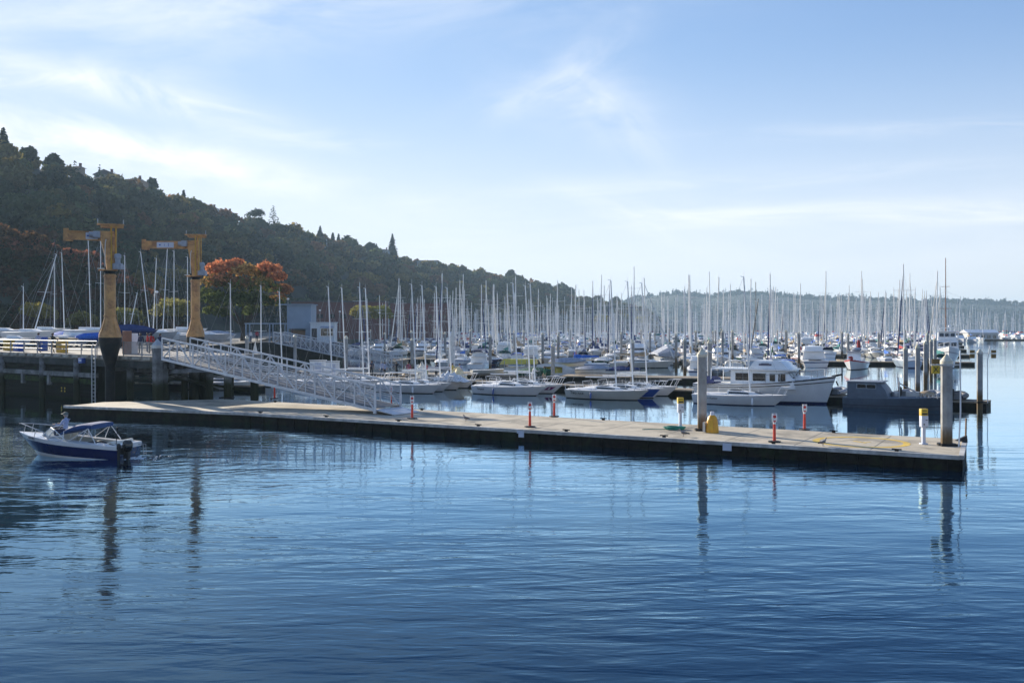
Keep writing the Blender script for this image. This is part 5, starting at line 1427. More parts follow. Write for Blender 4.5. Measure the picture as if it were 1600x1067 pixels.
for s_ in (-1, 1):
    b = MB()
    b.tube((-.15, s_ * .98, zs_), (-.10, s_ * .86, zs_ + .46), .02, n=6); b.tube((-.45, s_ * .98, zs_), (-1.35, s_ * .86, zs_ + .66), .018, n=6); b.tube((-1.85, s_ * .98, zs_ - .05), (-1.35, s_ * .86, zs_ + .66), .02, n=6); b.tube((-1.0, s_ * .98, zs_), (-1.3, s_ * .86, zs_ + .62), .018, n=6)
    b.build('canopy_frame', SIGNW, la)
for y in (-.5, .5):
    b = MB(); b.box((.46, y * .6, .61), (.5, .46, .62)); b.box((.18, y * .6, 1.02), (.12, .46, .5), ry=R(-8))
    b.build('front_seat', CREAM, la, bevel=.04)
b = MB(); b.box((-2.2, 0, .60), (.55, 1.7, .42)); b.box((-2.5, 0, .82), (.16, 1.75, .3)); b.build('rear_bench', CREAM, la, bevel=.04)
b = MB(); b.box((-1.45, .45, .62), (.45, .5, .5)); b.ell((-1.2, -.35, .55), (.35, .3, .28), 10, 6); b.build('stowed_gear', mat('dark_gear', (.05, .045, .045), .7, var=.5, scale=8), la, bevel=.03)
b = MB(); b.box((1.12, -.4, .80), (.4, .6, .34), ry=R(14)); b.build('dashboard', BLACK, la, bevel=.03)
b = MB(); cw = Vector((.90, -.28, 1.08)); b.path([cw + Vector((.06 * math.cos(a), .19 * math.cos(a), .19 * math.sin(a))) if 0 else cw + Vector((.07 * math.sin(a), .18 * math.cos(a), .17 * math.sin(a))) for a in [2 * math.pi * i / 16 for i in range(17)]], .016, 5); b.tube(cw, cw + Vector((.2, 0, -.06)), .02, n=5); b.build('steering_wheel', BLACK, la)
b = MB()      # outboard: cowl, leg
b.loft([[(-3.22 + x, .56 + y * wy, z - .16) for x, y in [(.24 * math.cos(a) * wx, math.sin(a) * .82) for a in [2 * math.pi * j / 14 for j in range(14)]]] for z, wx, wy in ((.70, .6, .15), (.78, .95, .21), (1.0, 1.05, .23), (1.16, .95, .21), (1.25, .6, .14))])
ob = b.build('outboard_engine', mat('black_engine_cowl', (.012, .012, .014), .25, coat=.4), la)
b = MB(); b.loft([[(-3.22 + x, .56 + y, z) for x, y in ((-.12 * k_, -.09), (.16 * k_, -.07), (.16 * k_, .07), (-.12 * k_, .09))] for z, k_ in ((.72, 1), (.3, .9), (-.25, .8))]); b.box((-3.0, .56, .55), (.3, .3, .3)); b.build('engine_leg', BLACK, ob)
b = MB(); b.loft([[(-3.02 + x, .95 + y * wy * .8, z - .12) for x, y in [(.11 * math.cos(a) * wx, math.sin(a) * .7) for a in [2 * math.pi * j / 10 for j in range(10)]]] for z, wx, wy in ((.78, .6, .08), (.84, 1, .12), (1.0, 1, .12), (1.07, .6, .07))]); b.box((-3.04, .95, .40), (.09, .08, .6)); b.tube((-2.9, .95, .83), (-2.5, .9, .9), .02, n=5); b.build('kicker_engine', BLACK, la)
b = MB(); b.tube((-2.75, .75, .8), (-2.8, .76, 1.62), .018, n=6); b.ell((-2.8, .76, 1.66), (.05, .05, .06), 8, 6); b.build('stern_light', BLACK, la)
b = MB()
for y in (-.72, -.94): b.path([(-2.95, y, .72), (-3.2, y, .70), (-3.25, y, .1)], .02, 6)
for z in (.25, .5): b.tube((-3.23, -.72, z), (-3.23, -.94, z), .018, n=5)
b.build('boarding_ladder', GALV, la)
b = MB(); b.box((-2.70, 0, .82), (.5, 2.0, .06)); b.build('swim_platform', WHITE, la, bevel=.02)
q = HL.pt(.80, .84, 1, .035); q2 = HL.pt(.83, .84, 1, .035)
put_text('WN 4921', .15, BLACK, la, q, (R(100), 0, math.atan2(q2.y - q.y, q2.x - q.x) + math.pi), 'hull_number')
# foam of its wake
wk = MB()
for i in range(70):
    f_ = random.random(); x = -3.1 - 1.6 * f_ ** 1.6; y = random.gauss(0, .28 + .35 * f_)
    n_ = 7; r_ = random.uniform(.03, .10) * (1.1 - f_ * .6)
    wk.lathe([(r_, 0), (r_ * .6, r_ * .35)], n_, (x, y, -.01), phase=random.random())
o = wk.build('wake_foam', mat('sea_foam', (.70, .73, .75), .6), None, (p.x, p.y, 0), LA); tag(o, 'white foam churned up behind the launch', 'foam', kind='stuff')

# ---- covered boat, fishing yacht, red trimmed tug
p = at(1041, 566, 150)
cv = thing('covered_motorboat', 'motorboat under a peaked grey canvas cover seen from its stern', 'motorboat', (p.x, 152, 0), R(92))
HC = Hull(8.5, 3.3, 1.1, 1.4, .4, .85, .45, .8, .1)
b = MB(); HC.fill(b); b.build('hull', [WHITE, ANTIFOUL, DECKW], cv)
b = MB(); b.loft([[(x, -1.75, z0 + .15), (x, -1.68, z0 + .45), (x, 0, z1), (x, 1.68, z0 + .45), (x, 1.75, z0 + .15)] for x, z0, z1 in ((-4.1, 1.25, 2.1), (-3.4, 1.4, 2.75), (-.5, 1.5, 3.05), (2.2, 1.4, 2.2), (3.9, 1.3, 1.7))]); b.build('canvas_cover', GREYCLOTH, cv, angle=20)
b = MB(); b.box((-4.32, 0, .95), (.05, 2.3, .12)); b.build('stern_trim', BLACK, cv)
p = at(1483, 566, 152)
fy = thing('fishing_yacht', 'big white seagoing motor yacht with tiered wheelhouse and outrigger poles facing out', 'motorboat', (p.x + 3.2, 160, 0), R(-111))
fy.scale = (.82, .82, .82)
HF = Hull(17, 5.2, 1.9, 3.4, .8, .8, .45, 1.6, .05, flare=.6)
b = MB(); HF.fill(b, n=18, wl=.2, band=(.7, .62, 3)); b.build('hull', [WHITE, ANTIFOULR, DECKW, mat('fine_grey_stripe', (.3, .32, .34), .5)], fy)
b = MB(); b.loft([box_ring(-5, 3.2, 2.1, 2.4), box_ring(-5, 2.6, 2.0, 4.5)]); ca = b.build('deckhouse', WHITE, fy, bevel=.04)
b = MB(); b.loft([box_ring(-1.6, 2.3, 1.7, 4.55), box_ring(-1.6, 1.9, 1.6, 6.2)]); wh = b.build('wheelhouse', WHITE, fy, bevel=.04)
for y in (-1.2, 0, 1.2):
    b = MB(); b.box((2.92, y, 3.75), (.1, .95, .7), ry=R(-15)); b.build('window', DARKGLASS, ca)
    b = MB(); b.box((2.17, y * .85, 5.6), (.1, .75, .62), ry=R(-13)); b.build('window', DARKGLASS, wh)
b = MB(); b.box((0, 0, 6.28), (4.6, 3.8, .12)); b.box((-.3, 0, 7.0), (.5, 3.0, .1)); b.box((-.3, -1.4, 6.6), (.1, .1, .8)); b.box((-.3, 1.4, 6.6), (.1, .1, .8)); b.ell((-.3, .6, 7.3), (.35, .35, .28), 10, 7); b.build('roof_rack', WHITE, fy)
b = MB(); b.tube((-2.2, 0, 4.4), (-2.7, 0, 21.4), .15, .07, 8); b.tube((-2.4, -1.1, 11), (-2.4, 1.1, 11), .05, n=6); b.tube((-2.5, -.8, 15.5), (-2.5, .8, 15.5), .04, n=6); b.build('mast', mat('brown_steel_mast', (.24, .12, .08), .5), fy)
b = MB()
for y in (-2.2, 2.2): b.tube((-1.6, y, 3.2), (-2.0, y * 1.25, 13.5), .08, .05, 7); b.tube((-2.5, 0, 14.5), (-2.0, y * 1.25, 13.3), .02, n=4); b.tube((-2.5, 0, 16), (-1.6, y * 1.1, 2.6), .015, n=4)
b.tube((-2.5, 0, 15), (7.9, 0, 3.6), .018, n=4); b.tube((-3.5, -1.8, 2.6), (-4.2, -2.4, 11.5), .06, n=6); b.build('outrigger', MAST, fy)
b = MB()
for s_ in (-1, 1):
    ts = [.55, .68, .8, .9, 1.0]; b.path([HF.pt(t_, HF.sheer(t_), s_) + Vector((0, -.1 * s_, .9)) for t_ in ts], .04, 6)
    for t_ in ts: b.tube(HF.pt(t_, HF.sheer(t_), s_), HF.pt(t_, HF.sheer(t_), s_) + Vector((0, -.1 * s_, .9)), .03, n=5)
b.build('bow_rail', GALV, fy)
p = at(1345, 577, 133)
tg = thing('red_trimmed_boat', 'small white boat with red trim and red canvas bundle, bow toward the grey workboat', 'motorboat', (p.x, 135, 0), R(-120))
HR = Hull(8.6, 3.0, .95, 1.5, .4, .82, .45, .8, .1, sag=.05)
b = MB(); HR.fill(b, band=(1.0, .84, 3)); b.build('hull', [WHITE, BLACK, DECKW, RED], tg)
b = MB(); b.loft([box_ring(-1.6, 1.6, .95, 1.0), box_ring(-1.6, 1.2, .88, 2.4)]); ca = b.build('cabin', WHITE, tg, bevel=.03)
for s_ in (-1, 1):
    for x in (-1.0, 0, .8):
        b = MB(); b.box((x, s_ * .925, 1.95), (.62, .04, .5)); b.build('window', DARKGLASS, ca)
b = MB(); b.box((-.2, 0, 2.45), (3.4, 2.1, .09)); b.ell((-.6, 0, 2.75), (.9, .7, .3), 10, 6); b.build('roof', GREYCLOTH, tg)
b = MB(); b.lathe([(.16, 2.3), (.24, 2.7), (.26, 3.6), (.12, 4.1)], 10, (-1.2, .2, 0)); b.build('red_canvas_roll', REDCLOTH, tg)
b = MB(); b.tube((-1.7, 0, 2.4), (-1.8, 0, 6.2), .06, .04, 7); b.tube((3.9, 0, 1.5), (5.2, 0, 1.75), .07, .04, 6); b.build('mast', MAST, tg)
b = MB(); b.ell((3.2, 0, 1.6), (.6, .25, .3), 10, 6); b.ell((4.3, 0, 1.75), (.4, .14, .16), 8, 6); b.build('furled_red_sail', REDCLOTH, tg)

# ---- dinghies
HD = Hull(4.3, 1.5, .42, .52, .12, .75, .42, .35, .1)
def dinghy(label, pos, rz, hullm, cover=None, tilt=0.0, rack=0.0, txt=None, name='dinghy', flip=False):
    t = thing(name, label, 'dinghy', pos, rz)
    t.rotation_euler = (tilt, math.pi if flip else 0, rz)
    b = MB(); HD.fill(b, bottom=0, n=12, wl=.03, well=(.1, .6) if not cover else None); b.build('hull', [hullm, hullm, DECKW if not cover else cover], t)
    if cover:
        b = MB(); b.loft([[tuple(HD.pt(t_, HD.sheer(t_) - .12, -1, .02)), tuple(HD.pt(t_, HD.sheer(t_) + .02, -1, .02)), (HD.pt(t_, .4).x, 0, HD.sheer(t_) + .10 + .32 * math.sin(math.pi * t_)), tuple(HD.pt(t_, HD.sheer(t_) + .02, 1, .02)), tuple(HD.pt(t_, HD.sheer(t_) - .12, 1, .02))] for t_ in [i / 10 for i in range(11)]]); b.build('cover', cover, t, angle=25)
    if txt: 
        put_text(txt, .42, SIGNW, t, (0, -.86, .12), (R(90), 0, 0))
    return t
def rack(label, pos, rz, L=3.6, W=1.5, H_=(.35, 1.1)):
    t = thing('boat_rack', label, 'rack', pos, rz)
    b = MB()
    for x in (-L / 2 + .5, L / 2 - .5):
        for y in (-W / 2, W / 2): b.tube((x, y, 0), (x, y, H_[-1] + .5), .04, n=6)
        for z in H_: b.tube((x, -W / 2, z), (x, W / 2, z), .04, n=6)
    b.build('frame', GALV, t)
DZ = .5
rack('metal rack holding the yellow and white dinghies', (0.6, 108.5, DZ), -.25, 3.6, 1.6, (.35, 1.15))
dinghy('yellow dinghy upside down on top of the metal rack', (.7, 108.5, DZ + 1.72), -.25, YELLOWP, flip=True)
dinghy('white dinghy upside down on the lower shelf of the metal rack', (1.0, 108.5, DZ + .85), -.25, CREAM, flip=True)
dinghy('long pale dinghy on the dock at the foot of the second gangway raft', (-2.6, 110, DZ + .12), .35, CREAM)
dinghy('yellow dinghy on its side beside the rack', (5.0, 107.2, DZ + .75), -.2, YELLOWP, tilt=R(100))
dinghy('dinghy under grey cover on top of the tilted yellow one', (6.3, 107.6, DZ + 1.2), -.3, WHITE, GREYCLOTH, tilt=R(14))
dinghy('low dinghy under grey cover behind the tall bare pile', (9.3, 108.6, DZ + .25), -.25, WHITE, GREYCLOTH)
dinghy('dinghy under navy cover right of the grey covered pair', (12.4, 108.0, DZ + .2), -.3, WHITE, NAVYCLOTH)
dinghy('dark green boat with white sail number on its side', (2.4, 99.4, DZ + .42), -.55, GREENCLOTH, GREENCLOTH, txt='USA 253', name='green_boat')
dinghy('second yellow dinghy lying flat beyond the rack', (3.0, 111.2, DZ + .2), .1, YELLOWP)

def inflatable(label, pos, rz, m, motor=True):
    t = thing('inflatable_dinghy', label, 'dinghy', pos, rz, 'inflatable dinghies stored on the inner dock')
    b = MB()
    pts = [(-1.5, .62, .25), (-.3, .66, .25), (.7, .6, .27), (1.3, .36, .33), (1.5, 0, .38), (1.3, -.36, .33), (.7, -.6, .27), (-.3, -.66, .25), (-1.5, -.62, .25)]
    b.path(pts, [.14] + [.21] * 7 + [.14], 10); b.build('tube', m, t)
    b = MB(); b.box((-.1, 0, .12), (2.6, .9, .08)); b.box((-1.35, 0, .32), (.08, .95, .45)); b.box((-.2, 0, .36), (.25, 1.1, .05)); b.build('floor', mat('grey_floor', (.2, .21, .22), .7), t)
    if motor:
        b = MB(); b.lathe([(.06, -.1), (.13, .35), (.16, .5), (.14, .72), (.05, .8)], 8, (-1.55, 0, .1)); b.build('outboard', BLACK, t)
    return t
GREYTUBE = mat('grey_hypalon', (.28, .29, .31), .6, var=.1); DARKTUBE = mat('dark_hypalon', (.05, .055, .065), .6, var=.1); WHITETUBE = mat('pale_hypalon', (.5, .5, .49), .6, var=.1)

# ---- inner dock and dinghy dock
def walkway(name, label, pts, width, z=.5, th=.55, m=WOODD):
    t = thing(name, label, 'dock', (0, 0, 0))
    P0, P1 = Vector(pts[0] + (0,)), Vector(pts[1] + (0,)); d = (P1 - P0).normalized(); n_ = Vector((-d.y, d.x, 0)) * width / 2
    b = MB(); b.prism([tuple((P0 - n_)[:2]), tuple((P1 - n_)[:2]), tuple((P1 + n_)[:2]), tuple((P0 + n_)[:2])], z - .12, z); b.build('deck', m, t, smooth=False)
    b = MB(); e = n_ * .94; b.prism([tuple((P0 - e)[:2]), tuple((P1 - e)[:2]), tuple((P1 + e)[:2]), tuple((P0 + e)[:2])], -.3, z - .125); b.build('float_side', FASCIA, t, smooth=False)
    return t
H0, H1 = (-22.5, 110.0), (35.2, 70.9)
walkway('inner_dock', 'short floating walkway glimpsed between the pier piles', [(-35.6, 95.5), (-23.5, 89.5)], 1.6)
inner = walkway('inner_dock', 'wooden walkway dock behind the white keelboats ending near the grey workboat', [H0, H1], 2.4)
walkway('inner_dock', 'broad tan wooden dock below the foot of the second gangway', [(-25.5, 121), (-5.5, 113)], 8.0)
walkway('inner_dock', 'low dock carrying the yellow and covered dinghies', [(-5.0, 112.3), (30, 101)], 4.2)
HD_ = (Vector(H1 + (0,)) - Vector(H0 + (0,))).normalized(); HN = Vector((-HD_.y, HD_.x, 0)); HA = math.atan2(HD_.y, HD_.x)
for i, (s_, off, m_, lab) in enumerate([(2.3, .5, DARKTUBE, 'dark inflatable nearest the end pile of the inner dock'), (4.1, .6, GREYTUBE, 'grey inflatable second from the inner dock end'), (6.0, .6, GREYTUBE, 'grey inflatable with motor just left of the tall end pile'), (8.6, .5, WHITETUBE, 'pale inflatable behind the grey workboat bow'), (11.2, .5, GREYTUBE, 'grey inflatable behind the workboat amidships'), (14.4, -.1, WHITETUBE, 'pale inflatable on the dock between trawler yacht and workboat')]):
    q = Vector(H1 + (0,)) - HD_ * s_ + HN * off
    inflatable(lab, (q.x, q.y, .5 + (.0 if i else .0)), HA + R(90 if i < 5 else 5), m_, i % 2 == 0)
q = Vector(H1 + (0,)) - HD_ * 1.2
p = on(1533, 629, .5); ep = make_pile((p.x - .1, p.y, .5), EYE - (545 - HY) * p.y / F, .2, 'slim concrete pile at the inner dock end with two yellow signs on a crossbar')
zc_ = EYE - (552 - HY) * p.y / F
b = MB(); b.lathe([(.235, zc_ - .05), (.235, zc_ + .05)], 14); b.bar((-.8, -.1, zc_), (1.1, -.1, zc_), .05, .05); b.build('clamp_band', GALV, ep)
for x in (-.62, .92):
    b = MB(); b.box((x, -.16, zc_ + .14), (.36, .02, .2)); b.box((x, -.16, zc_ - .2), (.36, .02, .3)); b.build('sign_panel', SIGNB, ep)
b = MB(); b.path([(.42, -.3, .5), (.42, -.3, 3.6), (.6, -.3, 4.6)], .03, 7); b.build('gauge_pole', SIGNW, ep)
# dock boxes and a white shed structure below the second gangway
for px, py, w_, lab in [(497, 570, 1.9, 'white dock box cabin under the second gangway'), (520, 572, 1.5, 'white dock locker next to the dock box cabin')]:
    p = on(px, py + 14, .5); t = thing('dock_locker', lab, 'locker', p, .2)
    b = MB(); b.box((0, 0, .75), (w_, 1.1, 1.5)); b.build('body', WHITE, t, bevel=.02); b = MB(); b.box((0, 0, 1.55), (w_ + .12, 1.24, .1)); b.build('lid', GALV, t, bevel=.02)
    b = MB(); b.box((0, -.56, .7), (w_ * .4, .03, 1.2)); b.build('door', SIGNL, t)

# hoisted sails and sail heaps
p = on(719, 585, .0)
t = thing('hoisted_sail', 'narrow white sail left hoisted among the moored boats', 'sail', (p.x, 108, .8))
b = MB(); b.tube((0, 0, 0), (.05, 0, 6.1), .05, .035, 7); b.build('mast', MAST, t)
b = MB(); b.loft([[(-.05, 0, z), (-.05 - w_ * .5, .10 * w_, z), (-.05 - w_, -.05, z), (-.05 - w_ * .5, .14 * w_, z)] for z, w_ in ((.5, .75), (2, .62), (4, .38), (6, .06))]); b.build('sail', WHITECLOTH, t)
p = on(399, 560, .5)
t = thing('hoisted_sail', 'small white sail with red edge showing above the gangway', 'sail', (at(399, 0, 104).x, 104, 1.0))
b = MB(); b.tube((0, 0, 0), (0, 0, 3.4), .04, n=6); b.build('mast', MAST, t)
b = MB(); b.loft([[(-.05, 0, z), (-.05 - w_ * .5, .08, z), (.4 * w_, 0, z), (-.02, -.06, z)] for z, w_ in ((.4, 1.5), (1.8, .8), (3.2, .08))]); b.build('sail', WHITECLOTH, t)
def heap(px, Y, z, w_, h_, m, lab):
    p = at(px, 0, Y); t = MB()
    rings = []
    for i in range(15):
        f_ = i / 14; x = (f_ - .5) * w_; hh = h_ * math.sin(math.pi * min(1, f_ * .9 + .08)) * (1 + .25 * math.sin(i * 2.7))
        rings.append([(x + random.uniform(-.1, .1), .5 * math.cos(a) * (1 + .2 * math.sin(3 * a + i)), max(0, hh * (.1 + math.sin(a) * random.uniform(.7, 1.2)))) for a in [math.pi * j / 12 for j in range(13)]])
    t.loft(rings); o = t.build('sail_heap', m, None, (p.x, Y, z), BA); tag(o, lab, 'sail')
heap(706, 90.2, .80, 3.6, .75, mat('speckled_sail', (.62, .66, .70), .8, var=.35, scale=9), 'big crumpled blue white sail heaped on a foredeck')
heap(716, 91.3, .95, 1.7, 1.0, mat('cream_sail', (.68, .60, .40), .8, var=.15, scale=4), 'cream coloured sail bundle behind the crumpled blue white sail')
heap(660, 91.5, .9, .8, 1.5, WHITECLOTH, 'white sail being folded upright beside the people')
# ------------------------------------------------------------------ people: one skinned body each
def make_person(label, loc, yaw, shirt, trousers, hairm=HAIRD, pose='stand', sleeve='long', cap=None, h=1.74, legs='long'):
    t = thing('person', label, 'person', loc, yaw)
    k = h / 1.75
    J = {}; E = []
    def j(n, x, y, z, r): J[n] = ((x * k, y * k, z * k), r * k)
    sit = pose == 'sit'
    pz = .93 if not sit else .50
    dx = 0.0
    j('pelvis', 0, 0, pz, .125); j('waist', .0, 0, pz + .16, .115); j('chest', .02 if pose != 'bend' else .12, 0, pz + .36, .135); j('collar', .01 if pose != 'bend' else .2, 0, pz + .52, .085); j('neck', .02 if pose != 'bend' else .25, 0, pz + .58, .05); j('skull', .035 if pose != 'bend' else .30, 0, pz + .68, .088); j('crown', .02 if pose != 'bend' else .31, 0, pz + .77, .07)
    E += [('pelvis', 'waist'), ('waist', 'chest'), ('chest', 'collar'), ('collar', 'neck'), ('neck', 'skull'), ('skull', 'crown')]
    for s_, n in ((1, 'l'), (-1, 'r')):
        if sit:
            j('hip' + n, .05, .10 * s_, pz - .01, .09); j('knee' + n, .46, .12 * s_, pz + .02, .062); j('ankle' + n, .48, .12 * s_, .09, .042); j('toe' + n, .64, .13 * s_, .04, .035)
        else:
            sp = {'walk': .2 * s_, 'stand': .03 * s_}.get(pose, .02 * s_)
            j('hip' + n, 0, .095 * s_, pz - .07, .092); j('knee' + n, sp * .6 + .02, .10 * s_, .49, .062); j('ankle' + n, sp, .11 * s_, .09, .043); j('toe' + n, sp + .16, .13 * s_, .035, .034)
        E += [('pelvis', 'hip' + n), ('hip' + n, 'knee' + n), ('knee' + n, 'ankle' + n), ('ankle' + n, 'toe' + n)]
        cx, cz = J['collar'][0][0] / k, J['collar'][0][2] / k
        j('sho' + n, cx - .01, .175 * s_, cz - .05, .062)
        if pose in ('reach', 'sit', 'bend'): el, wr = (cx + .14, .23 * s_, cz - .28), (cx + .38, .19 * s_, cz - .24)
        elif pose == 'photo': el, wr = (cx + .16, .22 * s_, cz - .24), (cx + .28, .09 * s_, cz + .02)
        else: el, wr = (cx - .03, .25 * s_, cz - .33), (cx + .08, .25 * s_, cz - .56)
        j('elb' + n, *el, .045); j('wri' + n, *wr, .030)
        d = (Vector(wr) - Vector(el)).normalized(); a = d.cross(Vector((0, 0, 1)))
        a = a.normalized() if a.length > .1 else Vector((0, 1, 0)); nn = a.cross(d)
        pm = Vector(wr) + d * .07; j('palm' + n, *pm, .034)
        E += [('collar', 'sho' + n), ('sho' + n, 'elb' + n), ('elb' + n, 'wri' + n), ('wri' + n, 'palm' + n)]
        for q, (o_, ln) in enumerate(((-.030, .062), (-.010, .074), (.010, .070), (.030, .054))):
            f1 = pm + d * .04 + a * o_; f2 = f1 + d * ln * .55 - nn * .01; f3 = f2 + d * ln * .4 - nn * .03
            j(f'f{q}a' + n, *f1, .0105); j(f'f{q}b' + n, *f2, .0095); j(f'f{q}c' + n, *f3, .008)
            E += [('palm' + n, f'f{q}a' + n), (f'f{q}a' + n, f'f{q}b' + n), (f'f{q}b' + n, f'f{q}c' + n)]
        th = Vector(wr) + d * .035 - a * .035 * s_; th2 = th + d * .035 - a * .03 * s_
        j('tha' + n, *th, .012); j('thb' + n, *th2, .010); E += [('wri' + n, 'tha' + n), ('tha' + n, 'thb' + n)]
    names = list(J); idx = {n: i for i, n in enumerate(names)}
    me = bpy.data.meshes.new('skeleton'); me.from_pydata([J[n][0] for n in names], [(idx[a], idx[b]) for a, b in E], [])
    tmp = bpy.data.objects.new('skeleton', me); COL.objects.link(tmp)
    sk = tmp.modifiers.new('skin', 'SKIN'); sk.use_smooth_shade = True; sk.branch_smoothing = .7
    for i, n in enumerate(names):
        sv = me.skin_vertices[0].data[i]; sv.radius = (J[n][1],) * 2; sv.use_root = (n == 'pelvis')
        if n in ('chest', 'waist', 'pelvis', 'collar'): sv.radius = (J[n][1] * 1.0, J[n][1] * 1.0)
    sub = tmp.modifiers.new('sub', 'SUBSURF'); sub.levels = sub.render_levels = 1
    dg = bpy.context.evaluated_depsgraph_get()
    body = bpy.data.meshes.new_from_object(tmp.evaluated_get(dg))
    bpy.data.objects.remove(tmp); bpy.data.meshes.remove(me)
    for m_ in (SKIN, shirt, trousers, BLACK): body.materials.append(m_)
    V_ = {n: Vector(J[n][0]) for n in names}
    def kind(a, b):
        n = a + b
        if 'toe' in n: return 3
        if any(q in n for q in ('hip', 'knee', 'ankle')): return 2 if legs == 'long' or 'ankle' not in n else 0
        if 'skull' in n or 'crown' in n or (a == 'collar' and b == 'neck'): return 0
        if a.startswith('elb'): return 1 if sleeve == 'long' else 0
        if a.startswith('wri') or a.startswith('palm') or a.startswith('f') or a.startswith('th'): return 0
        return 1
    segs = [(V_[a], V_[b], kind(a, b), (J[a][1] + J[b][1]) / 2) for a, b in E]
    mi = []
    for pl in body.polygons:
        c = pl.center; best, bk = 9, 1
        for a, b, kd, r_ in segs:
            d = b - a; f_ = max(0, min(1, (c - a).dot(d) / max(1e-9, d.length_squared))); ds = (a + d * f_ - c).length - r_
            if ds < best: best, bk = ds, kd
        if bk == 1 and c.z < (pz + .04) * k and not sit: bk = 2
        mi.append(bk)
    # face: nose, ears joined into the same mesh; eyes and mouth as dark marks
    body.polygons.foreach_set('material_index', mi)
    bm = bmesh.new(); bm.from_mesh(body)
    hd = V_['skull']
    def blob(c, r, k_):
        g = bmesh.ops.create_icosphere(bm, subdivisions=1, radius=1.0, matrix=Matrix.Translation(c) @ Matrix.Diagonal(Vector((*r, 1))))
        for f_ in {f for v in g['verts'] for f in v.link_faces}: f_.material_index = k_; f_.smooth = True
    blob(hd + Vector((.092, 0, -.005)) * k, Vector((.020, .013, .022)) * k, 0)
    for s_ in (-1, 1):
        blob(hd + Vector((0, .092 * s_, .0)) * k, Vector((.018, .010, .028)) * k, 0)
        blob(hd + Vector((.083, .032 * s_, .022)) * k, Vector((.010, .012, .007)) * k, 3)
    blob(hd + Vector((.080, 0, -.045)) * k, Vector((.010, .024, .006)) * k, 3)
    bm.to_mesh(body); bm.free(); body.polygons.foreach_set('use_smooth', [True] * len(body.polygons))
    link('body', body, t)
    c = hd + Vector((-.012, 0, .045)) * k
    b = MB(); b.ell(c, (.112 * k, .104 * k, .085 * k), 12, 7)
    b.ell(c + Vector((-.045, 0, -.06)) * k, (.062 * k, .09 * k, .085 * k), 10, 6)
    if cap is None: b.build('hair', hairm, t)
    else:
        b.build('hair', hairm, t)
        b = MB(); cc = c + Vector((0, 0, .022)) * k; b.ell(cc, (.122 * k, .113 * k, .085 * k), 12, 7); b.loft([[(cc.x + x * k, y * k, cc.z + z * k) for y, z in ((-.08, -.01), (0, .012), (.08, -.01), (0, -.004))] for x in (.07, .20)]); b.build('cap', cap, t)
    return t

def cloth(name, rgb): return mat('cloth_' + name, rgb, .85, var=.15, scale=10)
JEANS = cloth('denim', (.05, .075, .14)); DARKC = cloth('dark', (.018, .018, .022)); KHAKI = cloth('khaki', (.32, .25, .15)); LIGHTBL = cloth('pale_blue', (.34, .40, .58)); NAVYC = cloth('navy', (.02, .03, .08)); TEALC = cloth('teal', (.03, .28, .26)); MAGC = cloth('maroon_pink', (.30, .045, .11)); CORAL = cloth('coral', (.60, .12, .10)); LIME = cloth('lime', (.24, .30, .05)); LILAC = cloth('lilac', (.36, .34, .52)); REDC = cloth('red', (.45, .02, .03)); GREENC = cloth('green', (.03, .14, .07)); WHITEC = cloth('white', (.66, .66, .66)); YELC = cloth('yellow', (.6, .45, .08))

# launch pilot: seated at the wheel of the launch
pl_ = Vector((-.20, .02, .34)); pl_.rotate(Matrix.Rotation(LA, 3, 'Z')); pp = Vector((-20.25, 44.1, 0)) + pl_
rz_ = Vector((.52, -.22, .12)); rz_.rotate(Matrix.Rotation(LA, 3, 'Z'))
make_person('person in pale blue shirt and cap steering the launch', (p_l := Vector((-20.4, 44.6, .50)) + rz_), LA, LIGHTBL, NAVYC, HAIRG, 'sit', 'long', cap=mat('cap_grey', (.12, .14, .13), .8), h=1.82)
# on the pier
for px, Y, yaw, sh, trs, pose, lab in [
    (60, 83.5, -.6, LIGHTBL, JEANS, 'stand', 'person in grey blue jacket and jeans leaning at the pier railing'),
    (82, 82.0, -.2, DARKC, KHAKI, 'reach', 'person in black jacket reaching forward on the pier'),
]:
    q = at(px, 0, Y); make_person(lab, (q.x, Y, LZ + .02), yaw, sh, trs, HAIRD if px < 70 else HAIRD, pose)
for px, Y, yaw, sh, trs, pose, lab in [
    (220, 79, 2.5, NAVYC, DARKC, 'stand', 'person in navy beside the white box near the nearer crane'),
    (230, 84, .4, REDC, JEANS, 'stand', 'person in red shirt on the pier behind the baluster fence'),
    (236, 80, 2.0, REDC, DARKC, 'stand', 'second person in red on the pier closer to the gangway head'),
    (250, 77.5, 1.2, NAVYC, JEANS, 'stand', 'person in dark blue at the gangway head')]:
    q = at(px, 0, Y); make_person(lab, (q.x, Y, LZ + .02), yaw, sh, trs, HAIRD, pose)
q = at(395.5, 0, 137); make_person('person in bright red jacket under the pergola', (q.x, 139, LZ), 2, REDC, DARKC)
q = at(386, 0, 136); make_person('person in white shirt near the maple trunk', (q.x, 138, LZ), 1, WHITEC, JEANS)
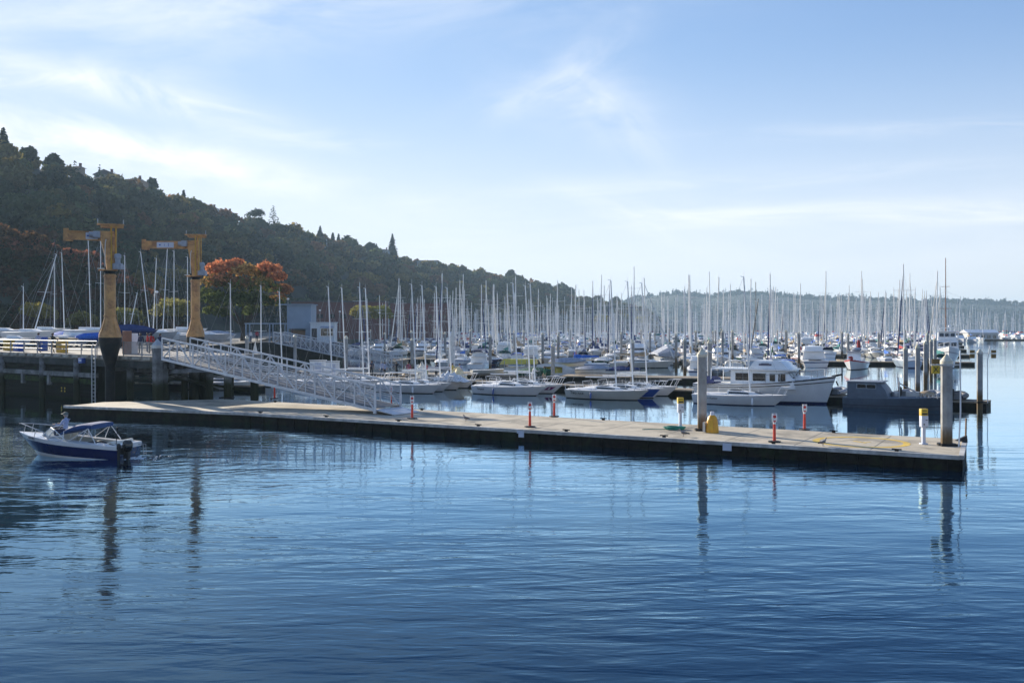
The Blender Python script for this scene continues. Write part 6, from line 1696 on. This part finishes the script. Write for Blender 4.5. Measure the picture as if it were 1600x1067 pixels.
# crews on the inner dock
def dock_y(X): 
    f_ = (X - H0[0]) / (H1[0] - H0[0]); return H0[1] + (H1[1] - H0[1]) * f_
for i, (px, off, yaw, sh, trs, pose, lab, hh) in enumerate([
    (583, -.3, -1.2, NAVYC, DARKC, 'bend', 'person in navy jacket bending, first of the crew on the inner dock', 1.8),
    (592, .5, 2.0, LIGHTBL, JEANS, 'stand', 'person in pale blue top behind the bending crew member', 1.7),
    (607, -.6, .8, LIGHTBL, DARKC, 'stand', 'person in blue top and black trousers standing apart on the inner dock', 1.7),
    (614, .6, -2.2, DARKC, DARKC, 'reach', 'person dressed in black beside the yellow bag', 1.75),
    (636, -.2, .2, TEALC, JEANS, 'bend', 'person in teal shirt stooping on the inner dock', 1.65),
    (643, -.5, -1.6, MAGC, DARKC, 'stand', 'person in maroon pink jacket seen from behind', 1.75),
    (656, .4, 1.2, DARKC, KHAKI, 'reach', 'person in dark top near the upright white sail', 1.75),
    (671, -.5, -1.0, CORAL, LIME, 'stand', 'person in coral shirt and lime trousers', 1.7),
    (679, .3, 2.4, cloth('maroon', (.12, .02, .03)), DARKC, 'stand', 'person in maroon top next to the coral shirt', 1.7),
    (684, -.2, .6, NAVYC, DARKC, 'stand', 'person in navy standing right of the maroon top', 1.78),
    (699, .4, -.4, cloth('brown', (.14, .06, .04)), JEANS, 'reach', 'person in brown top behind the crumpled sail', 1.7),
    (708, -.1, -1.7, YELC, KHAKI, 'reach', 'person in yellow vest handling the cream sail', 1.75),
    (721, -.3, -1.5, LILAC, DARKC, 'stand', 'person in lilac shirt and dark trousers at the right of the crew', 1.75)]):
    # solve the dock line for this photo column
    for Y in np.arange(70, 125, .1):
        X = (px - CX) / F * Y
        if Y > dock_y(X): break
    make_person(lab, (X + HN.x * off, Y + HN.y * off, .5), yaw, sh, trs, (HAIRD, HAIRG, HAIRD)[i % 3], pose, 'long' if i % 2 else 'short', h=hh)
q = at(851, 0, 91.6); make_person('person in dark green shirt and shorts before the grey covered dinghies', (q.x, 91.2, .5), 2.6, GREENC, KHAKI, HAIRD, 'stand', 'short', legs='short')
q = at(832, 0, 92.6); make_person('person in white leaning down beside the green shirt', (q.x, 92.4, .5), .6, WHITEC, WHITEC, HAIRD, 'bend')
q = at(986, 0, 103.2); make_person('person with bare arms crouched over near the navy covered dinghy', (q.x, 103.2, .5), 2.8, DARKC, DARKC, HAIRD, 'bend', 'short')
t = MB(); t.ell((0, 0, .16), (.32, .2, .2), 10, 6); t.path([(-.2, 0, .3), (-.1, 0, .42), (.1, 0, .42), (.2, 0, .3)], .02, 5)
q = at(620, 0, 97.5); tag(t.build('duffel_bag', YELLOW, None, (q.x, 105.3, .5)), 'yellow bag on the inner dock by the person in black', 'bag')
# ------------------------------------------------------------------ boats stored ashore in the yard
def yard_boat(label, px, Y, L, yaw, hullm, mast_top=None, mast_dx=0, cover=None, mast_m=MAST, wrap=None, up=1.1):
    """mast_top: photograph row of the masthead; mast_dx its lean in photograph columns"""
    q = at(px, 0, Y); B = L * .34; Hh = Hull(L, B, L * .10, L * .125, .35, .66, .44, L * .12, .05)
    t = thing('yard_boat', label, 'sailboat', (q.x, Y, LZ), yaw, 'boats stored ashore on the quay')
    if L < 5.3: up = .62
    ck = min(1.0, (L / 7.0) ** 1.6)
    b = MB(); Hh.fill(b, n=12, wl=.02, bottom=1)
    b.v = [(x, y, z + up) for x, y, z in b.v]; b.build('hull', [hullm, mat('pale_bottom', (.42, .43, .45), .6), DECKW], t)
    z = Hh.sheer(.5) + up
    b = MB(); b.loft([[(x, -hw, z - .03), (x, -hw * .8, z + h_), (x, hw * .8, z + h_), (x, hw, z - .03)] for x, hw, h_ in ((-L * .15, B * .26, .34), (L * .1, B * .25, .28), (L * .22, B * .14, .05))]); b.build('coachroof', DECKW, t)
    b = MB()
    b.bar((-L * .45, -.5, .42), (L * .55, -.12, .42), .10, .12); b.bar((-L * .45, .5, .42), (L * .55, .12, .42), .10, .12)
    for x in (-L * .3, L * .05): b.bar((x, -.8, .45), (x, .8, .45), .1, .1)
    for s_ in (-1, 1):
        for x in (-L * .3, L * .05): b.bar((x, .75 * s_, .45), (x, .55 * s_, up + .35), .08, .08)
    fr = b.build('trailer_frame', GALV, t, smooth=False)
    for s_ in (-1, 1):
        for x in (-L * .2, -L * .08):
            b = MB(); b.tube((x, s_ * .86, .31), (x, s_ * 1.04, .31), .30, n=14); b.build('wheel', BLACK, fr)
    if cover:
        b = MB(); b.loft([[(x, -w_ * B * .52, z - .12), (x, -w_ * B * .5, z + .12), (x, 0, z + h_ * ck), (x, w_ * B * .5, z + .12), (x, w_ * B * .52, z - .12)] for x, w_, h_ in ((-L * .49, .66, .3), (-L * .3, .9, .85), (0, 1.0, 1.0), (L * .25, .75, .7), (L * .44, .25, .3))]); b.build('cover', cover, t, angle=20)
    if mast_top:
        zt = EYE + (HY - mast_top) * Y / F; hgt = zt - LZ - z - .2
        me, m0, m1 = mast_mesh(hgt, .062, 0, (.5,), L * .08, z + .2, B, mast_m); o = link('mast', me, t)
        lean = mast_dx * Y / F / hgt
        if abs(mast_dx) > 3:
            ca, sa = math.cos(-yaw), math.sin(-yaw)
            for v in me.vertices:
                d_ = (v.co.z - m0.z) * lean; v.co.x += d_ * ca; v.co.y += d_ * sa
            m1 = Vector((m1.x + hgt * lean * ca, m1.y + hgt * lean * sa, m1.z))
        link('rigging', rig_mesh(m0, m1, Hh.pt(1, Hh.sheer(1)) + Vector((0, 0, up)), Vector((-L / 2, 0, z)), B, z, r=.009), t)
    return t
YB = [  # px, Y, L, yaw, hull, top, dx, cover, mast, label
    (2, 112, 7.5, .2, WHITE, None, 0, None, MAST, 'white hull at the very edge of the yard beyond the pier railing'),
    (30, 118, 7.3, -.1, WHITE, 448, 3, None, MAST, 'white yard boat with short slim mast at the edge of the yard'),
    (48, 104, 7.0, .15, WHITE, 398, 34, None, MAST, 'white yard boat with stout mast leaning far over'),
    (52, 112, 6.4, .1, WHITE, None, 0, BLUECLOTH, MAST, 'yard boat under bright blue and white cover'),
    (72, 125, 7.0, .0, WHITE, 374, 8, None, MASTD, 'yard boat with thin black raked mast'),
    (80, 130, 7.0, .1, WHITE, 405, 2, None, MAST, 'white yard boat with grey mast behind the black mast'),
    (93, 128, 7.3, -.1, WHITE, 395, -4, None, MAST, 'white yard boat whose mast stands alone before the nearer crane'),
    (108, 118, 6.0, .2, WHITE, None, 0, BLUECLOTH, MAST, 'low yard boat with royal blue cover'),
    (116, 110, 7.6, .12, WHITE, None, 0, None, MAST, 'long white yard boat with bowsprit tilted up'),
    (136, 122, 7.3, 0, WHITE, 376, -4, None, MAST, 'white yard boat with thin mast just before the nearer crane column'),
    (150, 118, 7.3, .1, WHITE, 373, 1, None, MAST, 'white yard boat with bright mast right against the nearer crane'),
    (153, 106, 5.4, .2, BLUE, None, 0, BLUECLOTH, MAST, 'bright blue covered dinghy left of the crane flare'),
    (190, 124, 7.3, .1, BLUE, 400, 3, None, MAST, 'blue hulled yard boat past the nearer crane'),
    (197, 118, 5.0, -.1, NAVY, 458, 14, NAVYCLOTH, MAST, 'dark blue yard boat with short leaning spar'),
    (205, 106, 5.6, .3, NAVY, None, 0, NAVYCLOTH, MAST, 'navy covered boat end on behind the white box'),
    (228, 122, 7.3, .0, WHITE, 394, -14, None, MAST, 'white yard boat with mast crossing under the farther crane jib'),
    (233, 130, 7.0, .0, WHITE, 404, 5, None, MAST, 'white yard boat with second mast under the crane jib tip'),
    (250, 120, 7.3, .1, WHITE, 389, 7, None, MAST, 'white yard boat with tall bright mast midway between cranes'),
    (266, 126, 7.3, -.1, WHITE, 392, 1, None, MAST, 'white yard boat with upright mast left of the farther crane'),
    (287, 130, 7.3, .1, WHITE, 402, 2, None, MAST, 'white yard boat with mast just left of the farther crane column'),
    (340, 128, 5.6, .1, WHITE, None, 0, GREYCLOTH, MAST, 'grey covered yard boat below the maple crown'),
    (322, 112, 7.2, -.1, WHITE, None, 0, None, MAST, 'white hull right of the farther crane base'),
    (22, 98, 4.2, .1, WHITE, None, 0, None, MAST, 'low white dinghy close behind the railing at the edge of the yard'),
    (100, 99, 3.6, .2, WHITE, None, 0, TANCLOTH, MAST, 'tan covered dinghy behind the two people at the rail'),
]
PALEGREY = mat('pale_grey_gelcoat', (.42, .45, .48), .35, var=.1)
for i_, (px, Y, L, yaw, hm, top, dx, cov, mm, lab) in enumerate(YB):
    if hm is WHITE and i_ % 4 == 1: hm = PALEGREY
    yard_boat(lab, px, Y, L * (.92, .8, 1.0, .86)[i_ % 4], yaw + BA * .3 + (0, .5, -.35, 1.25, .2)[i_ % 5] * (1 if L > 5 else 0), hm, top, dx, cov, mm, up=(1.1, .75, .95, .55, 1.25)[i_ % 5])
for px, Y, w_, h_, m_, lab in [(206, 80.5, .9, 1.7, SIGNW, 'white utility box behind the baluster fence'), (198.5, 79.5, .45, 1.9, mat('rusty_box', (.25, .12, .07), .7), 'narrow rust brown cabinet beside the white utility box'), (97, 83, .9, 1.0, YELLOWD, 'yellow winch housing behind the pier railing'), (14, 91, 1.1, 1.0, YELLOWD, 'yellow winch housing at the far edge of the pier'), (29, 88, .9, .8, BLUE, 'blue crate standing on the pier by the railing'), (66, 90, .9, 1.3, BLUE, 'blue barrel behind the person in grey blue')]:
    q = at(px, 0, Y); t = thing('dock_cabinet', lab, 'cabinet', (q.x, Y, LZ + .02), PA)
    b = MB(); b.box((0, 0, h_ / 2), (w_, .6, h_)); b.build('body', m_, t, bevel=.03)
    b = MB(); b.box((0, -.31, h_ * .5), (w_ * .7, .02, h_ * .7)); b.box((w_ * .2, -.33, h_ * .5), (.04, .03, .2)); b.build('door', m_, t)

# ------------------------------------------------------------------ the marina: rows of moored boats
DDIR = Vector((.985, -.172, 0)).normalized(); DN = Vector((-DDIR.y, DDIR.x, 0)); DANG = math.atan2(DDIR.y, DDIR.x)
S_PROT = []
def addp(desc, *a, **k): S_PROT.append((desc, sloop(*a, **k)))
PALEBLUE = mat('pale_blue_gelcoat', (.40, .48, .56), .3, var=.05)
DKGREEN = mat('dark_green_gelcoat', (.015, .07, .045), .25, var=.1)
addp('white sloop with navy sail cover', 10.0, WHITE, ANTIFOUL, DECKW, NAVYCLOTH, NAVYCLOTH, dodger=NAVYCLOTH)
addp('white sloop with bright blue sail cover', 9.4, WHITE, ANTIFOULB, DECKW, BLUECLOTH, None, stripe=BLUE)
addp('white sloop with teal sail cover', 10.6, WHITE, ANTIFOUL, DECKW, TEALCLOTH, WHITECLOTH, dodger=TEALCLOTH)
addp('white sloop with tan sail cover', 9.8, CREAM, ANTIFOUL, DECKW, TANCLOTH, WHITECLOTH)
addp('white sloop with bare white sail on its boom', 8.6, WHITE, ANTIFOULB, DECKW, WHITECLOTH, None, stripe=NAVY)
addp('navy hulled sloop', 11.2, NAVY, ANTIFOULR, DECKW, TANCLOTH, WHITECLOTH, dodger=TANCLOTH)
addp('white sloop with red sail cover', 9.2, WHITE, ANTIFOULR, DECKW, REDCLOTH, None, stripe=RED)
addp('tall white sloop with navy cover and spray hood', 12.0, WHITE, ANTIFOUL, DECKW, NAVYCLOTH, WHITECLOTH, dodger=NAVYCLOTH, stripe=NAVY)
addp('white sloop with green sail cover', 9.6, WHITE, ANTIFOUL, DECKW, GREENCLOTH, None, dodger=GREENCLOTH)
addp('pale blue sloop', 10.2, PALEBLUE, ANTIFOULB, DECKW, WHITECLOTH, NAVYCLOTH)
addp('white sloop with grey sail cover', 10.8, WHITE, ANTIFOUL, DECKW, GREYCLOTH, WHITECLOTH, dodger=GREYCLOTH)
addp('dark green sloop', 9.8, DKGREEN, ANTIFOULR, DECKW, TANCLOTH, None)
NS = len(S_PROT)
S_PROT.append(('white motor cruiser with flybridge', cruiser(10.5, WHITE, None, True, stripe=NAVY)))
S_PROT.append(('white motor cruiser with navy canvas', cruiser(9.5, WHITE, NAVYCLOTH, True)))
S_PROT.append(('white day cruiser with blue canvas top', cruiser(8.0, WHITE, BLUECLOTH, False, stripe=BLUE)))
S_PROT.append(('white day cruiser with pale canvas top', cruiser(8.6, CREAM, WHITECLOTH, False)))
TALL = ('extra tall masted white yacht', sloop(13.5, WHITE, ANTIFOUL, DECKW, NAVYCLOTH, WHITECLOTH, dodger=NAVYCLOTH, mastk=1.42, stripe=NAVY))
TALLD = ('extra tall dark masted yacht', sloop(13.5, WHITE, ANTIFOUL, DECKW, GREYCLOTH, None, mastk=1.45, mast_m=MASTD))
used = set()
ORD = 'zeroth first second third fourth fifth sixth seventh eighth ninth tenth eleventh twelfth thirteenth fourteenth fifteenth sixteenth seventeenth eighteenth nineteenth'.split()
TENS = {20: 'twenty', 30: 'thirty', 40: 'forty', 50: 'fifty'}; TENTH = {20: 'twentieth', 30: 'thirtieth', 40: 'fortieth', 50: 'fiftieth'}
def nth(i):
    if i < 20: return ORD[i]
    return TENTH[i // 10 * 10] if i % 10 == 0 else TENS[i // 10 * 10] + '-' + ORD[i % 10]
def place(desc, proto, loc, rz, label, group, sc):
    if proto.name not in used:
        used.add(proto.name); proto.location = loc; proto.rotation_euler = (random.uniform(-.02, .02), random.uniform(-.012, .012), rz); proto['label'] = label; proto['group'] = group; proto.scale = (sc,) * 3
        kd = kids(proto); _kids[proto.name] = [(c, kids(c)) for c in kd]
        return proto
    r = dup(proto, loc, rz, label, group, sc); r.rotation_euler = (random.uniform(-.02, .02), random.uniform(-.012, .012), rz)
    return r

ROWS = [158, 200, 245, 292, 345, 390, 435, 480, 530, 585, 645, 710]
pxL = {158: 628, 200: 545, 245: 560, 292: 560, 345: 575, 390: 585, 435: 595, 480: 600, 530: 610, 585: 625, 645: 660, 710: 700}
def pxR(Y): return 1455 if Y < 380 else (1500 if Y < 460 else 1640)
TALLS = [(948, 418, 0), (992, 416, 0), (1057, 391, 1), (1226, 404, 1), (1291, 440, 0), (1344, 423, 0), (1421, 440, 0), (768, 443, 0), (1110, 436, 0), (1181, 440, 1), (725, 436, 0)]
AVOID = [(1005, 1078, 158), (1305, 1400, 158), (1300, 1400, 130)]
far_mb = {}      # merged far boats: material -> MB
def far_boat(c, ang, L, cover_m, motor):
    ca, sa = math.cos(ang), math.sin(ang)
    def T(x, y, z): return (c.x + x * ca - y * sa, c.y + x * sa + y * ca, z)
    B = L * .32
    hm = far_mb.setdefault('w', MB())
    secs = [(-.5, .62), (-.2, .95), (.1, 1), (.33, .66), (.5, .04)]
    hm.loft([[T(x * L, -w_ * B / 2, L * .10 * (1 + .3 * (x + .5))), T(x * L * .95, -w_ * B * .36, 0), T(x * L * .95, w_ * B * .36, 0), T(x * L, w_ * B / 2, L * .10 * (1 + .3 * (x + .5)))] for x, w_ in secs])
    z = L * .10
    hm.loft([[T(x * L, -hw * B, z), T(x * L, -hw * B * .85, z + h_), T(x * L, hw * B * .85, z + h_), T(x * L, hw * B, z)] for x, hw, h_ in (((-.2, .32, L * .045), (.1, .30, L * .04), (.25, .15, .05)) if not motor else ((-.25, .4, L * .12), (.02, .4, L * .125), (.2, .3, .1)))])
    km = far_mb.setdefault(cover_m.name, MB())
    if not motor:
        h = L * 1.26 * random.uniform(.9, 1.12)
        far_mb.setdefault('m', MB()).tube(T(L * .07, 0, z), T(L * .05, 0, z + h), .10, .07, 5)
        fm = far_mb.setdefault('m', MB())
        for f_ in (.5,): fm.tube(T(L * .06, -B * .4, z + h * f_), T(L * .06, B * .4, z + h * f_), .03, n=3)
        km.loft([[T(x * L, -.16, z + L * .08), T(x * L, 0, z + L * .08 + hh), T(x * L, .16, z + L * .08)] for x, hh in ((.06, .62), (-.1, .42), (-.3, .25))])
        if random.random() < .5: far_mb.setdefault('m', MB()).tube(T(L * .49, 0, z + .2), T(L * .06, 0, z + h * .93), .06, .03, 4)
    else:
        km.loft([[T(x * L, -B * .36, z + L * .11), T(x * L, -B * .3, z + L * .17), T(x * L, B * .3, z + L * .17), T(x * L, B * .36, z + L * .11)] for x in (-.3, -.02)])

tall_done = set(); n_ind = 0
pile_a = make_pile((0, 0, .5), 5.0, .20, '', bracket=False, group='dock piles among the moored boats')
pile_first = True
PILES = []
for ri, Y0 in enumerate(ROWS):
    x0, x1 = (pxL[Y0] - 950) / F * Y0, (pxR(Y0) - 950) / F * Y0
    c0 = Vector(((950 - CX) / F * Y0, Y0, 0))
    step = 4.5; n_ = int((x1 - x0) / step)
    ind = ri < 4 or ri == 4
    if ri < 5:
        dock = walkway('main_dock', f'{["front", "second", "third", "fourth", "fifth"][ri]} long dock among the moored boats', [tuple((c0 + DDIR * (x0 - 3))[:2]), tuple((c0 + DDIR * (x1 + 3))[:2])], 2.6)
        fb_ = MB(); fb_.box((0, 0, .42), (1.0, 9.0, .12)); fb_.box((0, 0, .1), (.8, 8.8, .5)); fme = fb_.mesh('finger', WOODD, smooth=False)
    for side in (-1, 1):
        cnt = 0
        for i in range(n_):
            x = x0 + (i + .5) * step
            q = c0 + DDIR * x + DN * side * 7.0
            px = CX + F * q.x / q.y
            if side == -1 and ri < 5 and i % 2 == 0:
                for sd2 in (-1, 1):
                    e = c0 + DDIR * (x - step / 2) + DN * sd2 * 5.85; link('finger', fme, dock, e, DANG)
                if i % 4 == 0: PILES.append((c0 + DDIR * (x - step / 2) + DN * 1.65, ri))
                elif ri < 2 and i % 4 == 2: PILES.append((c0 + DDIR * (x - step / 2) - DN * 10.6, ri))
            if any(a < px < b_ and Y0 == yy for a, b_, yy in AVOID) and side == -1: continue
            if ri == 0 and side == -1 and px < 720: continue
            if random.random() < .05: continue
            ang = DANG + (R(90) if random.random() < .55 else R(-90)) + random.uniform(-.03, .03)
            q = q + DN * random.uniform(-.8, .8)
            tl = None
            if ri in (1, 2):
                for k_, (tx, ty, dk) in enumerate(TALLS):
                    if k_ not in tall_done and abs(px - tx) < 9 and (k_ % 2) == (ri - 1): tl = k_
            motor = random.random() < (.30 if ri == 0 else .2)
            if tl is not None:
                tall_done.add(tl); desc, pr_ = TALLD if TALLS[tl][2] else TALL
                Lp = 13.5; topz = EYE + (HY - TALLS[tl][1]) * q.y / F
                q.x = (TALLS[tl][0] - CX) / F * q.y
                sc = min(1.25, max(.8, topz / (Lp * (1.42 if not TALLS[tl][2] else 1.45) + 1.9)))
            else:
                desc, pr_ = random.choice(S_PROT[NS:]) if motor else S_PROT[int(random.random() ** 1.15 * NS)]
                sc = random.uniform(.84, 1.1)
                if ri == 0 and pr_ in (S_PROT[5][1], S_PROT[7][1]): sc = .82
            if ri < 4 or (ri == 4 and side == -1):
                cnt += 1; n_ind += 1
                lab = f'{desc}, {nth(cnt)} on {"near" if side < 0 else "far"} side of {ORD[ri + 1]} dock'
                place(desc, pr_, q, ang, lab, 'boats moored along the marina docks', sc)
            else:
                cm = random.choice([NAVYCLOTH, NAVYCLOTH, BLUECLOTH, WHITECLOTH, TANCLOTH, TEALCLOTH, GREYCLOTH, REDCLOTH])
                far_boat(q, ang, random.uniform(8.5, 12.5), cm, motor)
for pi, px, Y, da, sc, lab in [
    (NS, 1093, 117, 90, .85, 'flybridge cruiser moored on the dinghy dock just past the tall float pile'),
    (4, 1120, 116, -90, 1.0, 'sloop moored on the dinghy dock above the trawler yacht stern'),
    (NS + 3, 1146, 115, 90, .95, 'pale canvas day cruiser on the dinghy dock beside the black spar'),
    (0, 1205, 118, 90, .9, 'navy covered sloop on the dinghy dock above the trawler flybridge'),
    (NS + 2, 1232, 119, -90, .95, 'blue topped day cruiser at the end of the dinghy dock'),
    (3, 1003, 139, 3, .95, 'sloop lying broadside between dinghy dock and front dock'),
    (1, 905, 134, 183, .9, 'blue covered sloop lying broadside beyond the yellow dinghies'),
    (NS + 1, 752, 137, 92, .9, 'navy canvas cruiser stern on behind the hoisted white sail'),
    (9, 690, 136, -85, .95, 'pale blue sloop bow on behind the crew on the inner dock')]:
    desc, pr_ = S_PROT[pi]
    place(desc, pr_, Vector(((px - CX) / F * Y, Y, 0)), DANG + R(da), lab, 'boats moored along the marina docks', sc)
# anything of the prototypes not used yet is removed
for desc, pr_ in S_PROT + [TALL, TALLD]:
    if pr_.name not in used:
        for c in kids(pr_):
            for g in kids(c): bpy.data.objects.remove(g)
            bpy.data.objects.remove(c)
        bpy.data.objects.remove(pr_)
mm, order = MB(), []
for k_, mb_ in far_mb.items():
    order.append(WHITE if k_ == 'w' else (MAST if k_ == 'm' else _mats[k_]))
    mm.add(mb_.v, mb_.f, len(order) - 1)
tag(mm.build('far_moored_boats', order, smooth=False), 'the farther rows of moored boats reading as a mass of hulls and masts', 'boats', kind='stuff')

PILES += [(on(864, 598, .5), 0), (on(644, 578, .5), 0), (on(988, 600, .5), 0), (on(1415, 607, .5), 0), (on(1434, 612, .5), 0), (on(1446, 592, .5), 0), (on(1455, 580, .5), 0), (on(1461, 572, .5), 0), (on(461, 582, .5), 0), (on(386, 590, .5), 0), (on(541, 588, .5), 0), (on(1109, 606, .5), 0), (on(1070, 582, .5), 0), (on(766, 578, .5), 0), (on(848, 571, .5), 0), (on(1129, 567, .5), 0)]
_kids.pop(pile_a.name, None)
plab = set()
for i, (q, ri) in enumerate(PILES):
    px = CX + F * q.x / q.y
    tall_px = {864: 536, 644: 528, 988: 530, 1415: 541, 1434: 538, 1446: 533, 1455: 530, 1461: 528, 461: 522, 386: 524, 541: 524, 1109: 530, 1070: 528}
    spec = [(abs(px - k_), v) for k_, v in tall_px.items() if abs(px - k_) < 1.5 and q.y < 150]
    zt = EYE + (HY - spec[0][1]) * q.y / F if spec else 5.0 + random.uniform(-.3, .5)
    lab = f'pale dock pile with conical cap, {nth(i + 1) if i < 60 else "one"} of the piles counted from the front dock back' if False else None
    o = pile_a if i == 0 else dup(pile_a, (0, 0, 0), 0, '')
    o.location = (q.x, q.y, 0); o.scale = (1, 1, zt / 5.0)
    o['label'] = 'pale capped dock pile standing among the moored boats of the marina'; o['group'] = 'dock piles among the moored boats'

# black raked mast standing on the inner side, long boathouse, far breakwater
p = at(1172, 520, 170)
t = thing('dark_spar', 'black raked carbon mast rising above the trawler yacht', 'mast', (p.x, 170, 1.0))
b = MB(); b.tube((0, 0, 0), ((1181 - 1168) / F * 170, 0, EYE + (HY - 467) * 170 / F - 1), .13, .08, 8); b.build('spar', MASTD, t)
p = at(1537, 530, 420)
t = thing('boathouse', 'long low white boathouse on the far dock at the open water edge', 'building', (p.x, 424, 0))
b = MB(); b.box((0, 0, 1.6), (13, 7, 3.2)); b.build('wall', HOUSEW, t, smooth=False)
b = MB(); b.loft([[(x, -4, 3.2), (x, 0, 4.6), (x, 4, 3.2)] for x in (-7, 7)]); b.build('roof', WHITE, t, smooth=False)
for i in range(5): b = MB(); b.box((-5 + i * 2.5, -3.53, 1.5), (1.4, .1, 1.4)); b.build('window', DARKGLASS, t)
bw = MB(); rings = []
for i in range(60):
    x = 60 + i * 8; rings.append([(x, 700 - 5, -1), (x, 700 - 1.5 + random.uniform(-.5, .5), 2.0 + random.uniform(-.3, .3)), (x, 700 + 1.5, 2.0 + random.uniform(-.3, .3)), (x, 700 + 5, -1)])
bw.loft(rings); tag(bw.build('breakwater', SEAWALL, smooth=False), 'dark rock breakwater behind the farthest boats', 'breakwater')
walk = walkway('main_dock', 'far dock reaching out past the marina edge to the open water', [(150, 421), (260, 402)], 3.0)

# ------------------------------------------------------------------ haze
hz = bpy.data.materials.new('sea_haze'); hz.use_nodes = True
ht = NT(hz.node_tree); hz.node_tree.nodes.clear()
pv = ht.n('ShaderNodeVolumePrincipled'); pv.inputs['Color'].default_value = (.55, .78, 1.0, 1); pv.inputs['Density'].default_value = HAZE; pv.inputs['Anisotropy'].default_value = .2
ho = ht.n('ShaderNodeOutputMaterial'); ht.l(pv.outputs[0], ho.inputs['Volume'])
b = MB(); b.box((0, 1700, 64), (9000, 5600, 134)); o = b.build('haze', hz, smooth=False); tag(o, kind='stuff'); o.display_type = 'WIRE'
